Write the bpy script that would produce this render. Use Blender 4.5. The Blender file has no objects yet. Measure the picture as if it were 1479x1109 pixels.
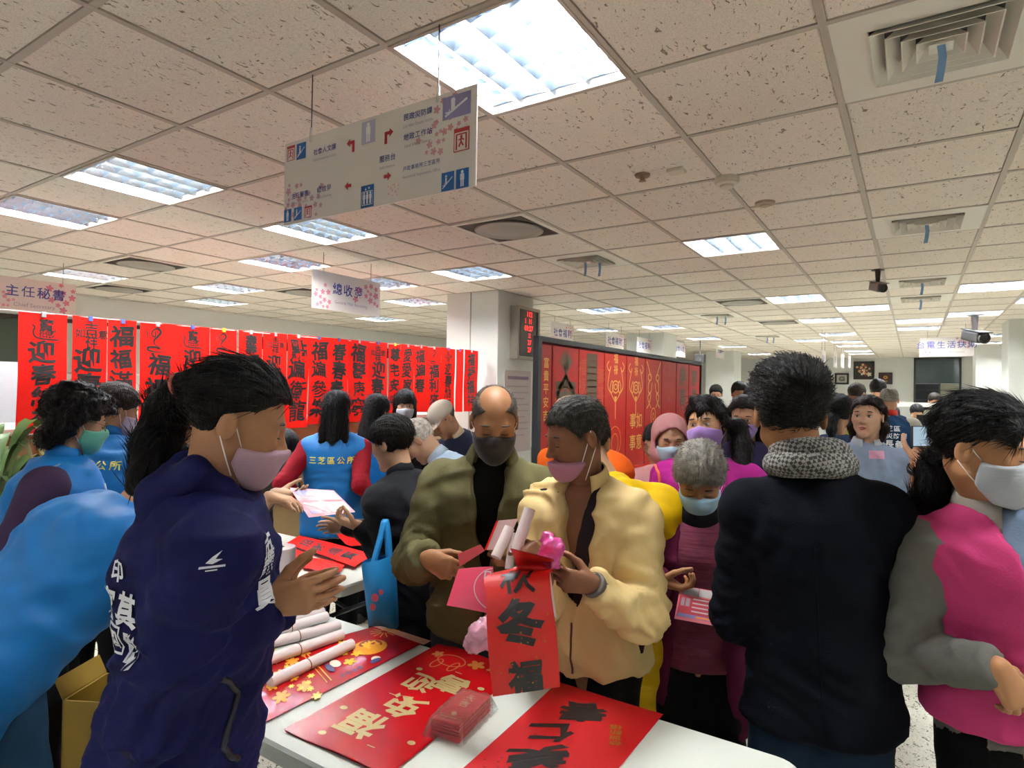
import bpy, bmesh, math, random
import numpy as np
from mathutils import Matrix, Vector
from mathutils.bvhtree import BVHTree
scene = bpy.context.scene
COL = scene.collection
RNG = random.Random(7)
nrg = np.random.default_rng(11)
# ------------------------------------------------------------------ camera
CZ = 1.60                      # height of the lens above the floor
FPX, YAW, PITCH, ROLL = 894.13, -.5748, .0104, .0159
_f = np.array([math.sin(YAW)*math.cos(PITCH), math.cos(YAW)*math.cos(PITCH), math.sin(PITCH)])
_r = np.array([math.cos(YAW), -math.sin(YAW), 0.]); _u = np.cross(_r, _f)
CR = math.cos(ROLL)*_r+math.sin(ROLL)*_u; CU = -math.sin(ROLL)*_r+math.cos(ROLL)*_u; CF = _f
camd = bpy.data.cameras.new('camera'); camd.sensor_width = 36; camd.lens = 36*FPX/1479; camd.clip_start = .02
cam = bpy.data.objects.new('camera', camd); COL.objects.link(cam)
cam.matrix_world = Matrix(((CR[0], CU[0], -CF[0], 0), (CR[1], CU[1], -CF[1], 0), (CR[2], CU[2], -CF[2], CZ), (0, 0, 0, 1)))
scene.camera = cam
# ------------------------------------------------------------------ light and exposure
TUBE_POWER = 190.0              # emission of the fluorescent tubes
vs = scene.view_settings
vs.view_transform = 'Standard'; vs.look = 'None'; vs.gamma = 1; vs.use_curve_mapping = False; vs.exposure = 0.85
scene.cycles.max_bounces = 7; scene.cycles.diffuse_bounces = 4; scene.cycles.glossy_bounces = 3; scene.cycles.transmission_bounces = 4; scene.cycles.transparent_max_bounces = 6
w = bpy.data.worlds.new('world'); scene.world = w; w.use_nodes = True
w.node_tree.nodes['Background'].inputs[0].default_value = (.02, .025, .035, 1)
w.node_tree.nodes['Background'].inputs[1].default_value = .3
# ------------------------------------------------------------------ measuring helpers (photo point -> place in the room)
CAMP = np.array([0, 0, CZ])
def ray(x, y): return CF+(x-739.5)/FPX*CR-(y-554.5)/FPX*CU
def at(x, y, d): return CAMP+ray(x, y)*d
def atz(x, y, z): r = ray(x, y); return CAMP+r*((z-CZ)/r[2])
def aty(x, y, Y): r = ray(x, y); return CAMP+r*(Y/r[1])
def atx(x, y, X): r = ray(x, y); return CAMP+r*(X/r[0])
A = lambda *v: np.array(v, float)
def nz(v): v = np.asarray(v, float); return v/np.linalg.norm(v)
# ------------------------------------------------------------------ materials
MATS = {}
def mat(name, col=(.8, .8, .8), rough=.6, metal=0, emit=0, spec=.5, bump=0, bscale=60, bstretch=(1, 1, 1), var=0, vscale=8, col2=None, trans=0, alpha=1, sheen=0, coat=0, bdist=.004):
    if name in MATS: return MATS[name]
    m = bpy.data.materials.new(name); MATS[name] = m; m.use_nodes = True
    nt = m.node_tree; b = nt.nodes['Principled BSDF']
    c = (*col, 1)
    b.inputs['Base Color'].default_value = c; b.inputs['Roughness'].default_value = rough
    b.inputs['Metallic'].default_value = metal; b.inputs['Specular IOR Level'].default_value = spec
    b.inputs['Sheen Weight'].default_value = sheen; b.inputs['Coat Weight'].default_value = coat
    b.inputs['Transmission Weight'].default_value = trans; b.inputs['Alpha'].default_value = alpha
    if emit:
        b.inputs['Emission Color'].default_value = c; b.inputs['Emission Strength'].default_value = emit
    tc = nt.nodes.new('ShaderNodeTexCoord')
    if var or col2:
        n = nt.nodes.new('ShaderNodeTexNoise'); n.inputs['Scale'].default_value = vscale; n.inputs['Detail'].default_value = 5
        nt.links.new(tc.outputs['Object'], n.inputs['Vector'])
        r = nt.nodes.new('ShaderNodeValToRGB'); r.color_ramp.elements[0].position = .3; r.color_ramp.elements[1].position = .7
        a2 = col2 or tuple(min(1, x*(1+var)) for x in col); a1 = col if col2 else tuple(x*(1-var) for x in col)
        r.color_ramp.elements[0].color = (*a1, 1); r.color_ramp.elements[1].color = (*a2, 1)
        nt.links.new(n.outputs['Fac'], r.inputs['Fac']); nt.links.new(r.outputs['Color'], b.inputs['Base Color'])
    if bump:
        mp = nt.nodes.new('ShaderNodeMapping'); mp.inputs['Scale'].default_value = bstretch
        n = nt.nodes.new('ShaderNodeTexNoise'); n.inputs['Scale'].default_value = bscale; n.inputs['Detail'].default_value = 4
        bp = nt.nodes.new('ShaderNodeBump'); bp.inputs['Strength'].default_value = bump; bp.inputs['Distance'].default_value = bdist
        nt.links.new(tc.outputs['Object'], mp.inputs['Vector']); nt.links.new(mp.outputs['Vector'], n.inputs['Vector'])
        nt.links.new(n.outputs['Fac'], bp.inputs['Height']); nt.links.new(bp.outputs['Normal'], b.inputs['Normal'])
    return m
def hexc(h, k=1.0):
    h = h.lstrip('#'); o = []
    for i in (0, 2, 4):
        s = int(h[i:i+2], 16)/255; o.append(k*(s/12.92 if s <= .04045 else ((s+.055)/1.055)**2.4))
    return tuple(o)
def cloth(name, hx, rough=.85, bump=.25, bscale=220, var=.12, sheen=0, k=1.0, **kw):
    return mat(name, hexc(hx, .66*k), rough, bump=bump, bscale=bscale, var=var, vscale=9, sheen=sheen, spec=kw.pop('spec', .1), **kw)
# ------------------------------------------------------------------ objects
def wloc(p):
    l = np.zeros(3)
    while p is not None: l = l+np.array(p.location); p = p.parent
    return l
def mesh_data(name, V, F, mats, mi=None, smooth=False):
    me = bpy.data.meshes.new(name); V = np.asarray(V, np.float32).reshape(-1, 3)
    if isinstance(F, np.ndarray):
        n, k = F.shape
        me.vertices.add(len(V)); me.vertices.foreach_set('co', V.ravel())
        me.loops.add(n*k); me.loops.foreach_set('vertex_index', F.astype(np.int32).ravel())
        me.polygons.add(n); me.polygons.foreach_set('loop_start', np.arange(0, n*k, k, dtype=np.int32))
        me.polygons.foreach_set('loop_total', np.full(n, k, np.int32))
        me.update(calc_edges=True); me.validate()
    else:
        me.from_pydata(V.tolist(), [], F); me.update()
    for m in (mats if isinstance(mats, (list, tuple)) else [mats]): me.materials.append(m)
    if mi is not None: me.polygons.foreach_set('material_index', np.asarray(mi, np.int32))
    if smooth: me.polygons.foreach_set('use_smooth', np.ones(len(me.polygons), bool))
    return me
def ob(name, V, F, mats, parent=None, mi=None, smooth=False, bevel=0, loc=None):
    V = np.asarray(V, float).reshape(-1, 3)
    base = wloc(parent) if parent is not None else np.zeros(3)
    if loc is not None: base = np.asarray(loc, float)
    o = bpy.data.objects.new(name, mesh_data(name, V-base, F, mats, mi, smooth)); COL.objects.link(o)
    if parent is not None: o.parent = parent
    elif loc is not None: o.location = base
    if bevel:
        b = o.modifiers.new('bevel', 'BEVEL'); b.width = bevel; b.segments = 2; b.limit_method = 'ANGLE'
    return o
def put(name, me, parent=None, loc=(0, 0, 0)):
    o = bpy.data.objects.new(name, me); COL.objects.link(o); o.location = loc
    if parent is not None: o.parent = parent
    return o
def empty(name, loc):
    o = bpy.data.objects.new(name, None); o.empty_display_size = .1; COL.objects.link(o); o.location = tuple(loc); return o
def tag(o, label=None, cat=None, group=None, kind=None):
    if label: o['label'] = label
    if cat: o['category'] = cat
    if group: o['group'] = group
    if kind: o['kind'] = kind
    return o
class MB:
    def __init__(s): s.V = []; s.F = []; s.M = []; s.n = 0
    def add(s, V, F, m=0):
        V = np.asarray(V, float).reshape(-1, 3); s.V.append(V); s.F += [tuple(int(i)+s.n for i in f) for f in F]; s.M += [m]*len(F); s.n += len(V); return s
    def box(s, lo, hi, m=0):
        return s.add(*boxvf(lo, hi), m)
    def obox(s, c, ax, ay, az, m=0):
        c, ax, ay, az = map(np.asarray, (c, ax, ay, az))
        V = [c+i*ax+j*ay+k*az for k in (-1, 1) for j in (-1, 1) for i in (-1, 1)]
        return s.add(V, BOXF, m)
    def tube(s, pts, r, n=6, m=0, cap=True):
        return s.add(*tubevf(pts, r, n, cap), m)
    def build(s, name, mats, parent=None, smooth=False, bevel=0, loc=None):
        return ob(name, np.vstack(s.V), s.F, mats, parent, s.M, smooth, bevel, loc)
    def data(s, name, mats, smooth=False): return mesh_data(name, np.vstack(s.V), s.F, mats, s.M, smooth)
BOXF = [(0, 2, 3, 1), (4, 5, 7, 6), (0, 1, 5, 4), (2, 6, 7, 3), (0, 4, 6, 2), (1, 3, 7, 5)]
def boxvf(lo, hi):
    return [(x, y, z) for z in (lo[2], hi[2]) for y in (lo[1], hi[1]) for x in (lo[0], hi[0])], BOXF
def tubevf(pts, r, n=6, cap=True):
    P = np.asarray(pts, float); k = len(P); R = np.broadcast_to(np.asarray(r, float), (k,))
    T = np.gradient(P, axis=0); T /= np.linalg.norm(T, axis=1, keepdims=True)+1e-12
    up = A(0, 0, 1) if abs(T[0][2]) < .9 else A(1, 0, 0)
    V = []
    for i in range(k):
        a = np.cross(T[i], up); a /= np.linalg.norm(a)+1e-9; b = np.cross(T[i], a); up = np.cross(a, T[i]) if np.linalg.norm(a) > .1 else up
        for j in range(n):
            t = 2*math.pi*j/n; V.append(P[i]+R[i]*(math.cos(t)*a+math.sin(t)*b))
    F = [(i*n+j, i*n+(j+1) % n, (i+1)*n+(j+1) % n, (i+1)*n+j) for i in range(k-1) for j in range(n)]
    if cap: F += [tuple(range(n))[::-1], tuple(range((k-1)*n, k*n))]
    return V, F
def lathe(prof, c, ax=(0, 0, 1), n=20):
    ax = nz(ax); a = nz(np.cross(ax, (1, 0, 0) if abs(ax[0]) < .9 else (0, 1, 0))); b = np.cross(ax, a); V = []
    for r, h in prof:
        for j in range(n):
            t = 2*math.pi*j/n; V.append(np.asarray(c)+ax*h+r*(math.cos(t)*a+math.sin(t)*b))
    k = len(prof)
    F = [(i*n+j, i*n+(j+1) % n, (i+1)*n+(j+1) % n, (i+1)*n+j) for i in range(k-1) for j in range(n)]
    F += [tuple(range(n))[::-1], tuple(range((k-1)*n, k*n))]
    return V, F
def spline(pts, n=24):
    P = np.asarray(pts, float); k = len(P); out = []
    Q = np.vstack([2*P[0]-P[1], P, 2*P[-1]-P[-2]])
    for s in np.linspace(0, k-1, n):
        i = min(int(s), k-2); t = s-i; a, b, c, d = Q[i], Q[i+1], Q[i+2], Q[i+3]
        out.append(.5*((2*b)+(c-a)*t+(2*a-5*b+4*c-d)*t*t+(3*b-a-3*c+d)*t**3))
    return np.array(out)
# ------------------------------------------------------------------ lettering
GL = {}
def _raw(s, off):
    c = bpy.data.curves.new('lettering', 'FONT'); c.body = s; c.size = 1; c.resolution_u = 2; c.offset = off
    o = bpy.data.objects.new('lettering', c)
    tmp.collection.objects.link(o); vl = tmp.view_layers[0]; vl.update(); ev = o.evaluated_get(vl.depsgraph)
    m = ev.to_mesh()
    V = np.array([v.co[:2] for v in m.vertices], float).reshape(-1, 2); F = [tuple(p.vertices) for p in m.polygons]
    ar = sum(p.area for p in m.polygons); cnt_ = {}
    for f in F:
        for i in range(len(f)): k = tuple(sorted((f[i-1], f[i]))); cnt_[k] = cnt_.get(k, 0)+1
    per = sum(np.linalg.norm(V[a]-V[b]) for (a, b), n in cnt_.items() if n == 1)
    ev.to_mesh_clear(); bpy.data.objects.remove(o); bpy.data.curves.remove(c)
    return V, F, ar, per
def glyph(s, off=0.0):
    """outline of one character or line as flat triangles, one unit = one em; off thickens the strokes where the outline stays sound"""
    key = (s, round(off, 3))
    if key in GL: return GL[key]
    if (s, 'raw') not in GL: GL[(s, 'raw')] = _raw(s, 0)
    V, F, a0, per = GL[(s, 'raw')]
    while off > .004:
        V1, F1, a1, _ = _raw(s, off)
        if a1 > a0+.55*per*off: V, F = V1, F1; break
        off *= .6
    GL[key] = (V, F); return GL[key]
tmp = bpy.data.scenes.new('lettering_bench')
def text2d(s, size, cx=0, cy=0, off=0.0, vertical=False, pitch=1.05, sx=1.0, rot=0, fit=None, jit=0):
    """2-D triangles of a line (or column) of writing centred at cx, cy"""
    if vertical or any(ord(ch) > 0x2000 for ch in s):
        Vs, Fs, n = [], [], 0
        for i, ch in enumerate(s):
            if ch == ' ': continue
            V, F = glyph(ch, off); V = V.copy()
            if not len(V): continue
            mid = (V.min(0)+V.max(0))/2; V -= mid
            if jit:
                p1, p2 = RNG.random()*6, RNG.random()*6; V = V+np.c_[.028*np.sin(6*V[:, 1]+p1)+.10*V[:, 1]*RNG.uniform(-.6, 1)+.012*np.sin(21*V[:, 1]+p2), .028*np.sin(5*V[:, 0]+p2)+.012*np.sin(19*V[:, 0]+p1)]
                a = RNG.uniform(-jit, jit); V = V@np.array([[math.cos(a), math.sin(a)], [-math.sin(a), math.cos(a)]])*RNG.uniform(1-jit, 1+jit*1.5)
            o = (i-(len(s)-1)/2)*pitch
            V += ((0, -o) if vertical else (o*1.0, 0)); Vs.append(V); Fs += [tuple(k+n for k in f) for f in F]; n += len(V)
        V = np.vstack(Vs)
    else:
        V, Fs = glyph(s, off); V = V-(V.min(0)+V.max(0))/2
    V = V*size*np.array([sx, 1])
    if fit: V = V*np.array([min(1, fit/max(1e-6, np.ptp(V[:, 0]))), 1])
    if rot:
        a = math.radians(rot); V = V@np.array([[math.cos(a), math.sin(a)], [-math.sin(a), math.cos(a)]])
    return V+np.array([cx, cy]), Fs
def poly2d(pts): return np.array(pts, float), [tuple(range(len(pts)))]
def rect2d(x0, y0, x1, y1): return poly2d([(x0, y0), (x1, y0), (x1, y1), (x0, y1)])
def ell2d(cx, cy, rx, ry=None, n=20):
    ry = ry or rx; return poly2d([(cx+rx*math.cos(2*math.pi*i/n), cy+ry*math.sin(2*math.pi*i/n)) for i in range(n)])
def line2d(pts, wd, closed=False):
    P = np.array(pts, float)
    if closed: P = np.vstack([P, P[:1]])
    T = np.gradient(P, axis=0); T /= np.linalg.norm(T, axis=1, keepdims=True)+1e-9
    N = np.c_[-T[:, 1], T[:, 0]]; W = np.broadcast_to(np.asarray(wd, float), (len(P),))[:, None]/2
    V = np.vstack([P+N*W, P-N*W]); k = len(P)
    return V, [(i+k, i+1+k, i+1, i) for i in range(k-1)]
def ring2d(cx, cy, rx, ry, wd, n=28):
    return line2d([(cx+rx*math.cos(2*math.pi*i/n), cy+ry*math.sin(2*math.pi*i/n)) for i in range(n+1)], wd)
def flower2d(cx, cy, r, n=5, seed=0):
    return poly2d([(cx+r*(.5+.5*abs(math.cos(n*t/2)))*math.cos(t+seed), cy+r*(.5+.5*abs(math.cos(n*t/2)))*math.sin(t+seed)) for t in np.linspace(0, 2*math.pi, 8*n+1)[:-1]])
def scatter2d(cx, cy, sx, sy, r0, r1, k, bounds=None, n=5):
    """k flowers strewn without touching one another"""
    got = []; tries = 0
    while len(got) < k and tries < 400:
        tries += 1; x, y, r = cx+RNG.gauss(0, sx), cy+RNG.gauss(0, sy), RNG.uniform(r0, r1)
        if bounds and not (bounds[0]+r < x < bounds[2]-r and bounds[1]+r < y < bounds[3]-r): continue
        if all(math.hypot(x-a, y-b) > r+c for a, b, c in got): got.append((x, y, r))
    return merge2d([flower2d(x, y, r, n, RNG.random()*6) for x, y, r in got]) if got else merge2d([flower2d(cx, cy, r0)])
def merge2d(L):
    Vs, Fs, n = [], [], 0
    for V, F in L: Vs.append(V); Fs += [tuple(k+n for k in f) for f in F]; n += len(V)
    return np.vstack(Vs), Fs
def printed(name, shp, fn, m, parent):
    """flat print: 2-D triangles carried on to a surface by fn(x, y) -> points"""
    V, F = shp; return ob(name, fn(V[:, 0], V[:, 1]), F, m, parent)
def planar(o, ex, ey, lift=0):
    o, ex, ey = map(np.asarray, (o, ex, ey)); n = nz(np.cross(ex, ey))
    return lambda x, y: o+np.outer(x, ex)+np.outer(y, ey)+n*lift
def swatch(k): return mat('print '+k, hexc(k), .55)
# ================================================================== figures: smooth surfaces grown from blended shapes
f32 = np.float32
def cap(P, a, b, ra, rb):
    a = np.asarray(a, f32); b = np.asarray(b, f32); pa = P-a; ba = b-a; h = np.clip(pa@ba/(ba@ba+1e-9), 0, 1)
    d = pa-h[:, None]*ba; return np.sqrt(np.einsum('ij,ij->i', d, d))-(ra+(rb-ra)*h)
def ell(P, c, r):
    r = np.asarray(r, f32); q = (P-np.asarray(c, f32))/r; k = np.sqrt(np.einsum('ij,ij->i', q, q)); q /= r; g = np.sqrt(np.einsum('ij,ij->i', q, q))
    return k*(k-1)/np.maximum(g, 1e-6)
def smin(a, b, k):
    h = np.maximum(k-np.abs(a-b), 0)/k; return np.minimum(a, b)-h*h*k*.25
def smax(a, b, k): return -smin(-a, -b, k)
def surf(fn, lo, hi, h):
    """surface nets over the zero level of fn, evaluated only in blocks near the surface"""
    lo = np.asarray(lo, float)-2*h; hi = np.asarray(hi, float)+2*h; B = 6
    nb = np.maximum(1, np.ceil((hi-lo)/(h*B)).astype(int)); n = nb*B
    bc = np.stack(np.meshgrid(*[lo[i]+(np.arange(nb[i])+.5)*B*h for i in range(3)], indexing='ij'), -1).reshape(-1, 3).astype(f32)
    bv = fn(bc); near = np.abs(bv) < B*h*1.25
    vol = np.repeat(np.repeat(np.repeat(np.where(bv < 0, -1., 1.).astype(f32).reshape(nb), B, 0), B, 1), B, 2)
    ids = np.argwhere(near.reshape(nb)); off = np.stack(np.meshgrid(*[np.arange(B)]*3, indexing='ij'), -1).reshape(1, -1, 3)
    I = (ids[:, None, :]*B+off).reshape(-1, 3)
    vals = fn((lo+I*h).astype(f32)); vol[I[:, 0], I[:, 1], I[:, 2]] = vals
    s = vol < 0; n = np.array(vol.shape)
    C = [(i, j, k) for i in (0, 1) for j in (0, 1) for k in (0, 1)]
    sub = lambda a, c: a[c[0]:n[0]-1+c[0], c[1]:n[1]-1+c[1], c[2]:n[2]-1+c[2]]
    cnt = sum(sub(s, c).astype(np.int8) for c in C); act = (cnt > 0) & (cnt < 8); ai = np.argwhere(act)
    idx = np.full(act.shape, -1, np.int32); idx[act] = np.arange(len(ai))
    cv = np.stack([vol[ai[:, 0]+c[0], ai[:, 1]+c[1], ai[:, 2]+c[2]] for c in C], 1)
    acc = np.zeros((len(ai), 3)); w_ = np.zeros(len(ai))
    for x in range(8):
        for y in range(x+1, 8):
            dc = np.array(C[y])-np.array(C[x])
            if np.abs(dc).sum() != 1: continue
            a, b = cv[:, x], cv[:, y]; m = (a < 0) != (b < 0); t = np.where(m, a/np.where(m, a-b, 1), 0)
            acc += np.where(m[:, None], np.array(C[x])+t[:, None]*dc, 0); w_ += m
    V = lo+(ai+acc/w_[:, None])*h
    Q = []
    for ax in range(3):
        o1, o2 = (ax+1) % 3, (ax+2) % 3
        sl0 = [slice(1, n[i]-1) for i in range(3)]; sl1 = list(sl0); sl0[ax] = slice(0, n[ax]-1); sl1[ax] = slice(1, n[ax])
        a, b = s[tuple(sl0)], s[tuple(sl1)]; e_ = np.argwhere(a != b)
        if not len(e_): continue
        flip = a[e_[:, 0], e_[:, 1], e_[:, 2]]
        p = e_.copy()
        for i in range(3):
            if i != ax: p[:, i] += 1
        d1 = np.zeros(3, int); d1[o1] = 1; d2 = np.zeros(3, int); d2[o2] = 1
        g = lambda q: idx[q[:, 0], q[:, 1], q[:, 2]]
        q = np.stack([g(p-d1-d2), g(p-d2), g(p), g(p-d1)], 1); q[~flip] = q[~flip][:, ::-1]; Q.append(q)
    Q = np.vstack(Q); Q = Q[(Q >= 0).all(1)]
    return V, Q
_T = nrg.uniform(-1, 1, 4096).astype(f32)
def vnoise(P):
    P = np.asarray(P, float); i = np.floor(P).astype(np.int64); f = P-i; f = f*f*(3-2*f)
    def g(a, b, c): return _T[((i[:, 0]+a)*73856093 ^ (i[:, 1]+b)*19349663 ^ (i[:, 2]+c)*83492791) & 4095]
    x0 = g(0, 0, 0)*(1-f[:, 0])+g(1, 0, 0)*f[:, 0]; x1 = g(0, 1, 0)*(1-f[:, 0])+g(1, 1, 0)*f[:, 0]
    y0 = g(0, 0, 1)*(1-f[:, 0])+g(1, 0, 1)*f[:, 0]; y1 = g(0, 1, 1)*(1-f[:, 0])+g(1, 1, 1)*f[:, 0]
    return (x0*(1-f[:, 1])+x1*f[:, 1])*(1-f[:, 2])+(y0*(1-f[:, 1])+y1*f[:, 1])*f[:, 2]
def vnormals(V, Q):
    n = np.cross(V[Q[:, 2]]-V[Q[:, 0]], V[Q[:, 3]]-V[Q[:, 1]]); N = np.zeros_like(V)
    for k in range(4): np.add.at(N, Q[:, k], n)
    return N/(np.linalg.norm(N, axis=1, keepdims=True)+1e-12)
def relax(V, Q, it=1, f=.5):
    for _ in range(it):
        S = np.zeros_like(V); c = np.zeros(len(V))
        for k in range(4):
            for j in (1, 3): np.add.at(S, Q[:, k], V[Q[:, (k+j) % 4]]); np.add.at(c, Q[:, k], 1)
        V = V*(1-f)+f*S/np.maximum(c, 1)[:, None]
    return V
def frame_from(fwd, pitch=0, roll=0):
    """axes (left, forward, up) for a heading, nodding down by pitch, tilting by roll (degrees)"""
    F = nz(A(fwd[0], fwd[1], 0)); U = A(0, 0, 1.); p = math.radians(pitch)
    F2 = F*math.cos(p)-U*math.sin(p); U2 = U*math.cos(p)+F*math.sin(p); L = np.cross(U2, F2)
    r = math.radians(roll); return np.array([L*math.cos(r)+U2*math.sin(r), F2, U2*math.cos(r)-L*math.sin(r)])
def heading(pos, phi):
    """phi 0 faces the lens, 90 faces picture right, 180 away, -90 picture left"""
    t = nz(A(-pos[0], -pos[1], 0)); r = nz(A(pos[1], -pos[0], 0)); a = math.radians(phi); return t*math.cos(a)+r*math.sin(a)
# ------------------------------------------------------------------ head
def head_sdf(Q, ears=True, mouth=True):
    """head in its own axes (left, forward, up), metres, ears at the origin's height"""
    X = Q.copy(); X[:, 0] = np.abs(X[:, 0])
    d = ell(X, (0, -.014, .036), (.073, .092, .080))
    d = smin(d, ell(X, (0, .026, -.03), (.058, .064, .082)), .045)
    d = smin(d, cap(X, (.046, .004, -.058), (.0, .066, -.096), .020, .021), .03)
    d = smin(d, ell(X, (.036, .056, -.022), (.024, .024, .026)), .03)
    d = smin(d, cap(X, (0, .083, .014), (.034, .074, .016), .010, .010), .018)
    d = smax(d, -ell(X, (.031, .098, -.004), (.019, .017, .012)), .012)
    d = smin(d, ell(X, (.031, .0765, -.004), (.0155, .011, .0105)), .004)
    d = smin(d, cap(X, (0, .088, .002), (0, .107, -.034), .0065, .0105), .012)
    d = smin(d, ell(X, (.011, .096, -.037), (.0085, .011, .0075)), .008)
    if mouth:
        d = smin(d, ell(X, (0, .084, -.066), (.024, .012, .0065)), .006)
        d = smin(d, ell(X, (0, .083, -.077), (.020, .012, .006)), .006)
        d = smax(d, -cap(X, (0, .0985, -.0712), (.02, .089, -.0705), .0016, .001), .004)
    d = smin(d, ell(X, (0, .076, -.104), (.018, .014, .014)), .02)
    if ears:
        e = ell(X, (.078, -.012, -.008), (.0095, .019, .031)); e = smax(e, -ell(X, (.088, -.006, -.006), (.007, .010, .018)), .006)
        d = smin(d, e, .008)
    return d
def skin(hx): return mat('skin '+hx, hexc(hx, .82), .52, var=.06, vscale=14, spec=.28, bump=.08, bscale=260)
def hair_mat(hx, hl=None):
    n = 'hair '+hx
    if n in MATS: return MATS[n]
    return mat(n, hexc(hx, .8), .5, bump=.9, bscale=260, bstretch=(1, 1, .08), var=.45, vscale=60, spec=.16, bdist=.006)
class Person: pass
HAIRLINE = {  # back-to-front heights above which hair grows (v, w)
    'short': ([-.12, -.07, -.035, -.022, .004, .022, .04, .06, .08, .10], [-.070, -.062, -.045, .012, .020, .0, .03, .05, .062, .066]),
    'long': ([-.12, -.06, -.03, -.0, .03, .06, .08, .10], [-.08, -.08, -.06, -.02, .01, .045, .060, .066]),
    'pulled': ([-.12, -.07, -.035, -.02, .012, .03, .05, .07, .10], [-.055, -.045, -.025, .016, .03, .028, .05, .064, .07]),
    'fringe': ([-.12, -.06, -.03, .0, .03, .05, .07, .09, .10], [-.08, -.08, -.07, -.045, -.03, .0, .012, .016, .016]),
    'full': ([-.12, -.06, -.03, -.005, .02, .05, .07, .09, .10], [-.10, -.09, -.07, -.01, .0, .02, .04, .05, .055])}
def person(label, head, phi=0, hphi=None, pitch=8, roll=0, lean=0, H=None, g=1.0, q=1, hand_L=None, hand_R=None, skin_c='b98a6a', hair=None, mask=None, top=None, inner=None, legs='1d1d20', shoes='26221f',
           eyes=True, hs=1.0, group='people in the hall', neck_r=.052, twist=0, low=1.0, chest_skin=False, brows='2a211c', stance=.055, ears=True, shoulder=1.0, slean=0, noff=0, lips=False, pelvis_shift=0.0, glasses=None, sleeve_cut=1.0, feet=True):
    me = Person(); hphi = phi if hphi is None else hphi
    hc = at(*head); fw = heading(hc, phi); th = math.radians(lean)
    if H is None: H = hc[2]/(.53+.405*math.cos(th))
    HA = frame_from(heading(hc, hphi), pitch, roll); s = H/1.7*1.0*hs*.98; me.s = s; me.HA = HA; me.hc = hc; me.H = H
    L = np.cross(A(0, 0, 1), fw); T = nz(fw*math.sin(th)+A(0, 0, 1)*math.cos(th)+L*math.tan(math.radians(slean))); Fv = nz(np.cross(L, T)); L = np.cross(T, Fv); fw = nz(A(Fv[0], Fv[1], 0))
    nb = hc-HA[2]*.075*s-HA[1]*.012*s-T*.075*H*.55+L*noff   # neck base
    pel = nb-T*.30*H; pel[2] = max(.3, pel[2]); me.pel = pel; me.T = T; me.F = Fv; me.L = L; me.fw = fw; me.nb = nb
    root = empty('person', (pel[0], pel[1], 0)); tag(root, label, 'person', group); me.root = root
    hq = (.0046, .0062, .009)[q]; gq = (.0105, .014, .02)[q]; nq = (.0036, .005, .0075)[q]
    sk = skin(skin_c)
    # joints
    sh = {}; el = {}; wr = {}; fd = {}
    for sd, sg, hd in (('L', 1, hand_L), ('R', -1, hand_R)):
        tw = math.radians(twist); Lx = L*math.cos(tw)+Fv*math.sin(tw)
        S = nb-T*.066*H+Lx*sg*.098*H*g**.5*shoulder-Fv*.006*H; sh[sd] = S; ua, fa = .172*H, .150*H
        hd = hd or {}
        if 'to' in hd:
            tgt = np.asarray(hd['to'], float); dflt = nz(tgt-S); f_ = nz(hd['dir']) if 'dir' in hd else None
            W_ = tgt-(f_ if f_ is not None else dflt)*.085*s
        else:
            W_ = S-A(0, 0, 1)*(ua+fa)*.985+fw*.07*H+L*sg*.05*H*g; f_ = None
        v = W_-S; D = np.linalg.norm(v); mx = (ua+fa)*.995
        if D > mx: W_ = S+v/D*mx; D = mx; me.short = True
        hint = nz(np.asarray(hd.get('elbow', L*sg*.28-fw*.4-A(0, 0, 1.)), float)); u_ = nz(W_-S); hp = hint-u_*(hint@u_); hp = nz(hp) if np.linalg.norm(hp) > 1e-3 else L*sg
        ca = (ua*ua+D*D-fa*fa)/(2*ua*D); ca = max(-1, min(1, ca)); E_ = S+u_*ua*ca+hp*ua*math.sqrt(1-ca*ca)
        el[sd], wr[sd] = E_, W_; fd[sd] = f_ if f_ is not None else nz(W_-E_)
    me.sh, me.el, me.wr = sh, el, wr
    hipz = pel[2]; hips = {}; knee = {}; ank = {}
    for sd, sg in (('L', 1), ('R', -1)):
        hips[sd] = pel+L*sg*.047*H*min(g, 1)-A(0, 0, .01*H); ft = A(pel[0], pel[1], 0)+L*sg*stance*H+fw*(.06*H*math.sin(th)+pelvis_shift); ank[sd] = ft+A(0, 0, .045*H)
        knee[sd] = (hips[sd]+ank[sd])/2+fw*.02*H
    # ---- body (one mesh: head, neck, trunk, limbs, hands)
    def local(P): return ((P-hc.astype(f32))@HA.T.astype(f32))/s
    neck_top = hc-HA[1]*.022*s-HA[2]*.045*s
    def fhead(P):
        d = head_sdf(local(P), ears)*s
        return smin(d, cap(P, nb-T*.03*H, neck_top, neck_r*1.12*s, neck_r*s), .025*s)
    lo, hi = hc-.155*s, hc+.155*s; lo = np.minimum(lo, nb-.075); hi = np.maximum(hi, nb+.075)
    Vh, Qh = surf(fhead, lo, hi, hq*s); me.fhead = fhead; me.local = local
    parts = [(Vh, Qh)]
    wscale = lambda t: t
    tt = A(-.10, -.05, 0, .08, .15, .20, .235, .265, .30)*H
    bw = A(.078, .086, .088, .076, .082, .09, .088, .068, .035)*H*g; bd = A(.055, .06, .062, .054, .06, .062, .056, .042, .034)*H*g
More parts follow.
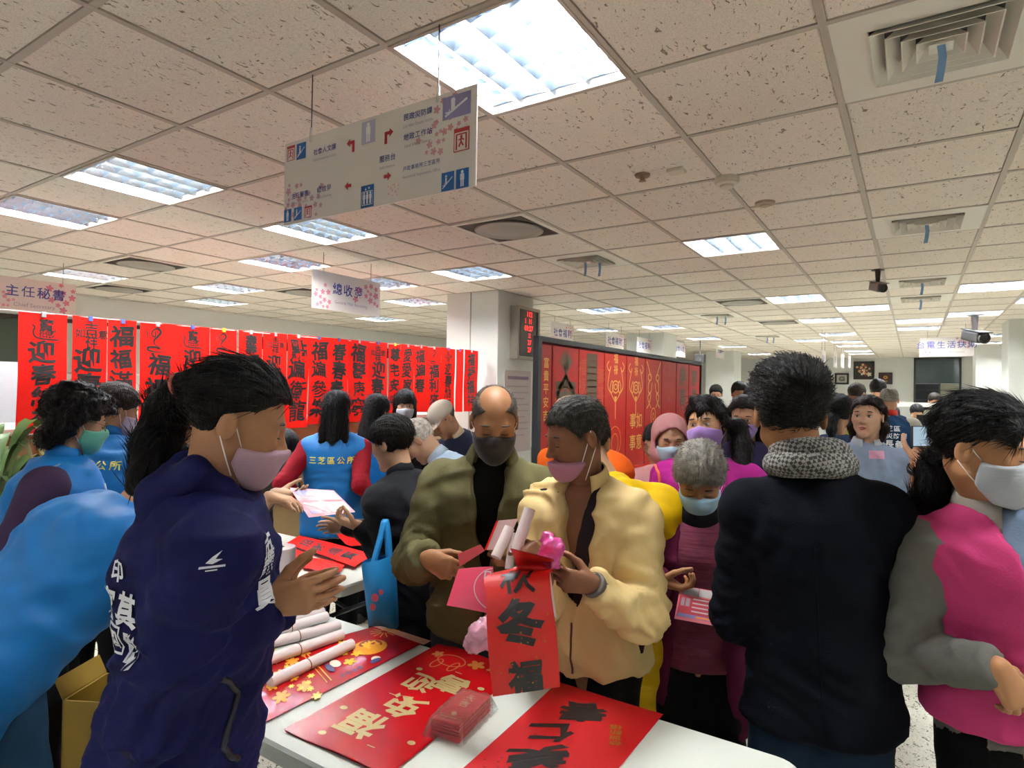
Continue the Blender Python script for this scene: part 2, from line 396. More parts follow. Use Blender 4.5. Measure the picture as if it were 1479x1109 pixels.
    def trunk(P, tt_, w_, d_, o_=None, tb=None, te=None):
        qv = P-pel.astype(f32); t = qv@T.astype(f32); u = qv@L.astype(f32); v = qv@Fv.astype(f32)
        if twist:
            a = math.radians(twist)*np.clip(t/(.28*H), 0, 1); u, v = u*np.cos(a)+v*np.sin(a), v*np.cos(a)-u*np.sin(a)
        W_ = np.interp(t, tt_, w_); D_ = np.interp(t, tt_, d_)
        if o_ is not None: v = v-np.interp(t, tt_, o_)
        k = np.sqrt((u/W_)**2+(v/D_)**2); val = (k-1)*np.minimum(W_, D_)*.9
        return smax(smax(val, (tt_[0] if tb is None else tb)-t, .012), t-(tt_[-1] if te is None else te), .02)
    def fbody(P):
        d = trunk(P, tt, bw, bd)
        for sd in 'LR':
            d = smin(d, cap(P, sh[sd], el[sd], .026*H, .021*H), .02); d = smin(d, cap(P, el[sd], wr[sd], .021*H, .0155*H), .015)
            d = smin(d, cap(P, hips[sd], knee[sd], .046*H, .03*H), .03); d = smin(d, cap(P, knee[sd], ank[sd], .03*H, .02*H), .02)
        return d
    allp = np.array([pel, nb, *sh.values(), *el.values(), *wr.values(), *ank.values(), *knee.values()])
    parts.append(surf(fbody, allp.min(0)-.09*H*g, allp.max(0)+.09*H*g, .012 if (chest_skin or sleeve_cut < 1) else .022))
    # hands
    for sd, sg, hd in (('L', 1, hand_L), ('R', -1, hand_R)):
        hd = hd or {}
        if hd.get('hide'): continue
        parts.append(hand_mesh(wr[sd], fd[sd], np.asarray(hd.get('palm', -L*sg*.8+fw*.2), float), sg, hd.get('curl', .45), s*.95, nq, el[sd], hd.get('thumb', .5), hd.get('spread', .0)))
    VV, QQ, n = [], [], 0
    for V, Q in parts: VV.append(V); QQ.append(Q+n); n += len(V)
    me.body = ob('body', np.vstack(VV), np.vstack(QQ), sk, root, smooth=True)
    me.bvh_head = BVHTree.FromPolygons([tuple(v) for v in Vh], [tuple(int(i) for i in x) for x in Qh])
    # ---- face details
    hp = lambda u, v, w_: hc+s*(HA[0]*u+HA[1]*v+HA[2]*w_)
    me.hp = hp
    if eyes and q < 2:
        for sg in (1, -1):
            if eyes == 'open':
                Ve, Fe = lathe([(.0, -.0062), (.006, -.0055), (.0105, -.003), (.0125, 0), (.0105, .003), (.006, .0055), (0, .0062)], (0, 0, 0), (0, 0, 1), 14)
                Ve = np.array(Ve); Ve = np.c_[Ve[:, 0]*1.05, Ve[:, 1]*.55, Ve[:, 2]*.85]
                ey = ob('eye', [hp(sg*.031+a, .0835+b-abs(a)*.18, -.004+c) for a, b, c in Ve], Fe, swatch('cfc6bd'), root, smooth=True)
                Ve = np.array(lathe([(0, 0), (.0052, .0), (.0046, .0022), (0, .0032)], (0, 0, 0), (0, 1, 0), 12)[0]); ob('iris', [hp(sg*.030+a, .0895+b, -.004+c) for a, b, c in Ve], lathe([(0, 0), (.0052, .0), (.0046, .0022), (0, .0032)], (0, 0, 0), (0, 1, 0), 12)[1], swatch('1c1310'), ey)
            wv = .0 if eyes == 'open' else -.008
            ls = [hp(sg*(.031+a), .092-abs(a)*.35-.0005*(a*900)**2*.0+(.0 if eyes == 'open' else -.0015), -.001+wv+(.004 if eyes == 'open' else 0)-abs(a)*.25*(1 if eyes == 'open' else -.2)) for a in np.linspace(-.014, .014, 7)]
            ob('eyelid_line', *tubevf(ls, A(.0006, .0014, .0018, .0019, .0018, .0014, .0006)*s, 5), swatch('221813'), root, smooth=True)
            if brows: ob('eyebrow', *tubevf([hp(sg*(.031+a), .0905-abs(a+.004)*.38-.012*(sg*0), .0185+.004*(1-(a/.02)**2)) for a in np.linspace(-.02, .02, 7)], A(.001, .0028, .0034, .0034, .003, .002, .0006)*s, 5), swatch(brows), root, smooth=True)
    if lips:
        ob('lips', *merge_tubes([[hp(a, .0975-abs(a)*.55, -.067+.002*math.cos(a*180)) for a in np.linspace(-.021, .021, 7)], [hp(a, .096-abs(a)*.55, -.0755+abs(a)*.18) for a in np.linspace(-.019, .019, 7)]], [A(.001, .003, .0042, .004, .0042, .003, .001)*s, A(.001, .0035, .005, .0055, .005, .0035, .001)*s], 6), swatch(lips), root, smooth=True)
    if glasses:
        L_ = [[hp(sg*(.033+.024*math.cos(t)), .104-.25*abs(.024*math.cos(t)+0), -.004+.018*math.sin(t)) for t in np.linspace(0, 6.283, 17)] for sg in (1, -1)]
        L_ += [[hp(-.009, .106, .002), hp(0, .109, .004), hp(.009, .106, .002)]]+[[hp(sg*.057, .096, .0), hp(sg*.079, .05, .006), hp(sg*.083, -.005, .01)] for sg in (1, -1)]
        ob('glasses', *merge_tubes(L_, [.0012*s]*5, 5), swatch(glasses), root, smooth=True)
    # ---- face mask
    if mask: make_mask(me, mask, q, hq)
    # ---- hair
    if hair: make_hair(me, hair, q, hq)
    # ---- clothes
    me.garments = {}
    def garment(name, m, thick=.012, hem=-.06, sleeves=True, sleeve_w=1.0, wr_cut=1.0, flare=0, fold=.005, openv=None, up=.295, belly=0, k=.014, fold_s=9, puff=0, cuff=True, armhole=1.0, chest=0, scl=1.0, folddir=(1, 1, 1.6)):
        t_ = np.sort(A(min(hem, -.09)-.02, hem, -.03, .02, .08, .15, .20, .235, .262, .284, .305))*H
        ws = A(.102+flare, .102+flare, .100, .096, .089, .094, .102, .101, .078, .052, .038)*H*g*scl+thick; ds = A(.074+flare*.9, .074+flare*.9, .074, .071, .067, .072, .076, .068, .054, .043, .036)*H*g*scl+thick
        os_ = A(0, 0, 0, belly*.6, belly, belly*.5+chest*.3, chest, chest*.3, 0, 0, 0)*H
        def fg(P):
            d = trunk(P, t_, ws, ds, os_, hem*H, up*H)
            if sleeves:
                for sd in 'LR':
                    r0, r1, r2 = .0355*H*sleeve_w*g**.6+thick*.4, .029*H*sleeve_w*g**.5+thick*.4, .0205*H*sleeve_w+thick*.3
                    a = cap(P, sh[sd], el[sd], r0, r1); c_ = el[sd]+(wr[sd]-el[sd])*wr_cut; ad = nz(wr[sd]-el[sd])
                    b = cap(P, el[sd], c_, r1, r1+(r2-r1)*wr_cut); b = smax(b, (P-c_.astype(f32))@ad.astype(f32)-.004, .006)
                    d = smin(d, smin(a, b, .025), k); d = smin(d, cap(P, nb-T*.03*H, sh[sd]+T*.004*H, .03*H+thick*.5, .031*H*sleeve_w**.5+thick*.4), .03)
            else:
                for sd, sg in (('L', 1), ('R', -1)):
                    d = smin(d, cap(P, nb-T*.03*H, sh[sd]-L*sg*.012*H+T*.0*H, .03*H+thick*.5, .036*H+thick), .03)
            if openv is not None:
                qv = P-pel.astype(f32); t = qv@T.astype(f32); u = qv@L.astype(f32); v = qv@Fv.astype(f32)
                d = smax(d, -np.maximum(np.abs(u-np.interp(t, A(*openv[0])*H, openv[2]))-np.interp(t, A(*openv[0])*H, openv[1]), -(v-.0)), .012)
            return d
        pts = allp if sleeves else np.array([pel, nb, *sh.values()])
        lo = np.minimum(pts.min(0), pel+T*hem*H)-.15*H*g-thick; hi = np.maximum(pts.max(0), pel+T*hem*H)+.15*H*g+thick
        lo[2] = max(lo[2], min(pel[2]+hem*H*1.0-.2, pts[:, 2].min()-.1 if sleeves else 9, 9)); hi[2] = min(hi[2], nb[2]+.16)
        V, Q = surf(fg, lo, hi, gq)
        if fold:
            N = vnormals(V, Q); W_ = V@np.array([L, Fv, T]).T
            dv = A(*folddir)*fold_s
            n1 = vnoise(W_*dv+13.1+3*vnoise(W_*4)[:, None]); n2 = vnoise(W_*dv*2.3+5.7)
            ad_ = fold*(1-2.2*np.abs(n1))+fold*.5*n2
            if sleeves and q < 2:
                for sd in 'LR':
                    r_ = np.linalg.norm(V-el[sd], axis=1); ax_ = nz(wr[sd]-sh[sd]); tt2 = (V-el[sd])@ax_
                    ad_ += fold*.9*np.exp(-(r_/(.085*H))**2)*np.sin(tt2*190+6*vnoise(V*11))
                    r_ = np.linalg.norm(V-sh[sd]+T*.06*H, axis=1); ad_ += fold*.6*np.exp(-(r_/(.06*H))**2)*np.sin((V@nz(T*.8-L*.6))*150+5*vnoise(V*9))
            V = V+N*ad_[:, None]
        if q == 0: V = relax(V, Q, 1, .35)
        o = ob(name, V, Q, m, root, smooth=True); me.garments[name] = o
        me.bvh = BVHTree.FromPolygons([tuple(v) for v in V], [tuple(int(i) for i in x) for x in Q]); me.last = (V, Q)
        return o
    me.garment = garment
    if inner: garment(**{**dict(scl=.95, fold=.002), **inner})
    if top:
        for tp in (top if isinstance(top, list) else [top]): garment(**tp)
    # ---- trousers and shoes
    if legs:
        lm = cloth('trousers '+legs, legs, var=.15)
        def fl(P):
            d = None
            for sd in 'LR':
                x = smin(cap(P, hips[sd]+A(0, 0, .02*H), knee[sd], .056*H*low*g**.6, .046*H*low), cap(P, knee[sd], ank[sd]-A(0, 0, .015*H), .046*H*low, .035*H*low), .03)
                d = x if d is None else smin(d, x, .02)
            d = smin(d, cap(P, hips['L']+A(0, 0, .03*H), hips['R']+A(0, 0, .03*H), .048*H*g, .048*H*g), .03); return smax(d, .022*H-P[:, 2], .01)
        pts = np.array([*hips.values(), *knee.values(), *ank.values()]); V, Q = surf(fl, np.maximum(pts.min(0)-.12*H*g, [-99, -99, .0]), pts.max(0)+.12*H*g, (.013, .017, .024)[q])
        N = vnormals(V, Q); V = V+N*(.004*(1-2*np.abs(vnoise(V*A(9, 9, 14)+3))))[:, None]
        ob('trousers', V, Q, lm, root, smooth=True)
    if shoes and feet:
        sm = mat('shoe '+shoes, hexc(shoes), .5)
        for sd in 'LR':
            b0 = ank[sd]; b0 = A(b0[0], b0[1], 0)
            fs = lambda P: smax(smin(smin(ell(P, b0+fw*.075+A(0, 0, .03), (.05, .05, .038)), cap(P, b0-fw*.03+A(0, 0, .04), b0+fw*.1+A(0, 0, .03), .04, .04), .02), cap(P, b0+A(0, 0, .05), b0+A(0, 0, .09), .04, .04), .03), .002-P[:, 2], .006)
            V, Q = surf(fs, b0-A(.16, .16, .0), b0+A(.16, .16, .14), .011); ob('shoe', V, Q, sm, root, smooth=True)
    return me
def ell_ax(P, c, r): 
    d = P-np.asarray(c, f32); return np.sqrt(np.einsum('ij,ij->i', d, d))-r
def merge_tubes(lines, radii, n=5):
    VV, FF, k = [], [], 0
    for l, r in zip(lines, radii):
        V, F = tubevf(l, r, n); VV += [np.asarray(v) for v in V]; FF += [tuple(i+k for i in f) for f in F]; k += len(V)
    return np.array(VV), FF
def hand_mesh(w0, fd, palm, sg, curl, s, h, elbow, thumb=.5, spread=0):
    """hand grown from the wrist: palm of four metacarpals, four fingers of three joints, thumb from the palm's side"""
    D = nz(fd); N = palm-D*(palm@D); N = nz(N) if np.linalg.norm(N) > 1e-3 else nz(np.cross(D, (0, 0, 1))); Sd = np.cross(D, N)*(-sg)   # Sd: towards the thumb
    segs = []
    lens = (.070, .079, .073, .056); rad = (.0088, .009, .0086, .0076)
    for i in range(4):
        off = (.028, .0095, -.0095, -.027)[i]; kn = w0+s*(D*(.088-.004*abs(i-1.2)-.004*(i == 3))+Sd*off); mc = w0+s*(D*.012+Sd*off*.55)
        segs.append((mc, kn, .0165*s, .0125*s, .014*s))
        p = kn; d = nz(D+Sd*(off*2.0+spread*(1.5-i)*.35)); a = 0
        for j, (fr_, an) in enumerate(((.46, 46), (.30, 62), (.24, 40))):
            a += math.radians(an)*curl*(1+.1*i); dd = d*math.cos(a)+N*math.sin(a); p2 = p+dd*lens[i]*fr_*s
            segs.append((p, p2, rad[i]*s*(1-.08*j), rad[i]*s*(.92-.1*j), .003*s)); p = p2
    b = w0+s*(D*.022+Sd*.022+N*.006); d = nz(D*.62+Sd*(.8-.55*thumb)+N*(.15+.75*thumb)); p = b
    for j, (ln, r) in enumerate(((.046, .0135), (.034, .0105), (.027, .0092))):
        p2 = p+d*ln*s; segs.append((p, p2, r*s, r*.88*s, .008*s if j == 0 else .004*s)); p = p2; d = nz(d+D*.35*(1-thumb*.3)-Sd*.32*thumb)
    wa = w0-nz(w0-np.asarray(elbow))*.05*s
    def fn(P):
        dd = smin(cap(P, wa, w0, .026*s, .0225*s), cap(P, w0, w0+D*.04*s, .022*s, .02*s), .015*s)
        for a, b_, r0, r1, k in segs: dd = smin(dd, cap(P, a, b_, r0, r1), max(k, .0025))
        return dd
    pts = np.array([x for sgm in segs for x in sgm[:2]]+[wa]); return surf(fn, pts.min(0)-.03*s, pts.max(0)+.03*s, h)
def make_mask(me, spec, q, hq):
    col, low_, kind = spec if isinstance(spec, tuple) else (spec, 0, 'flat'); s = me.s
    m = mat('mask '+col, hexc(col, .78), .8, var=.04, bump=.3, bscale=60, bstretch=(.3, .3, 3), sheen=.2)
    def fm(P):
        Q = me.local(P); X = Q.copy(); X[:, 0] = np.abs(X[:, 0]); u, v, w_ = X[:, 0], X[:, 1], X[:, 2]
        base = smin(head_sdf(Q, False, False), ell(X, (0, .043, -.06), (.060, .066, .066)), .03)-.004
        topl = np.interp(u, [0, .02, .05, .075], [-.012, -.02, -.026, -.034])+low_; botl = np.interp(u, [0, .03, .06, .08], [-.132, -.126, -.100, -.085])+low_*.6
        return smax(smax(smax(base, w_-topl, .004), botl-w_, .004), np.interp(w_, [-.13, -.08, -.03], [.055, .018, .022])-v, .004)*s
    V, Q = surf(fm, me.hc-.17*s, me.hc+.17*s, hq*s*.95); ob('face_mask', V, Q, m, me.root, smooth=True)
    if q < 2:
        hp = me.hp
        for sg in (1, -1):
            L_ = [[hp(sg*.061, .03, -.036+low_), hp(sg*.075, .012, -.012+low_*.5), hp(sg*.083, -.012, .02)], [hp(sg*.056, .026, -.09+low_), hp(sg*.070, .006, -.065+low_*.5), hp(sg*.084, -.018, -.032)]]
            ob('ear_loop', *merge_tubes(L_, [.0014*s]*2, 5), swatch('e9e4e2'), me.root, smooth=True)
def make_hair(me, spec, q, hq):
    """spec: dict kind, col, off, extra (list of head-space chains), noise"""
    s = me.s; kind = spec['kind']; hv, hw = HAIRLINE.get(spec.get('line', kind), HAIRLINE['short']); off = spec.get('off', .012); lift = spec.get('lift', 0)
    m = hair_mat(spec['col']); ch = spec.get('chains', []); bald = spec.get('bald')
    sc = spec.get('scale', 1.0)
    def fh(P):
        Q = me.local(P); X = Q.copy(); X[:, 0] = np.abs(X[:, 0]); u, v, w_ = X[:, 0], X[:, 1], X[:, 2]
        d = smin(ell(X, (0, -.014, .036), (.074, .093, .081)), ell(X, (0, .02, -.02), (.058, .062, .085)), .04)-off*np.interp(w_, [-.08, .0, .1], [.5, spec.get('side', .4 if kind == 'short' else .8), 1.25+lift])
        line = np.interp(v, hv, hw)+.003*np.sin(Q[:, 0]*90+v*60)+spec.get('dl', 0)
        d = smax(d, line-w_, .006)
        if bald: d = smax(d, w_-np.interp(v, [-.12, -.05, .02, .08], bald), .01)
        for c in ch:
            x = None
            for (a, b, ra, rb) in c:
                y = cap(X if a[0] != 99 else Q, a, b, ra, rb); x = y if x is None else smin(x, y, .02)
            d = smin(d, x, .02)
        d = d*s
        for pts, rad in spec.get('wch', []):
            for a, b, ra, rb in zip(pts, pts[1:], rad, rad[1:]): d = smin(d, cap(P, a, b, ra, rb), .02)
        return d
    lo = np.array([-.13, -.15, -.12]); hi = np.array([.13, .13, .15])
    for c in ch:
        for (a, b, ra, rb) in c:
            for p, r in ((a, ra), (b, rb)):
                p = np.array(p); lo = np.minimum(lo, p-r-.01); lo[0] = min(lo[0], -abs(p[0])-r-.01); hi = np.maximum(hi, p+r+.01); hi[0] = max(hi[0], abs(p[0])+r+.01)
    cor = np.array([[x, y, z] for x in (lo[0], hi[0]) for y in (lo[1], hi[1]) for z in (lo[2], hi[2])])*s@me.HA+me.hc
    for pts, rad in spec.get('wch', []): cor = np.vstack([cor, np.array(pts)-max(rad), np.array(pts)+max(rad)])
    V, Q = surf(fh, cor.min(0), cor.max(0), hq*s*1.05)
    N = vnormals(V, Q); X = (V-me.hc)@me.HA.T/s; nn = spec.get('noise', .003)
    if kind == 'curly': dn = .010*vnoise(X*45)+.006*vnoise(X*95+7)+.012*vnoise(X*22+3)
    else:
        ang = np.arctan2(X[:, 0], X[:, 2]-.0); fx = np.c_[ang*26, X[:, 1]*9, np.linalg.norm(X, axis=1)*9]; fx2 = np.c_[X[:, 0]*150, X[:, 1]*110, X[:, 2]*14]
        back = np.clip((-.02-X[:, 2])*20, 0, 1) if not spec.get('top') else 0
        dn = nn*(vnoise(fx)*(1-back)+vnoise(fx2)*back+.6*vnoise(X*70))
    V = V+N*(dn*s)[:, None]
    hobj = ob('hair', V, Q, m, me.root, smooth=True); me.hair = hobj
    # loose strands so that the outline reads as hair
    ns = spec.get('strands', 0)
    if ns:
        pick = nrg.choice(len(V), ns); comb = spec.get('comb'); L_ = []
        cv = np.array(comb(X[pick])) if comb else np.c_[X[pick][:, 0]*.3, -.35+0*X[pick][:, 0], -1+0*X[pick][:, 0]]
        cv = cv@me.HA; Np = N[pick]; cv = cv-Np*np.einsum('ij,ij->i', cv, Np)[:, None]; cv /= np.linalg.norm(cv, axis=1, keepdims=True)+1e-9
        ln = nrg.uniform(*spec.get('slen', (.03, .07)), ns)*s; st = spec.get('lift_s', .12)
        p0 = V[pick]-Np*.001; jit = nrg.normal(0, spec.get('jit', .18), (ns, 3)); cv = cv+jit; cv /= np.linalg.norm(cv, axis=1, keepdims=True)
        p1 = p0+cv*ln[:, None]*.5+Np*(ln*st)[:, None]; p2 = p0+cv*ln[:, None]+Np*(ln*st*nrg.uniform(-.3, 1.2, ns))[:, None]
        sd = np.cross(cv, Np); wd = spec.get('sw', .0011)*s
        VV = np.stack([p0+sd*wd, p0-sd*wd, p1+sd*wd*.8, p1-sd*wd*.8, p2, p0+Np*wd, p1+Np*wd*.9], 1).reshape(-1, 3)
        b = (np.arange(ns)*7)[:, None]
        FF = np.vstack([b+np.array(t) for t in ((0, 1, 3), (0, 3, 2), (2, 3, 4), (0, 2, 6), (0, 6, 5), (1, 5, 6), (1, 6, 3), (2, 4, 6), (3, 6, 4))])
        o = ob('loose_strands', VV, FF, m, hobj); o['kind'] = 'stuff'
def decal(me, shp, centre, ex, ey, m, name='lettering', lift=.004, bvh=None, cut=.02, back=.25):
    """print carried on to the clothing: each point is dropped on to the cloth along the print's normal"""
    V, F = shp; ex, ey = nz(ex), nz(ey); n = nz(np.cross(ex, ey)); bm = bmesh.new(); vs_ = [bm.verts.new((x, y, 0)) for x, y in V]
    for f in F:
        try: bm.faces.new([vs_[i] for i in f])
        except ValueError: pass
    bmesh.ops.triangulate(bm, faces=bm.faces)
    for _ in range(4):
        es = [e_ for e_ in bm.edges if e_.calc_length() > cut]
        if not es: break
        bmesh.ops.subdivide_edges(bm, edges=es, cuts=1); bmesh.ops.triangulate(bm, faces=bm.faces)
    bm.verts.index_update(); P = np.array([v.co[:2] for v in bm.verts]); FF = [tuple(v.index for v in f.verts) for f in bm.faces]; bm.free()
    out = []; tree = bvh or me.bvh
    for x, y in P:
        p = np.asarray(centre)+ex*x+ey*y; h_ = tree.ray_cast(Vector(p+n*back), Vector(-n), back*2.5)
        out.append(np.array(h_[0])+n*lift if h_[0] is not None else None)
    FF = [f for f in FF if all(out[i] is not None for i in f)]; ref = next((o for o in out if o is not None), np.asarray(centre, float))
    if not FF: print('decal missed', name); return None
    FF = [f for f in FF if max(np.linalg.norm(out[f[i]]-out[f[i-1]]) for i in range(3)) < cut*4]
    return ob(name, [o if o is not None else ref for o in out], FF, m, me.root)
def onsurf(me, pts, n, lift=.003, bvh=None, back=.3):
    n = nz(n); out = []
    for p in pts:
        h_ = (bvh or me.bvh).ray_cast(Vector(np.asarray(p)+n*back), Vector(-n), back*2.5)
        if h_[0] is not None: out.append(np.array(h_[0])+n*lift)
    if not len(out): print('surface missed'); out = list(pts)
    return np.array(out)
def seam(me, pts, n, m, r=.003, name='zip', lift=.002, bvh=None):
    P = onsurf(me, spline(pts, 22), n, lift, bvh)
    if len(P) < 3: print('seam missed', name); return None
    return ob(name, *tubevf(P, r, 6), m, me.root, smooth=True)
def collar(me, m, h0=.0, h1=.055, r0=.075, r1=.062, gap=50, name='collar', fold=True, fold_d=.045, th=.004, fwd=.0, out=.024):
    """collar band around the neck, open at the front by gap degrees each way; folded over when fold is set"""
    s = me.s; c = me.nb; T, F, L = me.T, me.F, me.L; ang = np.radians(np.linspace(gap, 360-gap, 33)); rows = []
    prof = [(r0, h0), ((r0+r1)/2, (h0+h1)*.55), (r1, h1)]
    if fold: prof += [(r1+.008, h1+.004), (r1+out*.6, h1-fold_d*.35), (r1+out, h1-fold_d)]
    for r, h in prof:
        fr_ = np.abs(np.cos(ang/2))**2 if 0 else (1-np.cos(ang))*.5
        rows.append([c+T*(h*s+(-.03*s*(1-fr_)))+s*r*(np.cos(a)*F*.92+np.sin(a)*L)+F*fwd*s for a, fr_ in zip(ang, fr_)])
    k = len(ang); V = np.array(rows).reshape(-1, 3); cen = c
    out_ = V-(cen+np.outer((V-cen)@T, T)); out_ /= np.linalg.norm(out_, axis=1, keepdims=True)+1e-9
    V2 = V-out_*th*s
    Fq = [(a*k+j, a*k+j+1, (a+1)*k+j+1, (a+1)*k+j) for a in range(len(prof)-1) for j in range(k-1)]
    n = len(V); Fb = [tuple(n+i for i in f[::-1]) for f in Fq]
    ed = [(a*k, (a+1)*k, n+(a+1)*k, n+a*k) for a in range(len(prof)-1)]+[((a+1)*k+k-1, a*k+k-1, n+a*k+k-1, n+(a+1)*k+k-1) for a in range(len(prof)-1)]
    lr = len(prof)-1; ed += [(lr*k+j, lr*k+j+1, n+lr*k+j+1, n+lr*k+j) for j in range(k-1)]+[(j+1, j, n+j, n+j+1) for j in range(k-1)]
    return ob(name, np.vstack([V, V2]), Fq+Fb+ed, m, me.root, smooth=True)

def blob(me, name, m, fn, pts, pad, h=.012, fold=0, root=None):
    pts = np.array(pts); V, Q = surf(fn, pts.min(0)-pad, pts.max(0)+pad, h)
    if fold: V = V+vnormals(V, Q)*(fold*(1-2*np.abs(vnoise(V*16))))[:, None]
    return ob(name, V, Q, m, root or me.root, smooth=True)
def chain_sdf(pts, rad, k=.02):
    def fn(P):
        d = None
        for a, b, ra, rb in zip(pts, pts[1:], rad, rad[1:]): x = cap(P, a, b, ra, rb); d = x if d is None else smin(d, x, k)
        return d
    return fn
# ================================================================== the room
ZC = CZ+1.1127; GS = .605; GX = -.2125*1.1127; GY = 2.3875*1.1127
XL, XR, YB, YF = -9.1, 5.9, -5.0, 20.9
white_paint = mat('white wall paint', (.64, .65, .62), .7, bump=.05, bscale=40)
grid_white = mat('ceiling bar enamel', (.43, .37, .31), .5)
def tile_material():
    m = bpy.data.materials.new('fissured ceiling tile'); m.use_nodes = True; nt = m.node_tree; b = nt.nodes['Principled BSDF']
    b.inputs['Roughness'].default_value = .95; b.inputs['Specular IOR Level'].default_value = .1
    tc = nt.nodes.new('ShaderNodeTexCoord'); oi = nt.nodes.new('ShaderNodeObjectInfo')
    ad = nt.nodes.new('ShaderNodeVectorMath'); ad.operation = 'ADD'
    sc_ = nt.nodes.new('ShaderNodeVectorMath'); sc_.operation = 'SCALE'; sc_.inputs[3].default_value = 37.0
    cmb = nt.nodes.new('ShaderNodeCombineXYZ')
    for i in (0, 1, 2): nt.links.new(oi.outputs['Random'], cmb.inputs[i])
    nt.links.new(cmb.outputs[0], sc_.inputs[0]); nt.links.new(tc.outputs['Object'], ad.inputs[0]); nt.links.new(sc_.outputs[0], ad.inputs[1])
    mp = nt.nodes.new('ShaderNodeMapping'); mp.inputs['Scale'].default_value = (1.9, .85, 1); mp.inputs['Rotation'].default_value = (0, 0, .5)
    nt.links.new(ad.outputs[0], mp.inputs[0])
    n1 = nt.nodes.new('ShaderNodeTexNoise'); n1.inputs['Scale'].default_value = 33; n1.inputs['Detail'].default_value = 1.5; n1.inputs['Distortion'].default_value = 1.2
    nt.links.new(mp.outputs[0], n1.inputs['Vector'])
    r1 = nt.nodes.new('ShaderNodeValToRGB'); r1.color_ramp.elements[0].position = .655; r1.color_ramp.elements[1].position = .70
    r1.color_ramp.elements[0].color = (0, 0, 0, 1); r1.color_ramp.elements[1].color = (1, 1, 1, 1)
    nt.links.new(n1.outputs['Fac'], r1.inputs[0])
    n2 = nt.nodes.new('ShaderNodeTexNoise'); n2.inputs['Scale'].default_value = 190; nt.links.new(ad.outputs[0], n2.inputs['Vector'])
    r2 = nt.nodes.new('ShaderNodeValToRGB'); r2.color_ramp.elements[0].position = .42; r2.color_ramp.elements[1].position = .66
    r2.color_ramp.elements[0].color = (.80, .72, .64, 1); r2.color_ramp.elements[1].color = (.66, .59, .51, 1)
    nt.links.new(n2.outputs['Fac'], r2.inputs[0])
    mx = nt.nodes.new('ShaderNodeMixRGB'); mx.inputs[2].default_value = (.28, .23, .18, 1)
    nt.links.new(r1.outputs[0], mx.inputs[0]); nt.links.new(r2.outputs[0], mx.inputs[1])
    hs = nt.nodes.new('ShaderNodeHueSaturation'); mr = nt.nodes.new('ShaderNodeMapRange'); mr.inputs[3].default_value = .93; mr.inputs[4].default_value = 1.04
    nt.links.new(oi.outputs['Random'], mr.inputs[0]); nt.links.new(mr.outputs[0], hs.inputs['Value']); nt.links.new(mx.outputs[0], hs.inputs['Color'])
    nt.links.new(hs.outputs[0], b.inputs['Base Color'])
    bp = nt.nodes.new('ShaderNodeBump'); bp.inputs['Strength'].default_value = .6; bp.inputs['Distance'].default_value = .004; bp.invert = True
    nt.links.new(r1.outputs[0], bp.inputs['Height']); nt.links.new(bp.outputs[0], b.inputs['Normal'])
    return m
tile_m = tile_material()
def floor_material():
    m = bpy.data.materials.new('terrazzo floor'); m.use_nodes = True; nt = m.node_tree; b = nt.nodes['Principled BSDF']
    b.inputs['Roughness'].default_value = .25
    tc = nt.nodes.new('ShaderNodeTexCoord')
    mp = nt.nodes.new('ShaderNodeMapping'); mp.inputs['Scale'].default_value = (1, 1.0, 1); nt.links.new(tc.outputs['Object'], mp.inputs[0])
    n1 = nt.nodes.new('ShaderNodeTexNoise'); n1.inputs['Scale'].default_value = 46; n1.inputs['Detail'].default_value = 2; n1.inputs['Distortion'].default_value = 1.8
    nt.links.new(mp.outputs[0], n1.inputs['Vector'])
    r1 = nt.nodes.new('ShaderNodeValToRGB'); e = r1.color_ramp.elements
    e[0].position = .36; e[0].color = (.05, .048, .04, 1); e[1].position = .41; e[1].color = (.62, .62, .52, 1)
    x = r1.color_ramp.elements.new(.62); x.color = (.70, .70, .60, 1); x = r1.color_ramp.elements.new(.68); x.color = (.42, .41, .33, 1)
    nt.links.new(n1.outputs['Fac'], r1.inputs[0]); nt.links.new(r1.outputs[0], b.inputs['Base Color'])
    return m
def struct(o): o['kind'] = 'structure'; return o
struct(ob('floor', *boxvf((XL, YB, -.1), (XR, YF, 0)), floor_material()))
wl = struct(ob('wall_left', *boxvf((XL-.15, YB, 0), (XL, YF, ZC+.3)), white_paint))
struct(ob('wall_right', *boxvf((XR, YB, 0), (XR+.15, YF, ZC+.3)), white_paint))
struct(ob('wall_back', *boxvf((XL, YB-.15, 0), (XR, YB, ZC+.3)), white_paint))
struct(ob('wall_far', *boxvf((XL, YF, 0), (XR, YF+.15, ZC+.3)), white_paint))
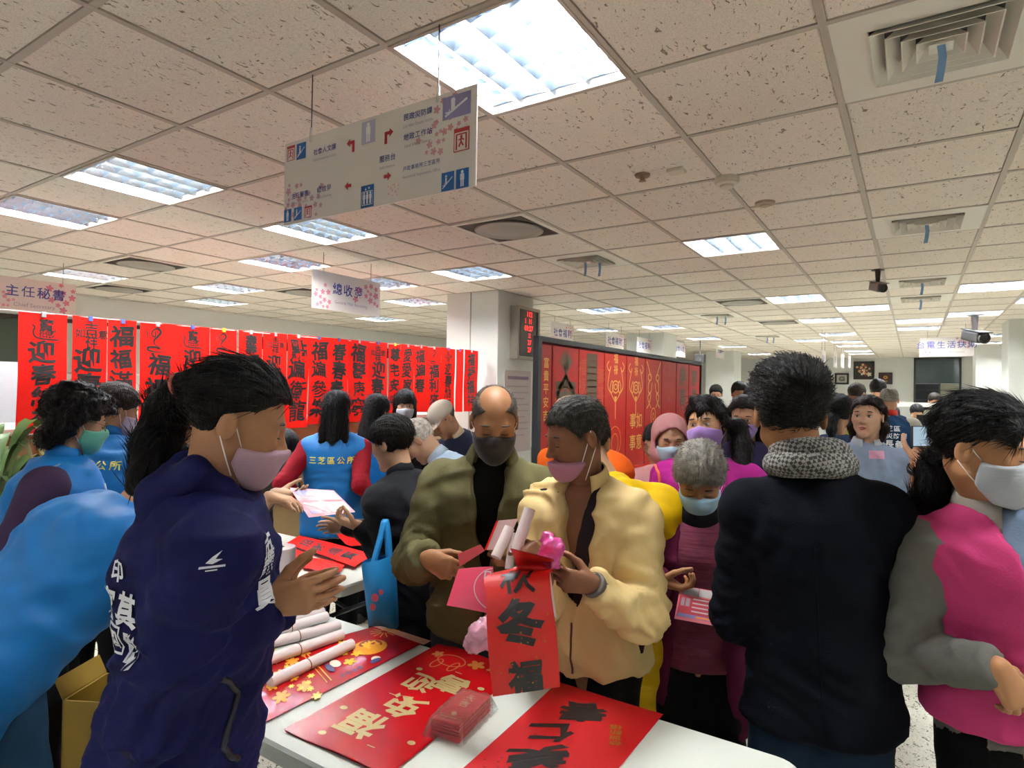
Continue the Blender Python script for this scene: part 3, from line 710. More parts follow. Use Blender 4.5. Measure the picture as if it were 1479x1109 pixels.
# ---- ceiling: slab, bars and tiles
ceil = struct(ob('ceiling', *boxvf((XL, YB, ZC+.2), (XR, YF, ZC+.32)), mat('plenum slab', (.3, .3, .3), .9)))
U0, U1 = math.floor((XL-GX)/GS), math.ceil((XR-GX)/GS); V0, V1 = math.floor((YB-GY)/GS), math.ceil((YF-GY)/GS)
bx = boxvf((-.012, YB, 0), (.012, YF, .03)); bar_y = mesh_data('grid_bar', bx[0], bx[1], grid_white)
bx = boxvf((XL, -.012, 0), (XR, .012, .03)); bar_x = mesh_data('grid_bar', bx[0], bx[1], grid_white)
for u in range(U0+1, U1): put('grid_bar', bar_y, ceil, (GX+u*GS, 0, ZC))
for v in range(V0+1, V1): put('grid_bar', bar_x, ceil, (0, GY+v*GS, ZC+.0008))
LIGHTS = [(-2, -2), (-6, -2), (-8, -2), (-6, 0), (-8, 1), (-12, 0), (-11, 2), (-13, 3), (-8, 3), (-6, 3), (-12, 7), (-2, 3), (-2, 8), (-1, 10), (-2, 12), (-6, 8), (-6, 12),
          (-8, 12), (1, 8), (2, 10), (1, 12), (0, 13), (0, 15), (-6, 16), (-6, 20), (-6, 25), (-2, 16), (-3, 18), (-2, 19), (-2, 21), (-2, 24), (-2, 26), (2, 18), (2, 21), (2, 24), (2, 26), (-9, 5),
          (-2, -7), (-6, -7), (2, -2), (2, 3), (2, -7), (-12, -5), (6, 3), (6, -2), (6, 8), (6, 14)]
CASS = [(-4, 1), (-10, 0), (-13, 1), (-10, 3), (-3, 8), (-3, 12)]
DIFF = [(0, -1), (0, 3), (-4, 3), (0, 7), (0, 9), (-4, 10), (-4, 16)]
taken = set(LIGHTS) | set(CASS) | set(DIFF)
# one tile = a slab with eased edges (a shallow tegular step)
h = .2925; V = []; 
for r, z in ((h, .008), (h-.004, .002), (h-.008, 0)): V += [(-r, -r, z), (r, -r, z), (r, r, z), (-r, r, z)]
V += [(-h, -h, .018), (h, -h, .018), (h, h, .018), (-h, h, .018)]
F = [(0, 1, 5, 4), (1, 2, 6, 5), (2, 3, 7, 6), (3, 0, 4, 7), (4, 5, 9, 8), (5, 6, 10, 9), (6, 7, 11, 10), (7, 4, 8, 11), (8, 9, 10, 11), (12, 13, 1, 0), (13, 14, 2, 1), (14, 15, 3, 2), (15, 12, 0, 3), (15, 14, 13, 12)]
F = [tuple(reversed(f)) for f in F]
TV, TF = np.array(V), F
tile_me = mesh_data('ceiling_tile', TV, TF, tile_m)
cells = []
for u in range(U0, U1):
    for v in range(V0, V1):
        if (u, v) in taken: continue
        c = np.array([GX+(u+.5)*GS, GY+(v+.5)*GS, ZC+.004]); q = c-CAMP; d = q@CF
        vis = d > .3 and abs(q@CR/d) < .95 and (q@CU)/d < .75
        cells.append((0 if vis else 1, np.hypot(q[0], q[1]), c))
cells.sort(key=lambda t: t[:2])
rest = MB()
for i, (a, b, c) in enumerate(cells):
    if i < 300: put('ceiling_tile', tile_me, ceil, c)
    else: rest.add(TV+c, TF)
o = rest.build('ceiling_tile_field', tile_m, ceil); o['kind'] = 'stuff'
# ---- ceiling lights
tube_m = mat('lit fluorescent tube', (1, .975, .93), .5, emit=TUBE_POWER)
refl_m = mat('louvre aluminium', (.62, .72, .84), .25, metal=1)
house_m = mat('lamp housing mirror', (.42, .52, .66), .22, metal=1)
fr = MB()
for a, b in (((-.298, -.298), (.298, -.285)), ((-.298, .285), (.298, .298)), ((-.298, -.285), (-.285, .285)), ((.285, -.285), (.298, .285))): fr.box((*a, -.004), (*b, .03))
L_frame = fr.data('frame', grid_white)
ho = MB(); ho.box((-.285, -.285, .085), (.285, .285, .095))
for x in (-.285, .281): ho.box((x, -.285, .03), (x+.004, .285, .09)); ho.box((-.285, x, .03), (.285, x+.004, .09))
L_house = ho.data('housing', house_m)
L_tube = mesh_data('tube', *tubevf([(0, -.27, 0), (0, .27, 0)], .010, 6), tube_m, smooth=True)
lo = MB()
for x in (-.1425, 0, .1425): lo.add([(x-.02, -.284, .055), (x+.02, -.284, .055), (x, -.284, .004), (x-.02, .284, .055), (x+.02, .284, .055), (x, .284, .004)], [(0, 2, 1), (3, 4, 5), (0, 3, 5, 2), (1, 2, 5, 4), (0, 1, 4, 3)])
L_div = lo.data('louvre_divider', refl_m)
xs = np.linspace(-.284, .284, 33); sag = .012*np.abs(np.sin((xs+.284)/.1425*math.pi))
bl = np.vstack([np.c_[xs, 0*xs-.001, .006+sag], np.c_[xs, 0*xs-.004, .05+0*xs], np.c_[xs, 0*xs+.001, .006+sag], np.c_[xs, 0*xs+.004, .05+0*xs]]); k = 33
L_blade = mesh_data('louvre_blade', bl, [(i, i+1, k+i+1, k+i) for i in range(k-1)]+[(2*k+i+1, 2*k+i, 3*k+i, 3*k+i+1) for i in range(k-1)]+[(i+1, i, 2*k+i, 2*k+i+1) for i in range(k-1)], refl_m)
ORD = ['nearest', 'second nearest', 'third nearest', 'fourth', 'fifth', 'sixth', 'seventh', 'eighth', 'ninth', 'tenth', 'eleventh', 'twelfth']
def lrow(u, v):
    if u in (-2, -3): return 'row above the large sign'
    if u == -6: return 'row left of the large sign'
    if u in (-8, -9): return 'row over the mail desk sign'
    if u < -9: return 'row behind the red banners'
    if u in (-1, 0): return 'row beyond the ceiling camera'
    if u > 4: return 'row along the right wall'
    return 'row over the far counter'
cnt = {}
for u, v in sorted(LIGHTS, key=lambda t: t[1]):
    c = (GX+(u+.5)*GS, GY+(v+.5)*GS, ZC)
    e = empty('ceiling_light', c); r = lrow(u, v); i = cnt.get(r, 0); cnt[r] = i+1
    tag(e, 'lit louvred ceiling light, %s of the %s' % (ORD[i], r), 'ceiling light', 'fluorescent ceiling lights')
    put('frame', L_frame, e); put('housing', L_house, e)
    for x in (-.214, -.0715, .0715, .214): put('tube', L_tube, e, (x, 0, .064))
    for y in np.linspace(-.25, .25, 6): put('louvre_blade', L_blade, e, (0, y, 0))
    put('louvre_divider', L_div, e)
# ---- air diffusers
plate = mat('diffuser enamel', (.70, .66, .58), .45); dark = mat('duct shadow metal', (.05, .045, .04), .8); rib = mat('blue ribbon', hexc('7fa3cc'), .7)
def sqring(h0, z0, h1, z1, t=.004):
    V = []
    for r, z in ((h0, z0), (h1, z1), (h1-t, z1), (h0-t, z0)): V += [(-r, -r, z), (r, -r, z), (r, r, z), (-r, r, z)]
    F = [];
    for a in range(4):
        b = (a+1) % 4
        for j in range(4): F.append((a*4+j, a*4+(j+1) % 4, b*4+(j+1) % 4, b*4+j))
    return V, F
D_panel = MB(); 
for (a, b) in (((-.295, -.295), (.295, -.19)), ((-.295, .19), (.295, .295)), ((-.295, -.19), (-.19, .19)), ((.19, -.19), (.295, .19))): D_panel.box((*a, 0), (*b, .012))
D_panel = D_panel.data('panel', plate)
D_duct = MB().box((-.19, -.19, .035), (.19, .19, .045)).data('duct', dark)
D_v = [mesh_data('vane', *sqring(h, -.014, h-.035, .03), plate) for h in (.19, .148, .106, .066)]
D_c = MB().box((-.032, -.032, -.012), (.032, .032, -.006)).data('centre_plate', plate)
rp = [(0, 0, -.012), (.004, .0, -.05), (0, .004, -.09), (-.006, .006, -.125)]
D_r = MB()
for a, b in zip(rp, rp[1:]): D_r.add([(a[0]-.011, a[1], a[2]), (a[0]+.011, a[1], a[2]), (b[0]+.011, b[1], b[2]), (b[0]-.011, b[1], b[2]), (a[0]-.011, a[1]+.001, a[2]), (a[0]+.011, a[1]+.001, a[2]), (b[0]+.011, b[1]+.001, b[2]), (b[0]-.011, b[1]+.001, b[2])], BOXF2 if 0 else [(0, 1, 2, 3), (7, 6, 5, 4), (0, 3, 7, 4), (1, 5, 6, 2)])
D_r = D_r.data('ribbon', rib)
DL = ['large square air diffuser with blue ribbon at the top right corner', 'square air diffuser with blue ribbon, second nearest on the right', 'square air diffuser with two ribbons right of the round cassette unit',
      'flat square diffuser with blue ribbon beside the ceiling camera', 'small square diffuser with ribbon just beyond the one by the ceiling camera', 'distant square diffuser with dark ribbons above the red display board', 'farthest square diffuser with ribbons over the middle of the hall']
for (u, v), lb in zip(DIFF, DL):
    e = empty('air_diffuser', (GX+(u+.5)*GS, GY+(v+.5)*GS, ZC)); tag(e, lb, 'air vent', 'square ceiling diffusers')
    put('panel', D_panel, e); put('duct', D_duct, e); put('centre_plate', D_c, e); put('ribbon', D_r, e, (0, -.02, 0))
    if u == -4: put('ribbon', D_r, e, (.1, .05, 0))
    for m_ in D_v: put('vane', m_, e)
grille = mat('cassette grille', hexc('6e675f'), .5, bump=.6, bscale=130, bstretch=(1, .05, 1))
C_f = MB()
for (a, b) in (((-.295, -.295), (.295, -.26)), ((-.295, .26), (.295, .295)), ((-.295, -.26), (-.26, .26)), ((.26, -.26), (.295, .26))): C_f.box((*a, -.006), (*b, .01))
C_f = C_f.data('panel', plate)
g_ = MB()
for i in range(26):
    y = -.255+.51*i/25; g_.box((-.26, y-.003, -.002), (.26, y+.003, .012))
g_.box((-.26, -.26, .03), (.26, .26, .04)); C_g = g_.data('grille', grille)
C_r = mesh_data('outlet_ring', *lathe([(.15, .02), (.235, -.004), (.24, -.012), (.225, -.016), (.19, -.006), (.15, -.014), (.0, -.022)], (0, 0, 0), (0, 0, 1), 32), mat('cassette ring', hexc('8f877c'), .4), smooth=True)
CL = ['round outlet cassette air conditioner in dark square grille near the ceiling middle', 'grey cassette air conditioner left of the mail desk sign', 'far left cassette air conditioner above the chief secretary sign', 'cassette air conditioner above the left run of red banners',
      'beige cassette air conditioner beyond the ceiling middle, nearer of two', 'beige cassette air conditioner beyond the ceiling middle, farther of two']
for (u, v), lb in zip(CASS, CL):
    e = empty('cassette_air_conditioner', (GX+(u+.5)*GS, GY+(v+.5)*GS, ZC)); tag(e, lb, 'air conditioner', 'ceiling cassettes')
    put('panel', C_f, e); put('grille', C_g, e); put('outlet_ring', C_r, e)
# ---- small ceiling fittings
cream = mat('cream plastic', hexc('c9bfae'), .5)
def fitting(name, px, prof, lb, cat, m=cream):
    p = atz(*px, ZC); p[2] = ZC; o = ob(name, *lathe([(r, -z) for r, z in prof], p, (0, 0, 1), 24), m, loc=p, smooth=False); tag(o, lb, cat); return o
fitting('smoke_detector', (1050, 258), [(.062, -.004), (.062, .012), (.056, .03), (.036, .034), (.034, .046), (.0, .048)], 'round cream smoke detector below a ceiling bar crossing', 'smoke detector')
fitting('heat_detector', (1105, 293), [(.055, -.004), (.055, .01), (.03, .016), (.028, .02), (0, .021)], 'low round ceiling detector behind the smoke detector', 'detector', mat('tan plastic', hexc('a8937c'), .6))
fitting('sprinkler_rosette', (928, 253), [(.04, -.004), (.036, .008), (.014, .01), (.012, .028), (.02, .03), (0, .032)], 'small brown sprinkler rosette beside the cream ceiling box', 'sprinkler', mat('brown brass', hexc('8a6f58'), .5))
p = atz(977, 246, ZC); p[2] = ZC
o = MB().box((p[0]-.04, p[1]-.035, ZC-.014), (p[0]+.04, p[1]+.035, ZC+.004)).build('ceiling_box', cream, bevel=.004, loc=p); tag(o, 'small cream plastic box on ceiling tile beside the sprinkler', 'box')
def cctv(px, lb, k=1.0, aim=(.2, -1, -.35), lamp=False):
    p = atz(*px, ZC); p[2] = ZC; e = empty('ceiling_camera' if not lamp else 'ceiling_projector', p); tag(e, lb, 'camera' if not lamp else 'projector')
    g = mat('camera grey', hexc('77706a' if not lamp else '2e2c2c'), .4) if not lamp else mat('lamp black', hexc('2a2828'), .4); d_ = mat('camera dark', hexc('2b2624'), .35)
    ob('mount', *lathe([(.045*k, .002), (.045*k, -.006), (.02*k, -.012), (.014*k, -.1*k), (0, -.1*k)], p, n=14), d_, e)
    c = p-A(0, 0, .13*k); a = nz(aim); s_ = nz(np.cross(a, (0, 0, 1))); t = np.cross(s_, a)
    MB().obox(c, a*.085*k, s_*.034*k, t*.032*k).build('housing', g, e, bevel=.01*k)
    ob('lens', *lathe([(.03*k, .08*k), (.032*k, .1*k), (.026*k, .1*k), (.02*k, .088*k), (0, .086*k)], c, a, 16), d_, e)
    MB().obox(c+t*.036*k+a*.01*k, a*.095*k, s_*.037*k, t*.003*k).build('sun_shield', g, e)
    return e
cctv((1268, 390), 'grey security camera hanging from the ceiling on a dark stem', 1.15, (.45, -1, -.3))
cctv((1408, 455), 'dark boxy floodlight hanging at the ceiling above the white far sign', 2.2, (.5, -1, -.25), True)
# ---- columns
cols = [(-4.6, 5.67), (-4.6, 11.1), (-4.6, 16.5), (1.12, 11.1), (1.12, 16.5)]
for i, (x, y) in enumerate(cols):
    struct(MB().box((x, y, 0), (x+.73, y+.75, ZC+.1)).build('trim_%d' % (i+1), white_paint, bevel=.008))
MB().box((-4.255, 5.66, 0), (-4.245, 5.672, ZC)).build('conduit', mat('conduit grey', hexc('a9aaa5'), .5), bpy.data.objects['trim_1'])
# ---- left wall: dark curtain rail band, windows
dk = mat('dark window frame', hexc('24241f'), .4); glass_dark = mat('night window glass', hexc('141b1c'), .06, spec=.8); blind = mat('pale blind', hexc('b9b6ab'), .8)
def window(n, lo, hi, panes, axis, fm=dk, gm=glass_dark, bar=.05):
    """window of frame and panes on a wall; axis = index of the wall's run"""
    lo = np.array(lo, float); hi = np.array(hi, float); other = 1-axis
    wd = MB(); t = hi[other]-lo[other]
    def bx_(a0, a1, z0, z1, o0, o1):
        l = np.zeros(3); h_ = np.zeros(3); l[axis], h_[axis] = a0, a1; l[other], h_[other] = o0, o1; l[2], h_[2] = z0, z1; return l, h_
    o0, o1 = lo[other], hi[other]
    for q in (bx_(lo[axis], hi[axis], lo[2], lo[2]+bar, o0, o1), bx_(lo[axis], hi[axis], hi[2]-bar, hi[2], o0, o1), bx_(lo[axis], lo[axis]+bar, lo[2], hi[2], o0, o1), bx_(hi[axis]-bar, hi[axis], lo[2], hi[2], o0, o1)): wd.box(*q)
    W = wd.build('window_%d' % n, fm); struct(W)
    for (a0, a1, z0, z1, m_) in panes:
        a0_, a1_ = lo[axis]+(hi[axis]-lo[axis])*a0, lo[axis]+(hi[axis]-lo[axis])*a1; z0_, z1_ = lo[2]+(hi[2]-lo[2])*z0, lo[2]+(hi[2]-lo[2])*z1
        MB().box(*bx_(a0_+.012, a1_-.012, z0_+.012, z1_-.012, o0+t*.3, o1-t*.3)).build('pane', m_ or gm, W)
    for (a0, a1, z0, z1, m_) in panes:
        if a0 > 0.02:
            x = lo[axis]+(hi[axis]-lo[axis])*a0; MB().box(*bx_(x-.02, x+.02, lo[2]+(hi[2]-lo[2])*z0, lo[2]+(hi[2]-lo[2])*z1, o0, o1)).build('mullion', fm, W)
    return W
green_b = mat('green roller blind', hexc('3d4a3a'), .7)
window(1, (XL, 1.2, .9), (XL+.06, 5.4, 2.42), [(0, .5, .55, 1, green_b), (.5, 1, .55, 1, blind), (0, .5, 0, .55, glass_dark), (.5, 1, 0, .55, blind)], 1)
window(2, (XL, 6.0, .9), (XL+.06, 10.6, 2.42), [(0, .5, .12, .86, blind), (.5, 1, .12, .86, blind), (0, .5, .86, 1, glass_dark), (.5, 1, .86, 1, glass_dark)], 1)
struct(MB().box((XL, YB, 2.42), (XL+.3, YF, ZC)).build('trim_6', white_paint))
# ---- far wall: window, dark doorway, pictures, sign
p0, p1 = aty(1320, 517, YF), aty(1388, 600, YF)
W3 = window(3, (p0[0], YF-.06, .8), (p1[0], YF, p0[2]), [(0, 1, .62, 1, mat('teal pane', hexc('39484a'), .1)), (.0, .55, 0, .62, mat('blue black pane', hexc('23262f'), .08)), (.55, 1, 0, .62, mat('curtained pane', hexc('8b8878'), .7))], 0)
for i in range(4): MB().box((p0[0]+.05, YF-.08, .95+.28*i), (p1[0]-.05, YF-.065, .965+.28*i)).build('grille_bar', dk, W3)
q0, q1 = aty(1143, 528, YF), aty(1182, 600, YF)
window(4, (q0[0], YF-.06, .1), (q1[0], YF, q0[2]), [(0, .5, 0, 1, mat('olive pane', hexc('3a4034'), .2)), (.5, 1, 0, 1, mat('pale pane', hexc('a8ab9f'), .4))], 0)
def picture(px0, px1, lb, fcol, bcol, motif):
    a, b = aty(*px0, YF), aty(*px1, YF); x0, x1, z1, z0 = a[0], b[0], a[2], b[2]; cx, cz = (x0+x1)/2, (z0+z1)/2
    e = empty('framed_picture', (cx, YF, cz)); tag(e, lb, 'picture')
    m_ = MB(); t = .05
    for l, h_ in (((x0, z0), (x1, z0+t)), ((x0, z1-t), (x1, z1)), ((x0, z0), (x0+t, z1)), ((x1-t, z0), (x1, z1))): m_.box((l[0], YF-.04, l[1]), (h_[0], YF, h_[1]))
    m_.build('frame', swatch(fcol), e)
    MB().box((x0+t, YF-.02, z0+t), (x1-t, YF-.004, z1-t)).build('canvas', swatch(bcol), e)
    fn = planar((cx, YF-.022, cz), (1, 0, 0), (0, 0, 1))
    for q_, (c_, s_) in enumerate(motif((x1-x0)/2-t, (z1-z0)/2-t)): printed('print', s_, planar((cx, YF-.022-.003*q_, cz), (1, 0, 0), (0, 0, 1)), swatch(c_), e)
picture((1206, 539), (1226, 555), 'small dark framed picture with pale calligraphy, left of three on the far wall', '1e1a17', 'b9b4a6', lambda w_, h_: [('6b665e', ring2d(0, 0, w_*.5, h_*.5, .03)), ('57524a', text2d('福', .16))])
picture((1233, 522), (1263, 548), 'largest dark picture with pale blossoms, middle of three on the far wall', '181412', '2a211b', lambda w_, h_: [('d8cdb4', scatter2d(0, -.4*h_, .4*w_, .25*h_, .06, .11, 16, (-w_, -h_, w_, h_))), ('c7a06a', scatter2d(0, .3*h_, .4*w_, .3*h_, .03, .06, 9, (-w_, -h_, w_, h_))), ('8e2f2a', scatter2d(0, -.1*h_, .4*w_, .4*h_, .03, .05, 6, (-w_, -h_, w_, h_)))])
picture((1269, 538), (1289, 555), 'dark red framed plaque with gold emblem, right of three on the far wall', '2a1512', '3b1411', lambda w_, h_: [('c99a3a', ell2d(0, .03, w_*.45, h_*.4)), ('8f2a1e', ell2d(0, .03, w_*.25, h_*.2)), ('c99a3a', rect2d(-w_*.4, -h_*.75, w_*.4, -h_*.55))])
# ---- LED calendar clock and notice on the column
CXF = -4.6+.73
a, b = atx(737, 441, CXF), atx(768, 521, CXF)
y0, y1, z0, z1 = a[1], b[1], min(b[2], 2.05) if 0 else b[2], a[2]
e = empty('led_clock', (CXF, (y0+y1)/2, (z0+z1)/2)); tag(e, 'tall LED calendar clock with red digits on the white column', 'clock')
al = mat('clock aluminium', hexc('9a948a'), .4, metal=.4)
m_ = MB(); t = .035
for l, h_ in (((y0, z0), (y1, z0+t)), ((y0, z1-t), (y1, z1)), ((y0, z0+t), (y0+t, z1-t)), ((y1-t, z0+t), (y1, z1-t))): m_.box((CXF, l[0], l[1]), (CXF+.11, h_[0], h_[1]))
m_.build('case', al, e, bevel=.004)
MB().box((CXF+.002, y0+t, z0+t), (CXF+.095, y1-t, z1-t)).build('screen', mat('clock screen', hexc('2a2123'), .2), e)
fn = planar((CXF+.097, (y0+y1)/2, (z0+z1)/2), (0, 1, 0), (0, 0, 1)); led = mat('red LED digits', (1, .02, .02), .4, emit=2.2)
Hc = z1-z0
for s_, cy, sz, cx in (('112', .37, .085, .03), ('1  11', .235, .08, 0), ('09:27', .10, .085, .01), ('三', -.04, .06, .03), ('27', -.17, .08, .03), ('27', -.31, .08, .03)):
    printed('digits', text2d(s_, sz, cx, cy*Hc, off=.012, fit=(y1-y0)*.72), fn, led, e)
for s_, cy in (('年', .36), ('月', .235), ('星', -.03), ('溫', -.16), ('度', -.30)): printed('caption', text2d(s_, .06, -.24 if cy < 0 else -.22, cy*Hc), fn, swatch('8d8a86'), e)
a, b = atx(728, 534, CXF), atx(764, 650, CXF)
e = empty('notice_poster', (CXF, (a[1]+b[1])/2, (a[2]+b[2])/2)); tag(e, 'pale mauve notice sheet under the LED clock on the column', 'poster')
MB().box((CXF, a[1], b[2]), (CXF+.012, b[1], a[2])).build('sheet', swatch('b7aaa6'), e)
fn = planar((CXF+.014, (a[1]+b[1])/2, (a[2]+b[2])/2), (0, 1, 0), (0, 0, 1)); wy = (b[1]-a[1])/2; hz_ = (a[2]-b[2])/2
printed('heading', rect2d(-wy*.8, hz_*.78, wy*.8, hz_*.86), fn, swatch('7f6f86'), e)
for i in range(9): printed('text_line', rect2d(-wy*.8, hz_*(.6-.15*i), wy*(.8-.3*(i % 3 == 2)), hz_*(.6-.15*i)+.012), fn, swatch('9a8f92'), e)
# ================================================================== hanging signs
sign_w = mat('sign acrylic', hexc('e2dbd7'), .4, spec=.25); wire_m = mat('steel wire', hexc('55504a'), .4, metal=.8); hook_m = mat('clear hook', hexc('cfcabf'), .2)
INK = '3a3f8f'
def hung_sign(c0, c1, z0, z1, lb, name='hanging_sign', rows=(), blossoms=(), wires=(.15, .85), nrm=None, m=sign_w, group='hanging signs', th=.006):
    """sign panel between plan points c0 -> c1 (left to right as read), z0..z1, hung on two wires"""
    c0, c1 = A(*c0, 0), A(*c1, 0); ex = nz(c1-c0); n = np.cross(ex, A(0, 0, 1)); W_ = np.linalg.norm(c1-c0); mid = (c0+c1)/2+A(0, 0, (z0+z1)/2)
    e = empty(name, mid); tag(e, lb, 'sign', group)
    MB().obox(mid, ex*W_/2, n*th/2, A(0, 0, (z1-z0)/2)).build('panel', m, e)
    for t in wires:
        p = c0+ex*W_*t; mb = MB(); mb.tube([p+A(0, 0, z1-.02), p+A(0, 0, z1+.03)], .006, 6); mb.build('hook', hook_m, e)
        MB().tube([p+A(0, 0, z1+.02), p+A(0, 0, ZC)], .0022, 5).build('wire', wire_m, e)
    fn = planar(mid+n*(th/2+.0012), ex, (0, 0, 1))
    fnb = planar(mid+n*(th/2+.0006), ex, (0, 0, 1))
    for i, (x, y, r, c) in enumerate(blossoms):
        bd = (-W_/2, -(z1-z0)/2, W_/2, (z1-z0)/2)
        printed('blossom_print', scatter2d(x*W_, y*(z1-z0), r*.55, r*.5, r*.14, r*.3, 12, bd), planar(mid+n*(th/2+.0004+.0001*i), ex, (0, 0, 1)), swatch(c), e)['kind'] = 'stuff'
    for (s_, sz, x, y, col, off) in rows: printed('lettering', text2d(s_, sz, x*W_, y*(z1-z0), off, pitch=1.12), fn, swatch(col), e)
    return e, fn, W_, z1-z0
YS = GY-2*GS
pl, pr_ = aty(413, 207, YS), aty(690, 123, YS); zt = (pl[2]+pr_[2])/2; zb = (aty(410, 325, YS)[2]+aty(685, 270, YS)[2])/2
wl0 = (aty(450, 190, YS)[0]-pl[0])/(pr_[0]-pl[0]); wl1 = (aty(633, 140, YS)[0]-pl[0])/(pr_[0]-pl[0])
e, fn, W_, Hs = hung_sign((pl[0], YS), (pr_[0], YS), zb, zt, 'large white direction sign with red arrows hanging nearest the camera', blossoms=[(.40, .28, .06, 'cf8f97'), (.33, .1, .05, 'd49aa2'), (-.45, -.2, .05, 'c98fa6'), (-.32, -.3, .05, 'c596ac'), (.13, -.35, .02, 'dcaab2')], wires=(wl0, wl1))
def pos(px, py):  # place on the sign face measured from its centre
    q = aty(px, py, YS); return q[0]-(pl[0]+pr_[0])/2, q[2]-(zt+zb)/2
def sline(s_, x0, x1, yy, col=INK, thick=0.0, hgt=None):
    a, b = pos(*x0), pos(*x1); cx, cy = (a[0]+b[0])/2, (a[1]+b[1])/2; n = len(s_); wd = b[0]-a[0]
    cj = any(ord(c) > 0x2000 for c in s_); sz = wd/(1.05*n) if cj else hgt
    printed('lettering', text2d(s_, sz, cx, cy+yy, thick, fit=wd, pitch=1.05), fn, swatch(col), e)
for s_, a, b, en in (('社會人文課', (454, 219), (487, 213), 'Social Humanities Section'), ('主任秘書', (422, 284), (447, 279), 'Chief Secretary'), ('總收發', (459, 275), (480, 270), 'General Receiving'),
                     ('民政災防課', (584, 170), (626, 160), 'Civil Affairs Disaster Section'), ('地政工作站', (584, 199), (626, 189), 'Land Affairs Station'), ('服務台', (549, 231), (573, 226), 'Information'), ('戶政事務所三芝區所', (583, 244), (637, 233), 'Household Registration Office')):
    sline(s_, a, b, 0, INK, .012)
    sline(en, a, b, -.028, '9a90a2', 0, .014)
def icon(px0, px1, col, fig):
    a, b = pos(*px0), pos(*px1); x0, x1, y1, y0 = a[0], b[0], a[1], b[1]; w_, h_ = x1-x0, y1-y0; cx, cy = (x0+x1)/2, (y0+y1)/2
    printed('icon', rect2d(x0, y0, x1, y1), fn, swatch(col), e)
    f2 = planar(fn(np.array([0.]), np.array([0.]))[0], (1, 0, 0), (0, 0, 1), .0008)
    L = []
    if fig == 'exit':
        L = [rect2d(x0+w_*.06, y0+h_*.04, x1-w_*.06, y1-h_*.18)]; printed('icon', merge2d(L), f2, swatch('e9ddda'), e); f3 = planar(fn(np.array([0.]), np.array([0.]))[0], (1, 0, 0), (0, 0, 1), .0014)
        K = [rect2d(cx-w_*.36, y0+h_*.08, cx-w_*.26, y1-h_*.24), rect2d(cx+w_*.26, y0+h_*.08, cx+w_*.36, y1-h_*.24), rect2d(cx-w_*.36, y1-h_*.3, cx+w_*.36, y1-h_*.24), ell2d(cx, cy+h_*.12, w_*.08),
             line2d([(cx, cy+h_*.06), (cx-w_*.02, cy-h_*.1), (cx-w_*.16, cy-h_*.3)], w_*.1), line2d([(cx-w_*.02, cy-h_*.1), (cx+w_*.14, cy-h_*.28)], w_*.09), line2d([(cx-w_*.18, cy-h_*.02), (cx, cy+h_*.05), (cx+w_*.18, cy-h_*.04)], w_*.07)]
        printed('icon', merge2d(K), f3, swatch(col), e); return
    if fig == 'man': L = [ell2d(cx, cy+h_*.33, w_*.11), rect2d(cx-w_*.16, cy-h_*.08, cx+w_*.16, cy+h_*.24), rect2d(cx-w_*.13, cy-h_*.42, cx-w_*.02, cy-h_*.08), rect2d(cx+w_*.02, cy-h_*.42, cx+w_*.13, cy-h_*.08)]
    if fig == 'stair': L = [line2d([(cx-w_*.4, cy-h_*.35), (cx+w_*.38, cy+h_*.2)], w_*.07), ell2d(cx-w_*.12, cy+h_*.28, w_*.08), rect2d(cx-w_*.19, cy-h_*.12, cx-w_*.05, cy+h_*.2), line2d([(cx-w_*.4, cy-h_*.2), (cx-w_*.25, cy-h_*.2), (cx-w_*.25, cy-h_*.08)], w_*.04)]
    if fig == 'lift':
        for k in (-.24, 0, .24): L += [ell2d(cx+w_*k, cy+h_*.14, w_*.07), rect2d(cx+w_*(k-.09), cy-h_*.12, cx+w_*(k+.09), cy+h_*.08), rect2d(cx+w_*(k-.06), cy-h_*.34, cx+w_*(k+.06), cy-h_*.12)]
        L += [line2d([(cx-w_*.4, cy+h_*.22), (cx-w_*.4, cy-h_*.38), (cx+w_*.4, cy-h_*.38), (cx+w_*.4, cy+h_*.22), (cx-w_*.4, cy+h_*.22)], w_*.04), poly2d([(cx-w_*.2, cy+h_*.28), (cx-w_*.06, cy+h_*.28), (cx-w_*.13, cy+h_*.4)]), poly2d([(cx+w_*.06, cy+h_*.4), (cx+w_*.2, cy+h_*.4), (cx+w_*.13, cy+h_*.28)])]
    printed('icon', merge2d(L), f2, swatch('e6e4ea'), e)
BL, RD = '1c5fa8', 'b8323a'
icon((416, 213), (427, 231), RD, 'exit'); icon((430, 209), (443, 228), BL, 'stair'); icon((412, 304), (422, 320), BL, 'man'); icon((426, 301), (437, 317), BL, 'stair'); icon((441, 299), (451, 313), RD, 'exit')
icon((523, 270), (541, 298), BL, 'lift'); icon((657, 188), (679, 216), RD, 'exit'); icon((639, 251), (657, 274), BL, 'stair'); icon((660, 246), (678, 270), BL, 'man')
icon((524, 178), (543, 205), 'b3b0c8', 'none' if 0 else 'man'); icon((641, 143), (681, 164), '8f86b4', 'stair')
def arrow(px, ang, bent=0):
    x, y = pos(*px); k = .016
    P = [(-1, -.35), (0, -.35), (0, -.9), (1, 0), (0, .9), (0, .35), (-1, .35)]
    V = np.array(P)*k; a = math.radians(ang); V = V@np.array([[math.cos(a), math.sin(a)], [-math.sin(a), math.cos(a)]])+(x, y)
    L = [(V, [(0, 1, 5, 6), (2, 3, 4)])]
    if bent: L.append(rect2d(x-bent*k-.006 if bent > 0 else x+k-.006, y-.034, x-bent*k+.006 if bent > 0 else x+k+.006, y+.0055))
    printed('arrow', merge2d(L), fn, swatch('b3243a'), e)
arrow((507, 207), 180, -1); arrow((564, 192), 0, 1); arrow((504, 269), 180); arrow((561, 255), 0)
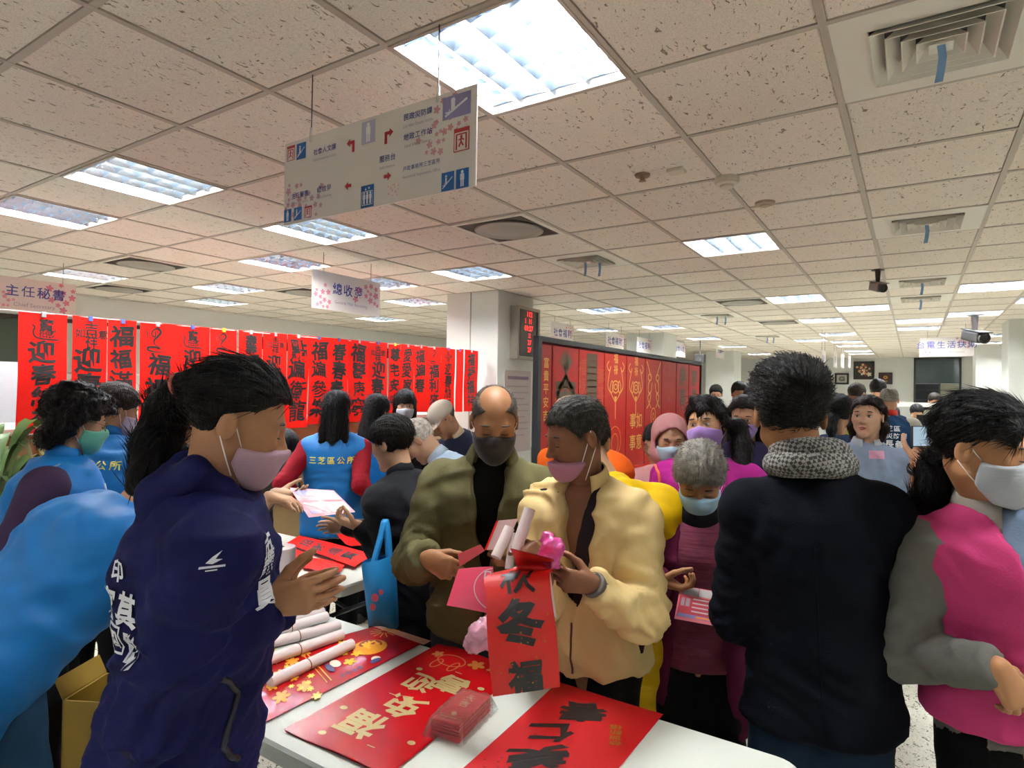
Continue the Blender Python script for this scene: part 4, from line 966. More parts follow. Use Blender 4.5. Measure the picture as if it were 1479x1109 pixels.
# ---- other hanging signs
XS = -4.08
a, b = atx(451, 388, XS), atx(549, 404, XS); zb = atx(451, 444, XS)[2]
hung_sign((XS, a[1]), (XS, b[1]), zb, a[2], 'white hanging sign reading 總收發 with pink blossoms', rows=[('總收發', .105, .0, .1, INK, .014), ('General Mail Receiving', .04, .05, -.27, '9a93a6', 0)], blossoms=[(-.4, -.25, .1, 'd98a9a'), (.38, .25, .12, 'd4808f')])
XS = -6.62
a = atx(110, 412, XS); zb = atx(110, 458, XS)[2]
hung_sign((XS, a[1]-.72), (XS, a[1]), zb, a[2], 'white hanging sign reading 主任秘書 at the left edge', rows=[('主任秘書', .105, .06, .12, INK, .014), ('Chief Secretary', .05, .05, -.3, '9a93a6', 0)], blossoms=[(-.3, -.25, .09, 'd98a9a'), (.36, .15, .12, 'd4808f')])
for i, (px, py0, py1, X, s_, lb) in enumerate([(796, 463, 496, -4.5, '社會福利', 'white hanging sign reading 社會福利 right above the board near the LED clock'), (875, 479, 503, -4.1, '社會福利', 'second small 社會福利 sign above the red board'), (920, 486, 510, -4.1, '社會福利', 'third small sign above the red board left of the green H'),
                                                (974, 492, 514, -4.1, '社會人文', 'small pale sign right of the green H'), (1034, 497, 516, -4.1, '民政', 'small far sign above the white column'), (1055, 500, 518, -4.1, '民政', 'farthest small sign above the white column')]):
    a = atx(px, py0, X); zb = atx(px, py1, X)[2]
    hung_sign((X, a[1]), (X, a[1]+.72), zb, a[2], lb, rows=[(s_, .13, 0, .05, INK, .012)], blossoms=[(-.4, -.3, .07, 'd98a9a'), (.38, .3, .09, 'd4808f')])
for i, (px, py0, py1) in enumerate([(1189, 504, 530), (1207, 507, 530), (1218, 510, 530), (1228, 512, 530)]):
    X = -1.3; a = atx(px-3, py0, X); zb = atx(px-3, py1, X)[2]
    hung_sign((X, a[1]), (X, a[1]+.62), zb, a[2], 'narrow white blade sign over the far aisle, %s of four' % ORD[i].replace('nearest', 'nearest'), rows=[('服務', .14, 0, 0, '8f93b8', .01)])
YS2 = 11.5
a, b = aty(1328, 487, YS2), aty(1407, 487, YS2); zb = aty(1360, 515, YS2)[2]
hung_sign((a[0], YS2), (b[0], YS2), zb, (a[2]+b[2])/2, 'wide white sign reading 台電生活扶助 before the far window', rows=[('台電生活扶助', .115, 0, .12, '6d72b8', .012), ('Taipower Life Assistance', .045, 0, -.28, 'a9a3b4', 0)], blossoms=[(-.4, -.25, .07, 'd98a9a'), (.36, .25, .1, 'd98a9a')])
YS3 = 17.5; a, b = aty(1108, 512, YS3), aty(1181, 512, YS3); zb = aty(1150, 529, YS3)[2]
hung_sign((a[0], YS3), (b[0], YS3), zb, (a[2]+b[2])/2, 'pale wide sign behind the navy-suited man\'s head', rows=[('戶政事務所三芝區所', .13, 0, 0, '8388bb', .01)], blossoms=[(.3, .2, .1, 'd9a0aa')])
# oval sign with a green H
p = atx(963, 497, -4.0); e = empty('oval_sign', p); tag(e, 'oval blue and white hanging sign with a green H', 'sign', 'hanging signs')
vv = [(math.cos(t)*.17, math.sin(t)*.26) for t in np.linspace(0, 2*math.pi, 29)[:-1]]
ob('panel', [(p[0]-.01, p[1]+x, p[2]+y) for x, y in vv]+[(p[0]+.01, p[1]+x, p[2]+y) for x, y in vv], [tuple(range(28))[::-1], tuple(range(28, 56))]+[(i, (i+1) % 28, 28+(i+1) % 28, 28+i) for i in range(28)], swatch('7fb2d8'), e)
fn = planar(p+A(.012, 0, 0), (0, 1, 0), (0, 0, 1)); printed('face', ell2d(0, 0, .135, .215, 24), fn, swatch('e9eff0'), e)
fn = planar(p+A(.014, 0, 0), (0, 1, 0), (0, 0, 1)); printed('lettering', text2d('H', .26, 0, 0, .03), fn, swatch('2f8f3a'), e)
MB().tube([p+A(0, 0, .25), A(p[0], p[1], ZC)], .004, 5).build('wire', wire_m, e)
# ================================================================== string of red banners
XB = -4.08
red_paper = mat('red couplet paper', hexc('d8170c'), .6, var=.06, vscale=6, spec=.15); black_ink = mat('black ink', (.012, .010, .010), .45); gold_ink = mat('gold ink', hexc('c9a04a'), .4, metal=.3)
clip_m = [mat('clip steel', hexc('cfd2d6'), .3, metal=.5), mat('clip blue', hexc('4f63a8'), .4), mat('clip yellow', hexc('d6c23a'), .5)]
ytop = lambda px: 452+(px-27)*(508-452)/663.
def snake2d(cx, cy, s):
    body = spline([(-.1, .42), (.08, .5), (.22, .36), (.1, .16), (-.05, -.02), (-.02, -.2), (.2, -.3), (.42, -.36), (.3, -.5), (0, -.52), (-.3, -.46), (-.28, -.34), (0, -.32), (.2, -.38)], 60)
    head = spline([(-.1, .42), (-.16, .25), (-.05, .12), (.0, .22), (-.02, .38)], 16)
    return merge2d([line2d(body*s+(cx, cy), s*(.06+.04*np.sin(np.linspace(0, 9, 60)))), line2d(head*s+(cx, cy), s*.06), line2d(np.array([(-.38, .4), (-.32, .2), (-.36, .1)])*s+(cx, cy), s*.05)])
def comp2d(kind, cx, cy, s):
    if kind == '招*': return merge2d([text2d('寶', s*.62, cx+s*.05, cy+s*.22, .02), text2d('財', s*.46, cx+s*.26, cy-s*.14, .02, sx=.8), text2d('招', s*.46, cx-s*.08, cy-s*.14, .02, sx=.8), line2d(spline([(cx-s*.5, cy+s*.2), (cx-s*.4, cy+s*.1), (cx-s*.46, cy-s*.1), (cx-s*.38, cy-s*.34), (cx-s*.1, cy-s*.42), (cx+s*.55, cy-s*.44)], 16), s*.07)])
    if kind == '吉*': return merge2d([text2d('吉', s*.55, cx, cy+s*.25, .02), text2d('祥', s*.62, cx, cy-s*.25, .02, sx=.8), text2d('如', s*.4, cx-s*.42, cy+s*.05, .015), text2d('意', s*.4, cx+s*.42, cy+s*.05, .015)])
    if kind == '蛇*': return snake2d(cx, cy, s*.95)
    return merge2d([text2d(kind[0], s*.6, cx, cy+s*.24, .02, sx=1.3), text2d(kind[0], s*.6, cx, cy-s*.24, .02, sx=1.3)])
BAN = [(27, 97, .66, ['招*', '迎', '春', '納', '福']), (105, 155, .66, ['吉*', '迎', '春', '納']), (157, 197, .62, ['福', '福', '滿', '門']), (203, 252, .70, ['蛇*', '福', '福', '壽']), (252, 303, .66, ['招*', '迎', '春', '納', '福']),
       (304, 342, .62, ['蛇*', '福', '祿', '壽']), (345, 379, .62, ['壽*', '福', '壽', '康']), (381, 414, .68, ['吉*', '迎', '春', '納', '福']), (415, 447, .72, ['點', '遍', '衛', '龍']), (447, 474, .70, ['福', '遍', '參', '樂']), (474, 504, .70, ['春', '春', '春']),
       (504, 533, .70, ['福', '壽', '康', '寧']), (533, 559, .66, ['吉*', '迎', '春', '納']), (562, 579, .64, ['尊', '宅', '安', '康']), (579, 599, .64, ['愛', '愛', '家', '福']), (599, 617, .64, ['福', '遍', '春']), (617, 637, .64, ['蛇*', '福', '利', '來']), (637, 658, .66, ['吉*', '迎', '春', '納', '福']),
       (660, 669, .66, []), (671, 691, .66, ['福', '祿', '福', '祥'])]
ORD2 = ['first', 'second', 'third', 'fourth', 'fifth', 'sixth', 'seventh', 'eighth', 'ninth', 'tenth', 'eleventh', 'twelfth', 'thirteenth', 'fourteenth', 'fifteenth', 'sixteenth', 'seventeenth', 'eighteenth', 'nineteenth', 'twentieth']
for i, (x0, x1, L_, chars) in enumerate(BAN):
    a, b = atx(x0, ytop(x0), XB), atx(x1, ytop(x1), XB); wd = b[1]-a[1]; zt = (a[2]+b[2])/2; cy = (a[1]+b[1])/2
    e = empty('red_banner', (XB, cy, zt)); ct = [c for c in chars if len(c) == 1]
    what = 'with a black snake drawing' if '蛇*' in chars else ('with black brush characters %s' % ''.join(ct[:3]) if ct else 'narrow and turned edge-on')
    tag(e, 'red paper banner %s, %s from the left on the string' % (what, ORD2[i]), 'banner', 'red spring couplets on the string')
    ph, am = RNG.random()*6, RNG.uniform(.004, .012); tw = 1.0 if chars else .35
    def fn(x, y, lift=0, cy=cy, zt=zt, ph=ph, am=am, tw=tw):
        x = np.asarray(x, float); y = np.asarray(y, float)
        return np.c_[XB+am*np.sin(y*7+ph)*np.clip(-y*3, 0, 1)+am*.6*np.cos(x*14+ph)+lift+(1-tw)*x, cy+x*tw, zt+y]
    nx, ny = 5, 15; gx, gy = np.meshgrid(np.linspace(-wd/2, wd/2, nx), np.linspace(.012, -L_, ny)); gx, gy = gx.ravel(), gy.ravel(); nn = nx*ny
    V = np.vstack([fn(gx, gy), fn(gx, gy, -.0012)]); F = [(j*nx+k+nx, j*nx+k+nx+1, j*nx+k+1, j*nx+k) for j in range(ny-1) for k in range(nx-1)]
    F += [tuple(nn+q for q in f[::-1]) for f in F]
    ob('paper', V, F, red_paper, e, smooth=True)
    if chars:
        n = len(chars); st = (L_-.04)/max(n, 4.2); sz = min(wd*.80, st*.98)
        for k, c in enumerate(chars):
            yy = -.02-st*(k+.5); jx = RNG.uniform(-.012, .012)
            shp = comp2d(c, jx, yy, sz) if len(c) > 1 else text2d(c, sz*1.0, jx, yy, .03, jit=.07)
            printed('brush_character', shp, lambda x, y: fn(x, y, .0015), black_ink, e)
    for t in ((0,) if wd < .3 else (-.3, .3)):
        MB().box((XB-.006, cy+t*wd-.011, zt-.012), (XB+.008, cy+t*wd+.011, zt+.016)).build('clip', clip_m[[0, 1, 1, 0, 1, 2, 0, 0][i % 8]], e, bevel=.002)
a, b = atx(-40, ytop(-40), XB), A(XB, 5.67, atx(690, 508, XB)[2])
s_ = ob('banner_string', *tubevf([a+A(-.004, -1.2, .012), a+A(-.004, 0, .012), (a+b)/2+A(-.004, 0, .002), b+A(-.004, 0, .012)], .003, 6), swatch('e6e2da')); tag(s_, 'white string carrying the row of red banners', 'string')
# ================================================================== red display board
XD = -2.08
a, b = atx(776, 487, XD), atx(1013, 522, XD); y0, y1 = a[1], b[1]; zt = (a[2]+b[2])/2
e = empty('display_board', (XD, (y0+y1)/2, 0)); tag(e, 'dark framed display board covered with red and gold couplets', 'display board')
fm = mat('board frame', hexc('2c2f33'), .4)
m_ = MB(); 
for q in (((XD-.03, y0, .1), (XD+.012, y0+.045, zt)), ((XD-.03, y1-.035, .1), (XD+.012, y1, zt)), ((XD-.03, y0+.045, zt-.035), (XD+.012, y1-.035, zt)), ((XD-.03, y0+.045, .55), (XD+.012, y1-.035, .6))): m_.box(*q)
m_.build('frame', fm, e); MB().box((XD-.02, y0+.045, .6), (XD-.008, y1-.035, zt-.035)).build('felt_panel', mat('board felt', hexc('5a1512'), .95), e)
for y in (y0+.02, y1-.02): MB().box((XD-.3, y-.02, 0), (XD+.3, y+.02, .05)).box((XD-.02, y-.018, .05), (XD+.0, y+.018, .12)).build('foot', fm, e)
deep_red = mat('gloss red couplet', hexc('9c120b'), .42, var=.05); gold = mat('gold foil', hexc('d9b45c'), .35, metal=.35); bronze = mat('dark bronze print', hexc('5b4a3a'), .45, metal=.3); faint = mat('faint red gold print', hexc('a8452c'), .5)
bound = [(782, 797), (799, 836), (837, 873), (874, 905), (906, 932), (933, 956), (957, 977), (978, 995), (996, 1011)]
for i, (p0, p1) in enumerate(bound):
    ya, yb = atx(p0, 520, XD)[1], atx(p1, 520, XD)[1]; wd = yb-ya; cy = (ya+yb)/2; zz = zt-.05; Lb = zz-.62
    part = MB().box((XD-.007, ya, zz-Lb), (XD-.003, yb, zz)).build('couplet_sheet', deep_red, e)
    fn = planar((XD-.0018, cy, zz), (0, 1, 0), (0, 0, 1)); s = wd/2
    if i == 0: sh = [(gold, text2d('富貴平安吉', wd*.55, 0, -.30, .01, True, 1.15))]
    elif i == 1: sh = [(bronze, merge2d([poly2d([(-.5*s, -.1), (0, -.2), (-.12*s, -.02)]), poly2d([(.5*s, -.1), (0.12*s, -.02), (0, -.2)]), poly2d([(-.15*s, -.16), (.15*s, -.16), (0, 0.02)]), line2d([(-.75*s, -.34), (0, -.2), (.75*s, -.34)], .04), text2d('吉', wd*.8, 0, -.36, .05), text2d('祥', wd*.7, 0, -.62, .04)])), (gold, merge2d([ring2d(0, -.36, s*.55, s*.4, .008), line2d([(-.8*s, -.38), (0, -.235), (.8*s, -.38)], .008)]))]
    elif i == 2: sh = [(bronze, merge2d([rect2d(-.42*s, -.42, .42*s, -.02), rect2d(-.42*s, -.62, .42*s, -.46)])), (faint, merge2d([text2d('福祿', wd*.3, -.75*s, -.2, .01, True), text2d('壽喜', wd*.3, .75*s, -.26, .01, True)]+[rect2d(-.34*s, -.38+.05*k, .34*s, -.37+.05*k) for k in range(7)]))]
    elif i in (3, 4, 6):
        col = faint if i == 6 else gold; L = []
        for sg in (-1, 1):
            L += [line2d(spline([(sg*.62*s, -.06), (sg*.8*s, -.1), (sg*.6*s, -.14), (sg*.45*s, -.1), (sg*.62*s, -.18), (sg*.7*s, -.27), (sg*.4*s, -.32), (sg*.2*s, -.27), (sg*.35*s, -.22), (sg*.5*s, -.3), (0, -.4)], 40), .011)]
        L += [ring2d(0, -.27, .3*s, .05, .011), ring2d(0, -.27, .14*s, .022, .009), poly2d([(-.12*s, -.35), (.12*s, -.35), (0, -.42)]), rect2d(-.008, -.54, .008, -.41), text2d('福祿', wd*.2, 0, -.08, .01, True)]
        if i != 4: L += [ring2d(0, -.72, .55*s, .12, .006), ring2d(0, -.74, .3*s, .08, .006)]
        else: L += [text2d('事事', wd*.34, -.3*s, -.66, .01, True, 1.3), text2d('如意', wd*.34, .4*s, -.66, .01, True, 1.3)]
        sh = [(col, merge2d(L))]
    elif i == 5:
        L = []
        for sg in (-1, 1):
            L += [line2d(spline([(sg*.85*s, -.02), (sg*.5*s, -.12), (sg*.3*s, -.18), (sg*.6*s, -.22), (sg*.65*s, -.3), (sg*.35*s, -.34), (sg*.55*s, -.42), (sg*.8*s, -.46)], 30), .016), ring2d(sg*.48*s, -.17, .2*s, .03, .012), line2d(spline([(sg*.2*s, -.22), (sg*.3*s, -.3), (sg*.7*s, -.36), (sg*.3*s, -.46)], 16), .014)]
        L += [ring2d(0, -.54, .3*s, .08, .012), ring2d(0, -.54, .12*s, .03, .01), text2d('雙喜', wd*.26, 0, -.66, .02), text2d('年年有餘', wd*.2, 0, -.74, .01)]
        sh = [(gold, merge2d(L))]
    else: sh = [(bronze, merge2d([text2d('壽喜', min(wd*.95, .2), 0, -.25, .03, True, 1.05)]+([ring2d(0, -.26, s*.6, .23, .012)] if i == 7 else [])))]
    for m_, x in sh: printed('gold_print', x, fn, m_, part)['kind'] = 'stuff'
# ================================================================== folding tables
ZT = .74
tab_m = mat('white table plastic', hexc('ccd2ca'), .38, bump=.08, bscale=150); leg_m = mat('black table leg', hexc('1c1b1b'), .4)
def rrect(x0, y0, x1, y1, r, n=6):
    P = []
    for cx, cy, a0 in ((x1-r, y1-r, 0), (x0+r, y1-r, 90), (x0+r, y0+r, 180), (x1-r, y0+r, 270)):
        P += [(cx+r*math.cos(math.radians(a0+90*k/n)), cy+r*math.sin(math.radians(a0+90*k/n))) for k in range(n+1)]
    return P
def table(x0, x1, y0, y1, lb):
    e = empty('folding_table', ((x0+x1)/2, (y0+y1)/2, 0)); tag(e, lb, 'table', 'white folding tables')
    V = []; rings = [(0.012, ZT-.05), (0, ZT-.045), (0, ZT-.008), (.006, ZT), ]
    P = [rrect(x0+i, y0+i, x1-i, y1-i, .06) for i, z in rings]; n = len(P[0])
    for p, (i, z) in zip(P, rings): V += [(x, y, z) for x, y in p]
    F = [(a*n+j, a*n+(j+1) % n, (a+1)*n+(j+1) % n, (a+1)*n+j) for a in range(3) for j in range(n)]+[tuple(range(n))[::-1], tuple(range(3*n, 4*n))]
    ob('table_top', V, F, tab_m, e)
    for x in (x0+.2, x1-.2):
        for y in (y0+.1, y1-.1):
            MB().tube(spline([(x, y, ZT-.05), (x, y, ZT-.3), (x, y, .02)], 8), .0125, 8).build('leg', leg_m, e, smooth=True)
        MB().tube([(x, y0+.1, .1), (x, y1-.1, .1)], .011, 6).tube([(x, y0+.1, ZT-.2), (x, y1-.1, ZT-.2)], .011, 6).build('crossbar', leg_m, e, smooth=True)
        sg = 1 if x < (x0+x1)/2 else -1
        MB().tube(spline([(x, (y0+y1)/2, ZT-.2), (x+sg*.15, (y0+y1)/2, ZT-.16), (x+sg*.33, (y0+y1)/2, ZT-.055)], 10), .009, 6).build('brace', leg_m, e, smooth=True)
    MB().box((x0+.06, y0+.05, ZT-.07), (x1-.06, y0+.075, ZT-.048)).box((x0+.06, y1-.075, ZT-.07), (x1-.06, y1-.05, ZT-.048)).build('side_rail', leg_m, e)
    return e
table(-2.14, -.2, .955, 1.6, 'white folding table in the foreground covered with red prints')
table(-3.85, -2.06, 1.83, 2.33, 'white folding table behind, under red papers, beyond the pink striped sleeves')
# ---- printed sheets
gloss_red = mat('gloss red sheet', hexc('b00c14'), .22, var=.05, coat=.3); gold_p = mat('pale gold print', hexc('c2ac74'), .38, metal=.2); amber = mat('amber print', hexc('e89a28'), .35); yel = mat('yellow print', hexc('f2c23a'), .35); cream_p = mat('cream print', hexc('efe2cf'), .4); navy_p = mat('navy print', hexc('3a3668'), .45); red_dk = mat('dark red print', hexc('8a1015'), .4)
def sheet(name, corners, z, lb, cat, m, curl=.004, th=.0008, group=None, nu=16, nv=10, copies=1):
    """thin sheet on corners (plan points, in order left-far, right-far, right-near, left-near)"""
    C = [np.asarray(c[:2]) for c in corners]; c0 = sum(C)/4; e = empty(name, (*c0, z)); tag(e, lb, cat, group)
    U = np.linalg.norm(C[1]-C[0]); Vv = np.linalg.norm(C[3]-C[0]); ph = RNG.random()*6
    def fn(x, y, lift=0.0):   # x 0..1 across, y 0..1 from far to near
        x = np.asarray(x, float)[:, None]; y = np.asarray(y, float)[:, None]
        P = (C[0]*(1-x)+C[1]*x)*(1-y)+(C[3]*(1-x)+C[2]*x)*y
        zz = z+lift+curl*(.5+.5*np.sin(x*5+ph)*np.cos(y*4+ph))+curl*3*np.clip(y-.88, 0, 1)*8*(.5+.5*np.sin(x*9+ph))*.3
        return np.hstack([P, zz])
    gx, gy = np.meshgrid(np.linspace(0, 1, nu), np.linspace(0, 1, nv)); gx, gy = gx.ravel(), gy.ravel(); nn = nu*nv
    F = [(j*nu+k, j*nu+k+nu, j*nu+k+nu+1, j*nu+k+1) for j in range(nv-1) for k in range(nu-1)]
    for c in range(copies):
        V = np.vstack([fn(gx, gy, c*.0022), fn(gx, gy, c*.0022-th)]); V[:, :2] += (RNG.uniform(-.004, .004)*bool(c), RNG.uniform(-.004, .004)*bool(c))
        ob('sheet', V, F+[tuple(nn+q for q in f[::-1]) for f in F], m, e, smooth=True)
    top = (copies-1)*.0022+.0012
    def uv(shp, cx, cy, sc, rot=0):  # shape in metres (x across, y up) -> sheet coordinates
        V, F_ = shp; a = math.radians(rot); V = V@np.array([[math.cos(a), math.sin(a)], [-math.sin(a), math.cos(a)]])
        return np.c_[cx+V[:, 0]*sc/U, cy-V[:, 1]*sc/Vv], F_
    return e, (lambda x, y: fn(x, y, top)), uv, U, Vv
def zt_(px, py, z=ZT+.004): return atz(px, py, z)
# sheet with cartoon children and lanterns (far-right end at the far table edge, runs to the near left)
cs = [zt_(548, 903), zt_(617, 925), zt_(376, 1047), zt_(352, 955)]
e, fn, uv, U, Vv = sheet('festive_sheet', cs, ZT+.002, 'glossy red festive sheet with orange lantern and gold children', 'poster', gloss_red)
for nm, m_, s_ in (('lantern_print', amber, uv(ell2d(0, 0, .048, .05), .55, .27, 1)), ('lantern_print', red_dk, uv(ell2d(0, 0, .034), .5, .25, 1)), ('lantern_print', yel, uv(text2d('春', .05, off=.03), .5, .25, 1, 180)),
                   ('gold_print', yel, uv(scatter2d(0, 0, .03, .02, .01, .02, 9), .45, .46, 1)), ('gold_print', amber, uv(scatter2d(0, 0, .045, .035, .012, .026, 12, None, 6), .45, .78, 1)),
                   ('gold_print', yel, uv(scatter2d(0, 0, .05, .04, .006, .014, 16, None, 6), .55, .80, 1)), ('firework_print', amber, merge2d([uv(line2d([(.012*math.cos(k), .012*math.sin(k)), (.045*math.cos(k), .045*math.sin(k))], .003), .3, .07, 1) for k in np.linspace(0, 6.28, 14)])),
                   ('face_print', cream_p, merge2d([uv(ell2d(0, 0, .013), .36, .42, 1), uv(ell2d(0, 0, .02, .014), .62, .53, 1), uv(ell2d(0, 0, .013), .86, .33, 1)])), ('clothes_print', navy_p, merge2d([uv(ell2d(0, 0, .024, .009), .66, .575, 1), uv(ell2d(0, 0, .01, .016), .9, .345, 1)])),
                   ('band_print', mat('pale band print', hexc('c98a72'), .3), uv(rect2d(-.13, -.014, .13, .014), .5, .025, 1)), ('lettering', navy_p, uv(text2d('平安喜樂', .016), .9, .5, 1, 90)), ('line_print', amber, merge2d([uv(line2d([(-.09, 0), (.09, 0)], .004), .5, .62, 1), uv(line2d([(-.09, 0), (.09, 0)], .003), .5, .645, 1)]))):
    kq = globals().setdefault('_kq', [0]); kq[0] += 1; printed(nm, s_, lambda x, y: fn(x, y)+A(0, 0, .00012*(kq[0] % 13)), m_, e)['kind'] = 'stuff'
# red sheet with pale gold characters
cs = [zt_(637, 929), zt_(753, 968), zt_(560, 1122), zt_(411, 1056)]
e, fn, uv, U, Vv = sheet('blessing_sheet', cs, ZT+.002, 'glossy red blessing sheet with large pale gold characters', 'poster', gloss_red, copies=2)
for c, x, y, sz in (('喜', .62, .33, .10), ('迎', .38, .40, .10), ('兔', .5, .60, .115), ('福', .42, .80, .12)): printed('gold_character', uv(text2d(c, sz, off=.03), x, y, 1, 180), fn, gold_p, e)
printed('rabbit_print', merge2d([uv(ring2d(0, 0, .05, .035, .004), .35, .14, 1), uv(ring2d(.03, -.03, .012, .03, .004), .35, .14, 1), uv(ring2d(-.03, -.04, .014, .03, .004), .35, .14, 1), uv(flower2d(.0, .0, .03), .6, .1, 1), uv(flower2d(0, 0, .022), .78, .09, 1), uv(flower2d(0, 0, .022), .15, .12, 1)]), fn, mat('amber gold print', hexc('b5672a'), .35), e)
printed('spark_print', merge2d([uv(ell2d(0, 0, .011, .009), x, y, 1) for x, y in ((.12, .75), (.88, .28), (.2, .3), (.85, .55), (.9, .8), (.25, .93))]+[uv(line2d([(-.012, 0), (.012, 0)], .003), x, y, 1) for x, y in ((.68, .9), (.3, .55), (.55, .22))]), fn, gold_p, e)['kind'] = 'stuff'
# red calligraphy sheet at the near right
cs = [zt_(806, 985), zt_(958, 1031), zt_(872, 1135), zt_(640, 1135)]
e, fn, uv, U, Vv = sheet('calligraphy_sheet', cs, ZT+.002, 'red calligraphy sheet with black brush strokes at the table\'s near right', 'calligraphy', mat('matt red sheet', hexc('b80c14'), .5, var=.05))
for c, x, y, sz in (('春', .42, .24, .12), ('仁', .34, .50, .12), ('美', .42, .75, .13)): printed('brush_character', uv(text2d(c, sz, off=.04, jit=.08), x, y, 1, 200), fn, black_ink, e)
printed('gold_character', uv(text2d('恭賀新禧', .034, off=.005, vertical=True), .80, .42, 1, 195), fn, mat('dim gold print', hexc('9a6a20'), .4), e)
printed('ink_spot', merge2d([uv(ell2d(0, 0, .003), RNG.uniform(.05, .3), RNG.uniform(.3, .9), 1) for _ in range(8)]), fn, mat('dark red spot', hexc('6d0a0e'), .5), e)['kind'] = 'stuff'
# sheet under the red envelopes
cs = [zt_(716, 972), zt_(742, 982), zt_(620, 1085), zt_(592, 1066)]
# ---- pack of red envelopes in clear film
env = mat('red envelope', hexc('b3141a'), .35); film = mat('clear film', (.9, .88, .88), .12, trans=.9, alpha=.35)
p0, p1, p2 = zt_(594, 1078), zt_(672, 1000), zt_(660, 1098); ex = nz(p2-p0); ey = nz(p1-p0); ey = nz(ey-ex*(ex@ey)); c0 = (p1+p2)/2+A(0, 0, 0); Wx, Wy = .082, .165
for i in range(10):
    z = ZT+.0035+.0042*i; c = A(c0[0], c0[1], z)+ex*RNG.uniform(-.003, .003)+ey*RNG.uniform(-.004, .004)
    o = MB().obox(c, ex*Wx/2, ey*Wy/2, A(0, 0, .0016)).build('red_envelope', env, loc=c)
    tag(o, 'red paper envelope in the filmed pack, %s' % ('topmost, with gold characters' if i == 9 else ['bottom one', 'second from the bottom', 'third from the bottom', 'fourth from the bottom', 'fifth from the bottom', 'fifth from the top', 'fourth from the top', 'third from the top', 'second from the top'][i]), 'envelope', 'pack of red envelopes')
    if i == 9:
        fn = planar(c+A(0, 0, .0028), ex, ey); printed('gold_print', merge2d([text2d('大吉', .03, .0, .03, .01, True), rect2d(-.03, -.06, .03, -.057), ell2d(0, -.04, .008)]), fn, gold_p, o)
e = empty('clear_bag', (*c0[:2], ZT)); tag(e, 'clear plastic film wrapped around the red envelopes', 'film')
gx, gy = np.meshgrid(np.linspace(-1, 1, 18), np.linspace(-1, 1, 26)); gx, gy = gx.ravel(), gy.ravel()
hh = ZT+.006+.046*np.clip(1.25-np.maximum(np.abs(gx), np.abs(gy))**6*1.25, 0, 1)+nrg.normal(0, .0016, gx.size)
P = np.outer(gx*.056, ex)+np.outer(gy*.10, ey)+A(c0[0], c0[1], 0); P[:, 2] = hh; Q = P.copy(); Q[:, 2] += .0006
F = [(j*18+k, j*18+k+1, j*18+k+19, j*18+k+18) for j in range(25) for k in range(17)]
ob('film', np.vstack([Q, P]), F+[tuple(468+q for q in f[::-1]) for f in F], film, e, smooth=True)
# ---- white paper rolls with rubber bands
roll_m = mat('white roll paper', hexc('e2d4d2'), .6, var=.03); band_m = mat('brown rubber band', hexc('8a4a35'), .6); inner_r = mat('roll inside red', hexc('8f1520'), .6)
rolls = [((390, 985), (508, 930), 0), ((380, 955), (494, 916), 0), ((384, 930), (490, 903), 0), ((376, 918), (472, 890), 0), ((380, 902), (468, 884), 0), ((380, 890), (470, 868), 1), ((384, 880), (452, 862), 1)]
RL = ['nearest of the stack', 'second nearest', 'third nearest', 'fourth nearest', 'fifth nearest', 'upper, resting on the back rolls', 'topmost at the back']
for i, ((x0, y0), (x1, y1), up) in enumerate(rolls):
    z = ZT+.019+up*.034; a, b = atz(x0, y0, z), atz(x1, y1, z); d = b-a; b = a+nz(d)*min(np.linalg.norm(d), .38); ax = nz(b-a); e = empty('paper_roll', (a+b)/2); tag(e, 'white paper roll with a rubber band, %s' % RL[i], 'paper roll', 'white paper rolls')
    L_ = np.linalg.norm(b-a); R_ = .0175
    ob('paper', *lathe([(R_-.003, .0), (R_, 0), (R_, L_), (R_-.003, L_), (R_-.003, L_-.03), (0, L_-.03)][0:1]+[(R_, 0), (R_, L_), (R_-.003, L_), (R_-.003, L_-.04)], a, ax, 20), [roll_m], e, smooth=False)
    ob('inner_face', *lathe([(R_-.0035, .0005), (R_-.0035, L_-.0005)], a, ax, 16), inner_r, e)
    ob('rubber_band', *lathe([(R_+.0012, L_*.42), (R_+.0012, L_*.42+.003)], a, ax, 20), band_m, e)
# ---- roll of clear plastic bags standing on the table
p = atz(402, 868, ZT); e = empty('plastic_bag_roll', p); tag(e, 'upright roll of clear plastic bags beside the clapping hands', 'roll')
ob('film_roll', *lathe([(.021, 0), (.062, 0), (.064, .01), (.0635, .21), (.061, .217), (.021, .218), (.02, .21)], p, n=32), mat('rolled film', hexc('d9d0cd'), .3, bump=.3, bscale=30, bstretch=(1, 1, .1)), e, smooth=False)
ob('cardboard_core', *lathe([(.0205, .002), (.0205, .216), (.018, .216), (.018, .18), (.001, .18)], p, n=20), mat('core card', hexc('8a8178'), .8), e)
# ---- red papers on the second table
for i, (cs, lb, k) in enumerate([([(432, 774), (540, 800), (512, 820), (414, 785)], 'red calligraphy paper lying across the back table, uppermost', 3), ([(412, 790), (448, 800), (442, 818), (400, 806)], 'red paper at the left front of the back table', 1), ([(440, 806), (502, 812), (490, 828), (436, 822)], 'red paper overhanging the front of the back table', 1), ([(486, 772), (522, 770), (530, 790), (500, 788)], 'red paper at the far right of the back table', 2)]):
    z = ZT+.004+.004*k; e, fn, uv, U, Vv = sheet('red_paper', [atz(*c, z) for c in cs], z, lb, 'calligraphy', red_paper, curl=.006, group='red papers on the back table')
    if i == 0:
        for k2, c in enumerate('招財進寶'): printed('brush_character', uv(text2d(c, .1, off=.03), .2+.2*k2, .5, 1, 90), fn, black_ink, e)
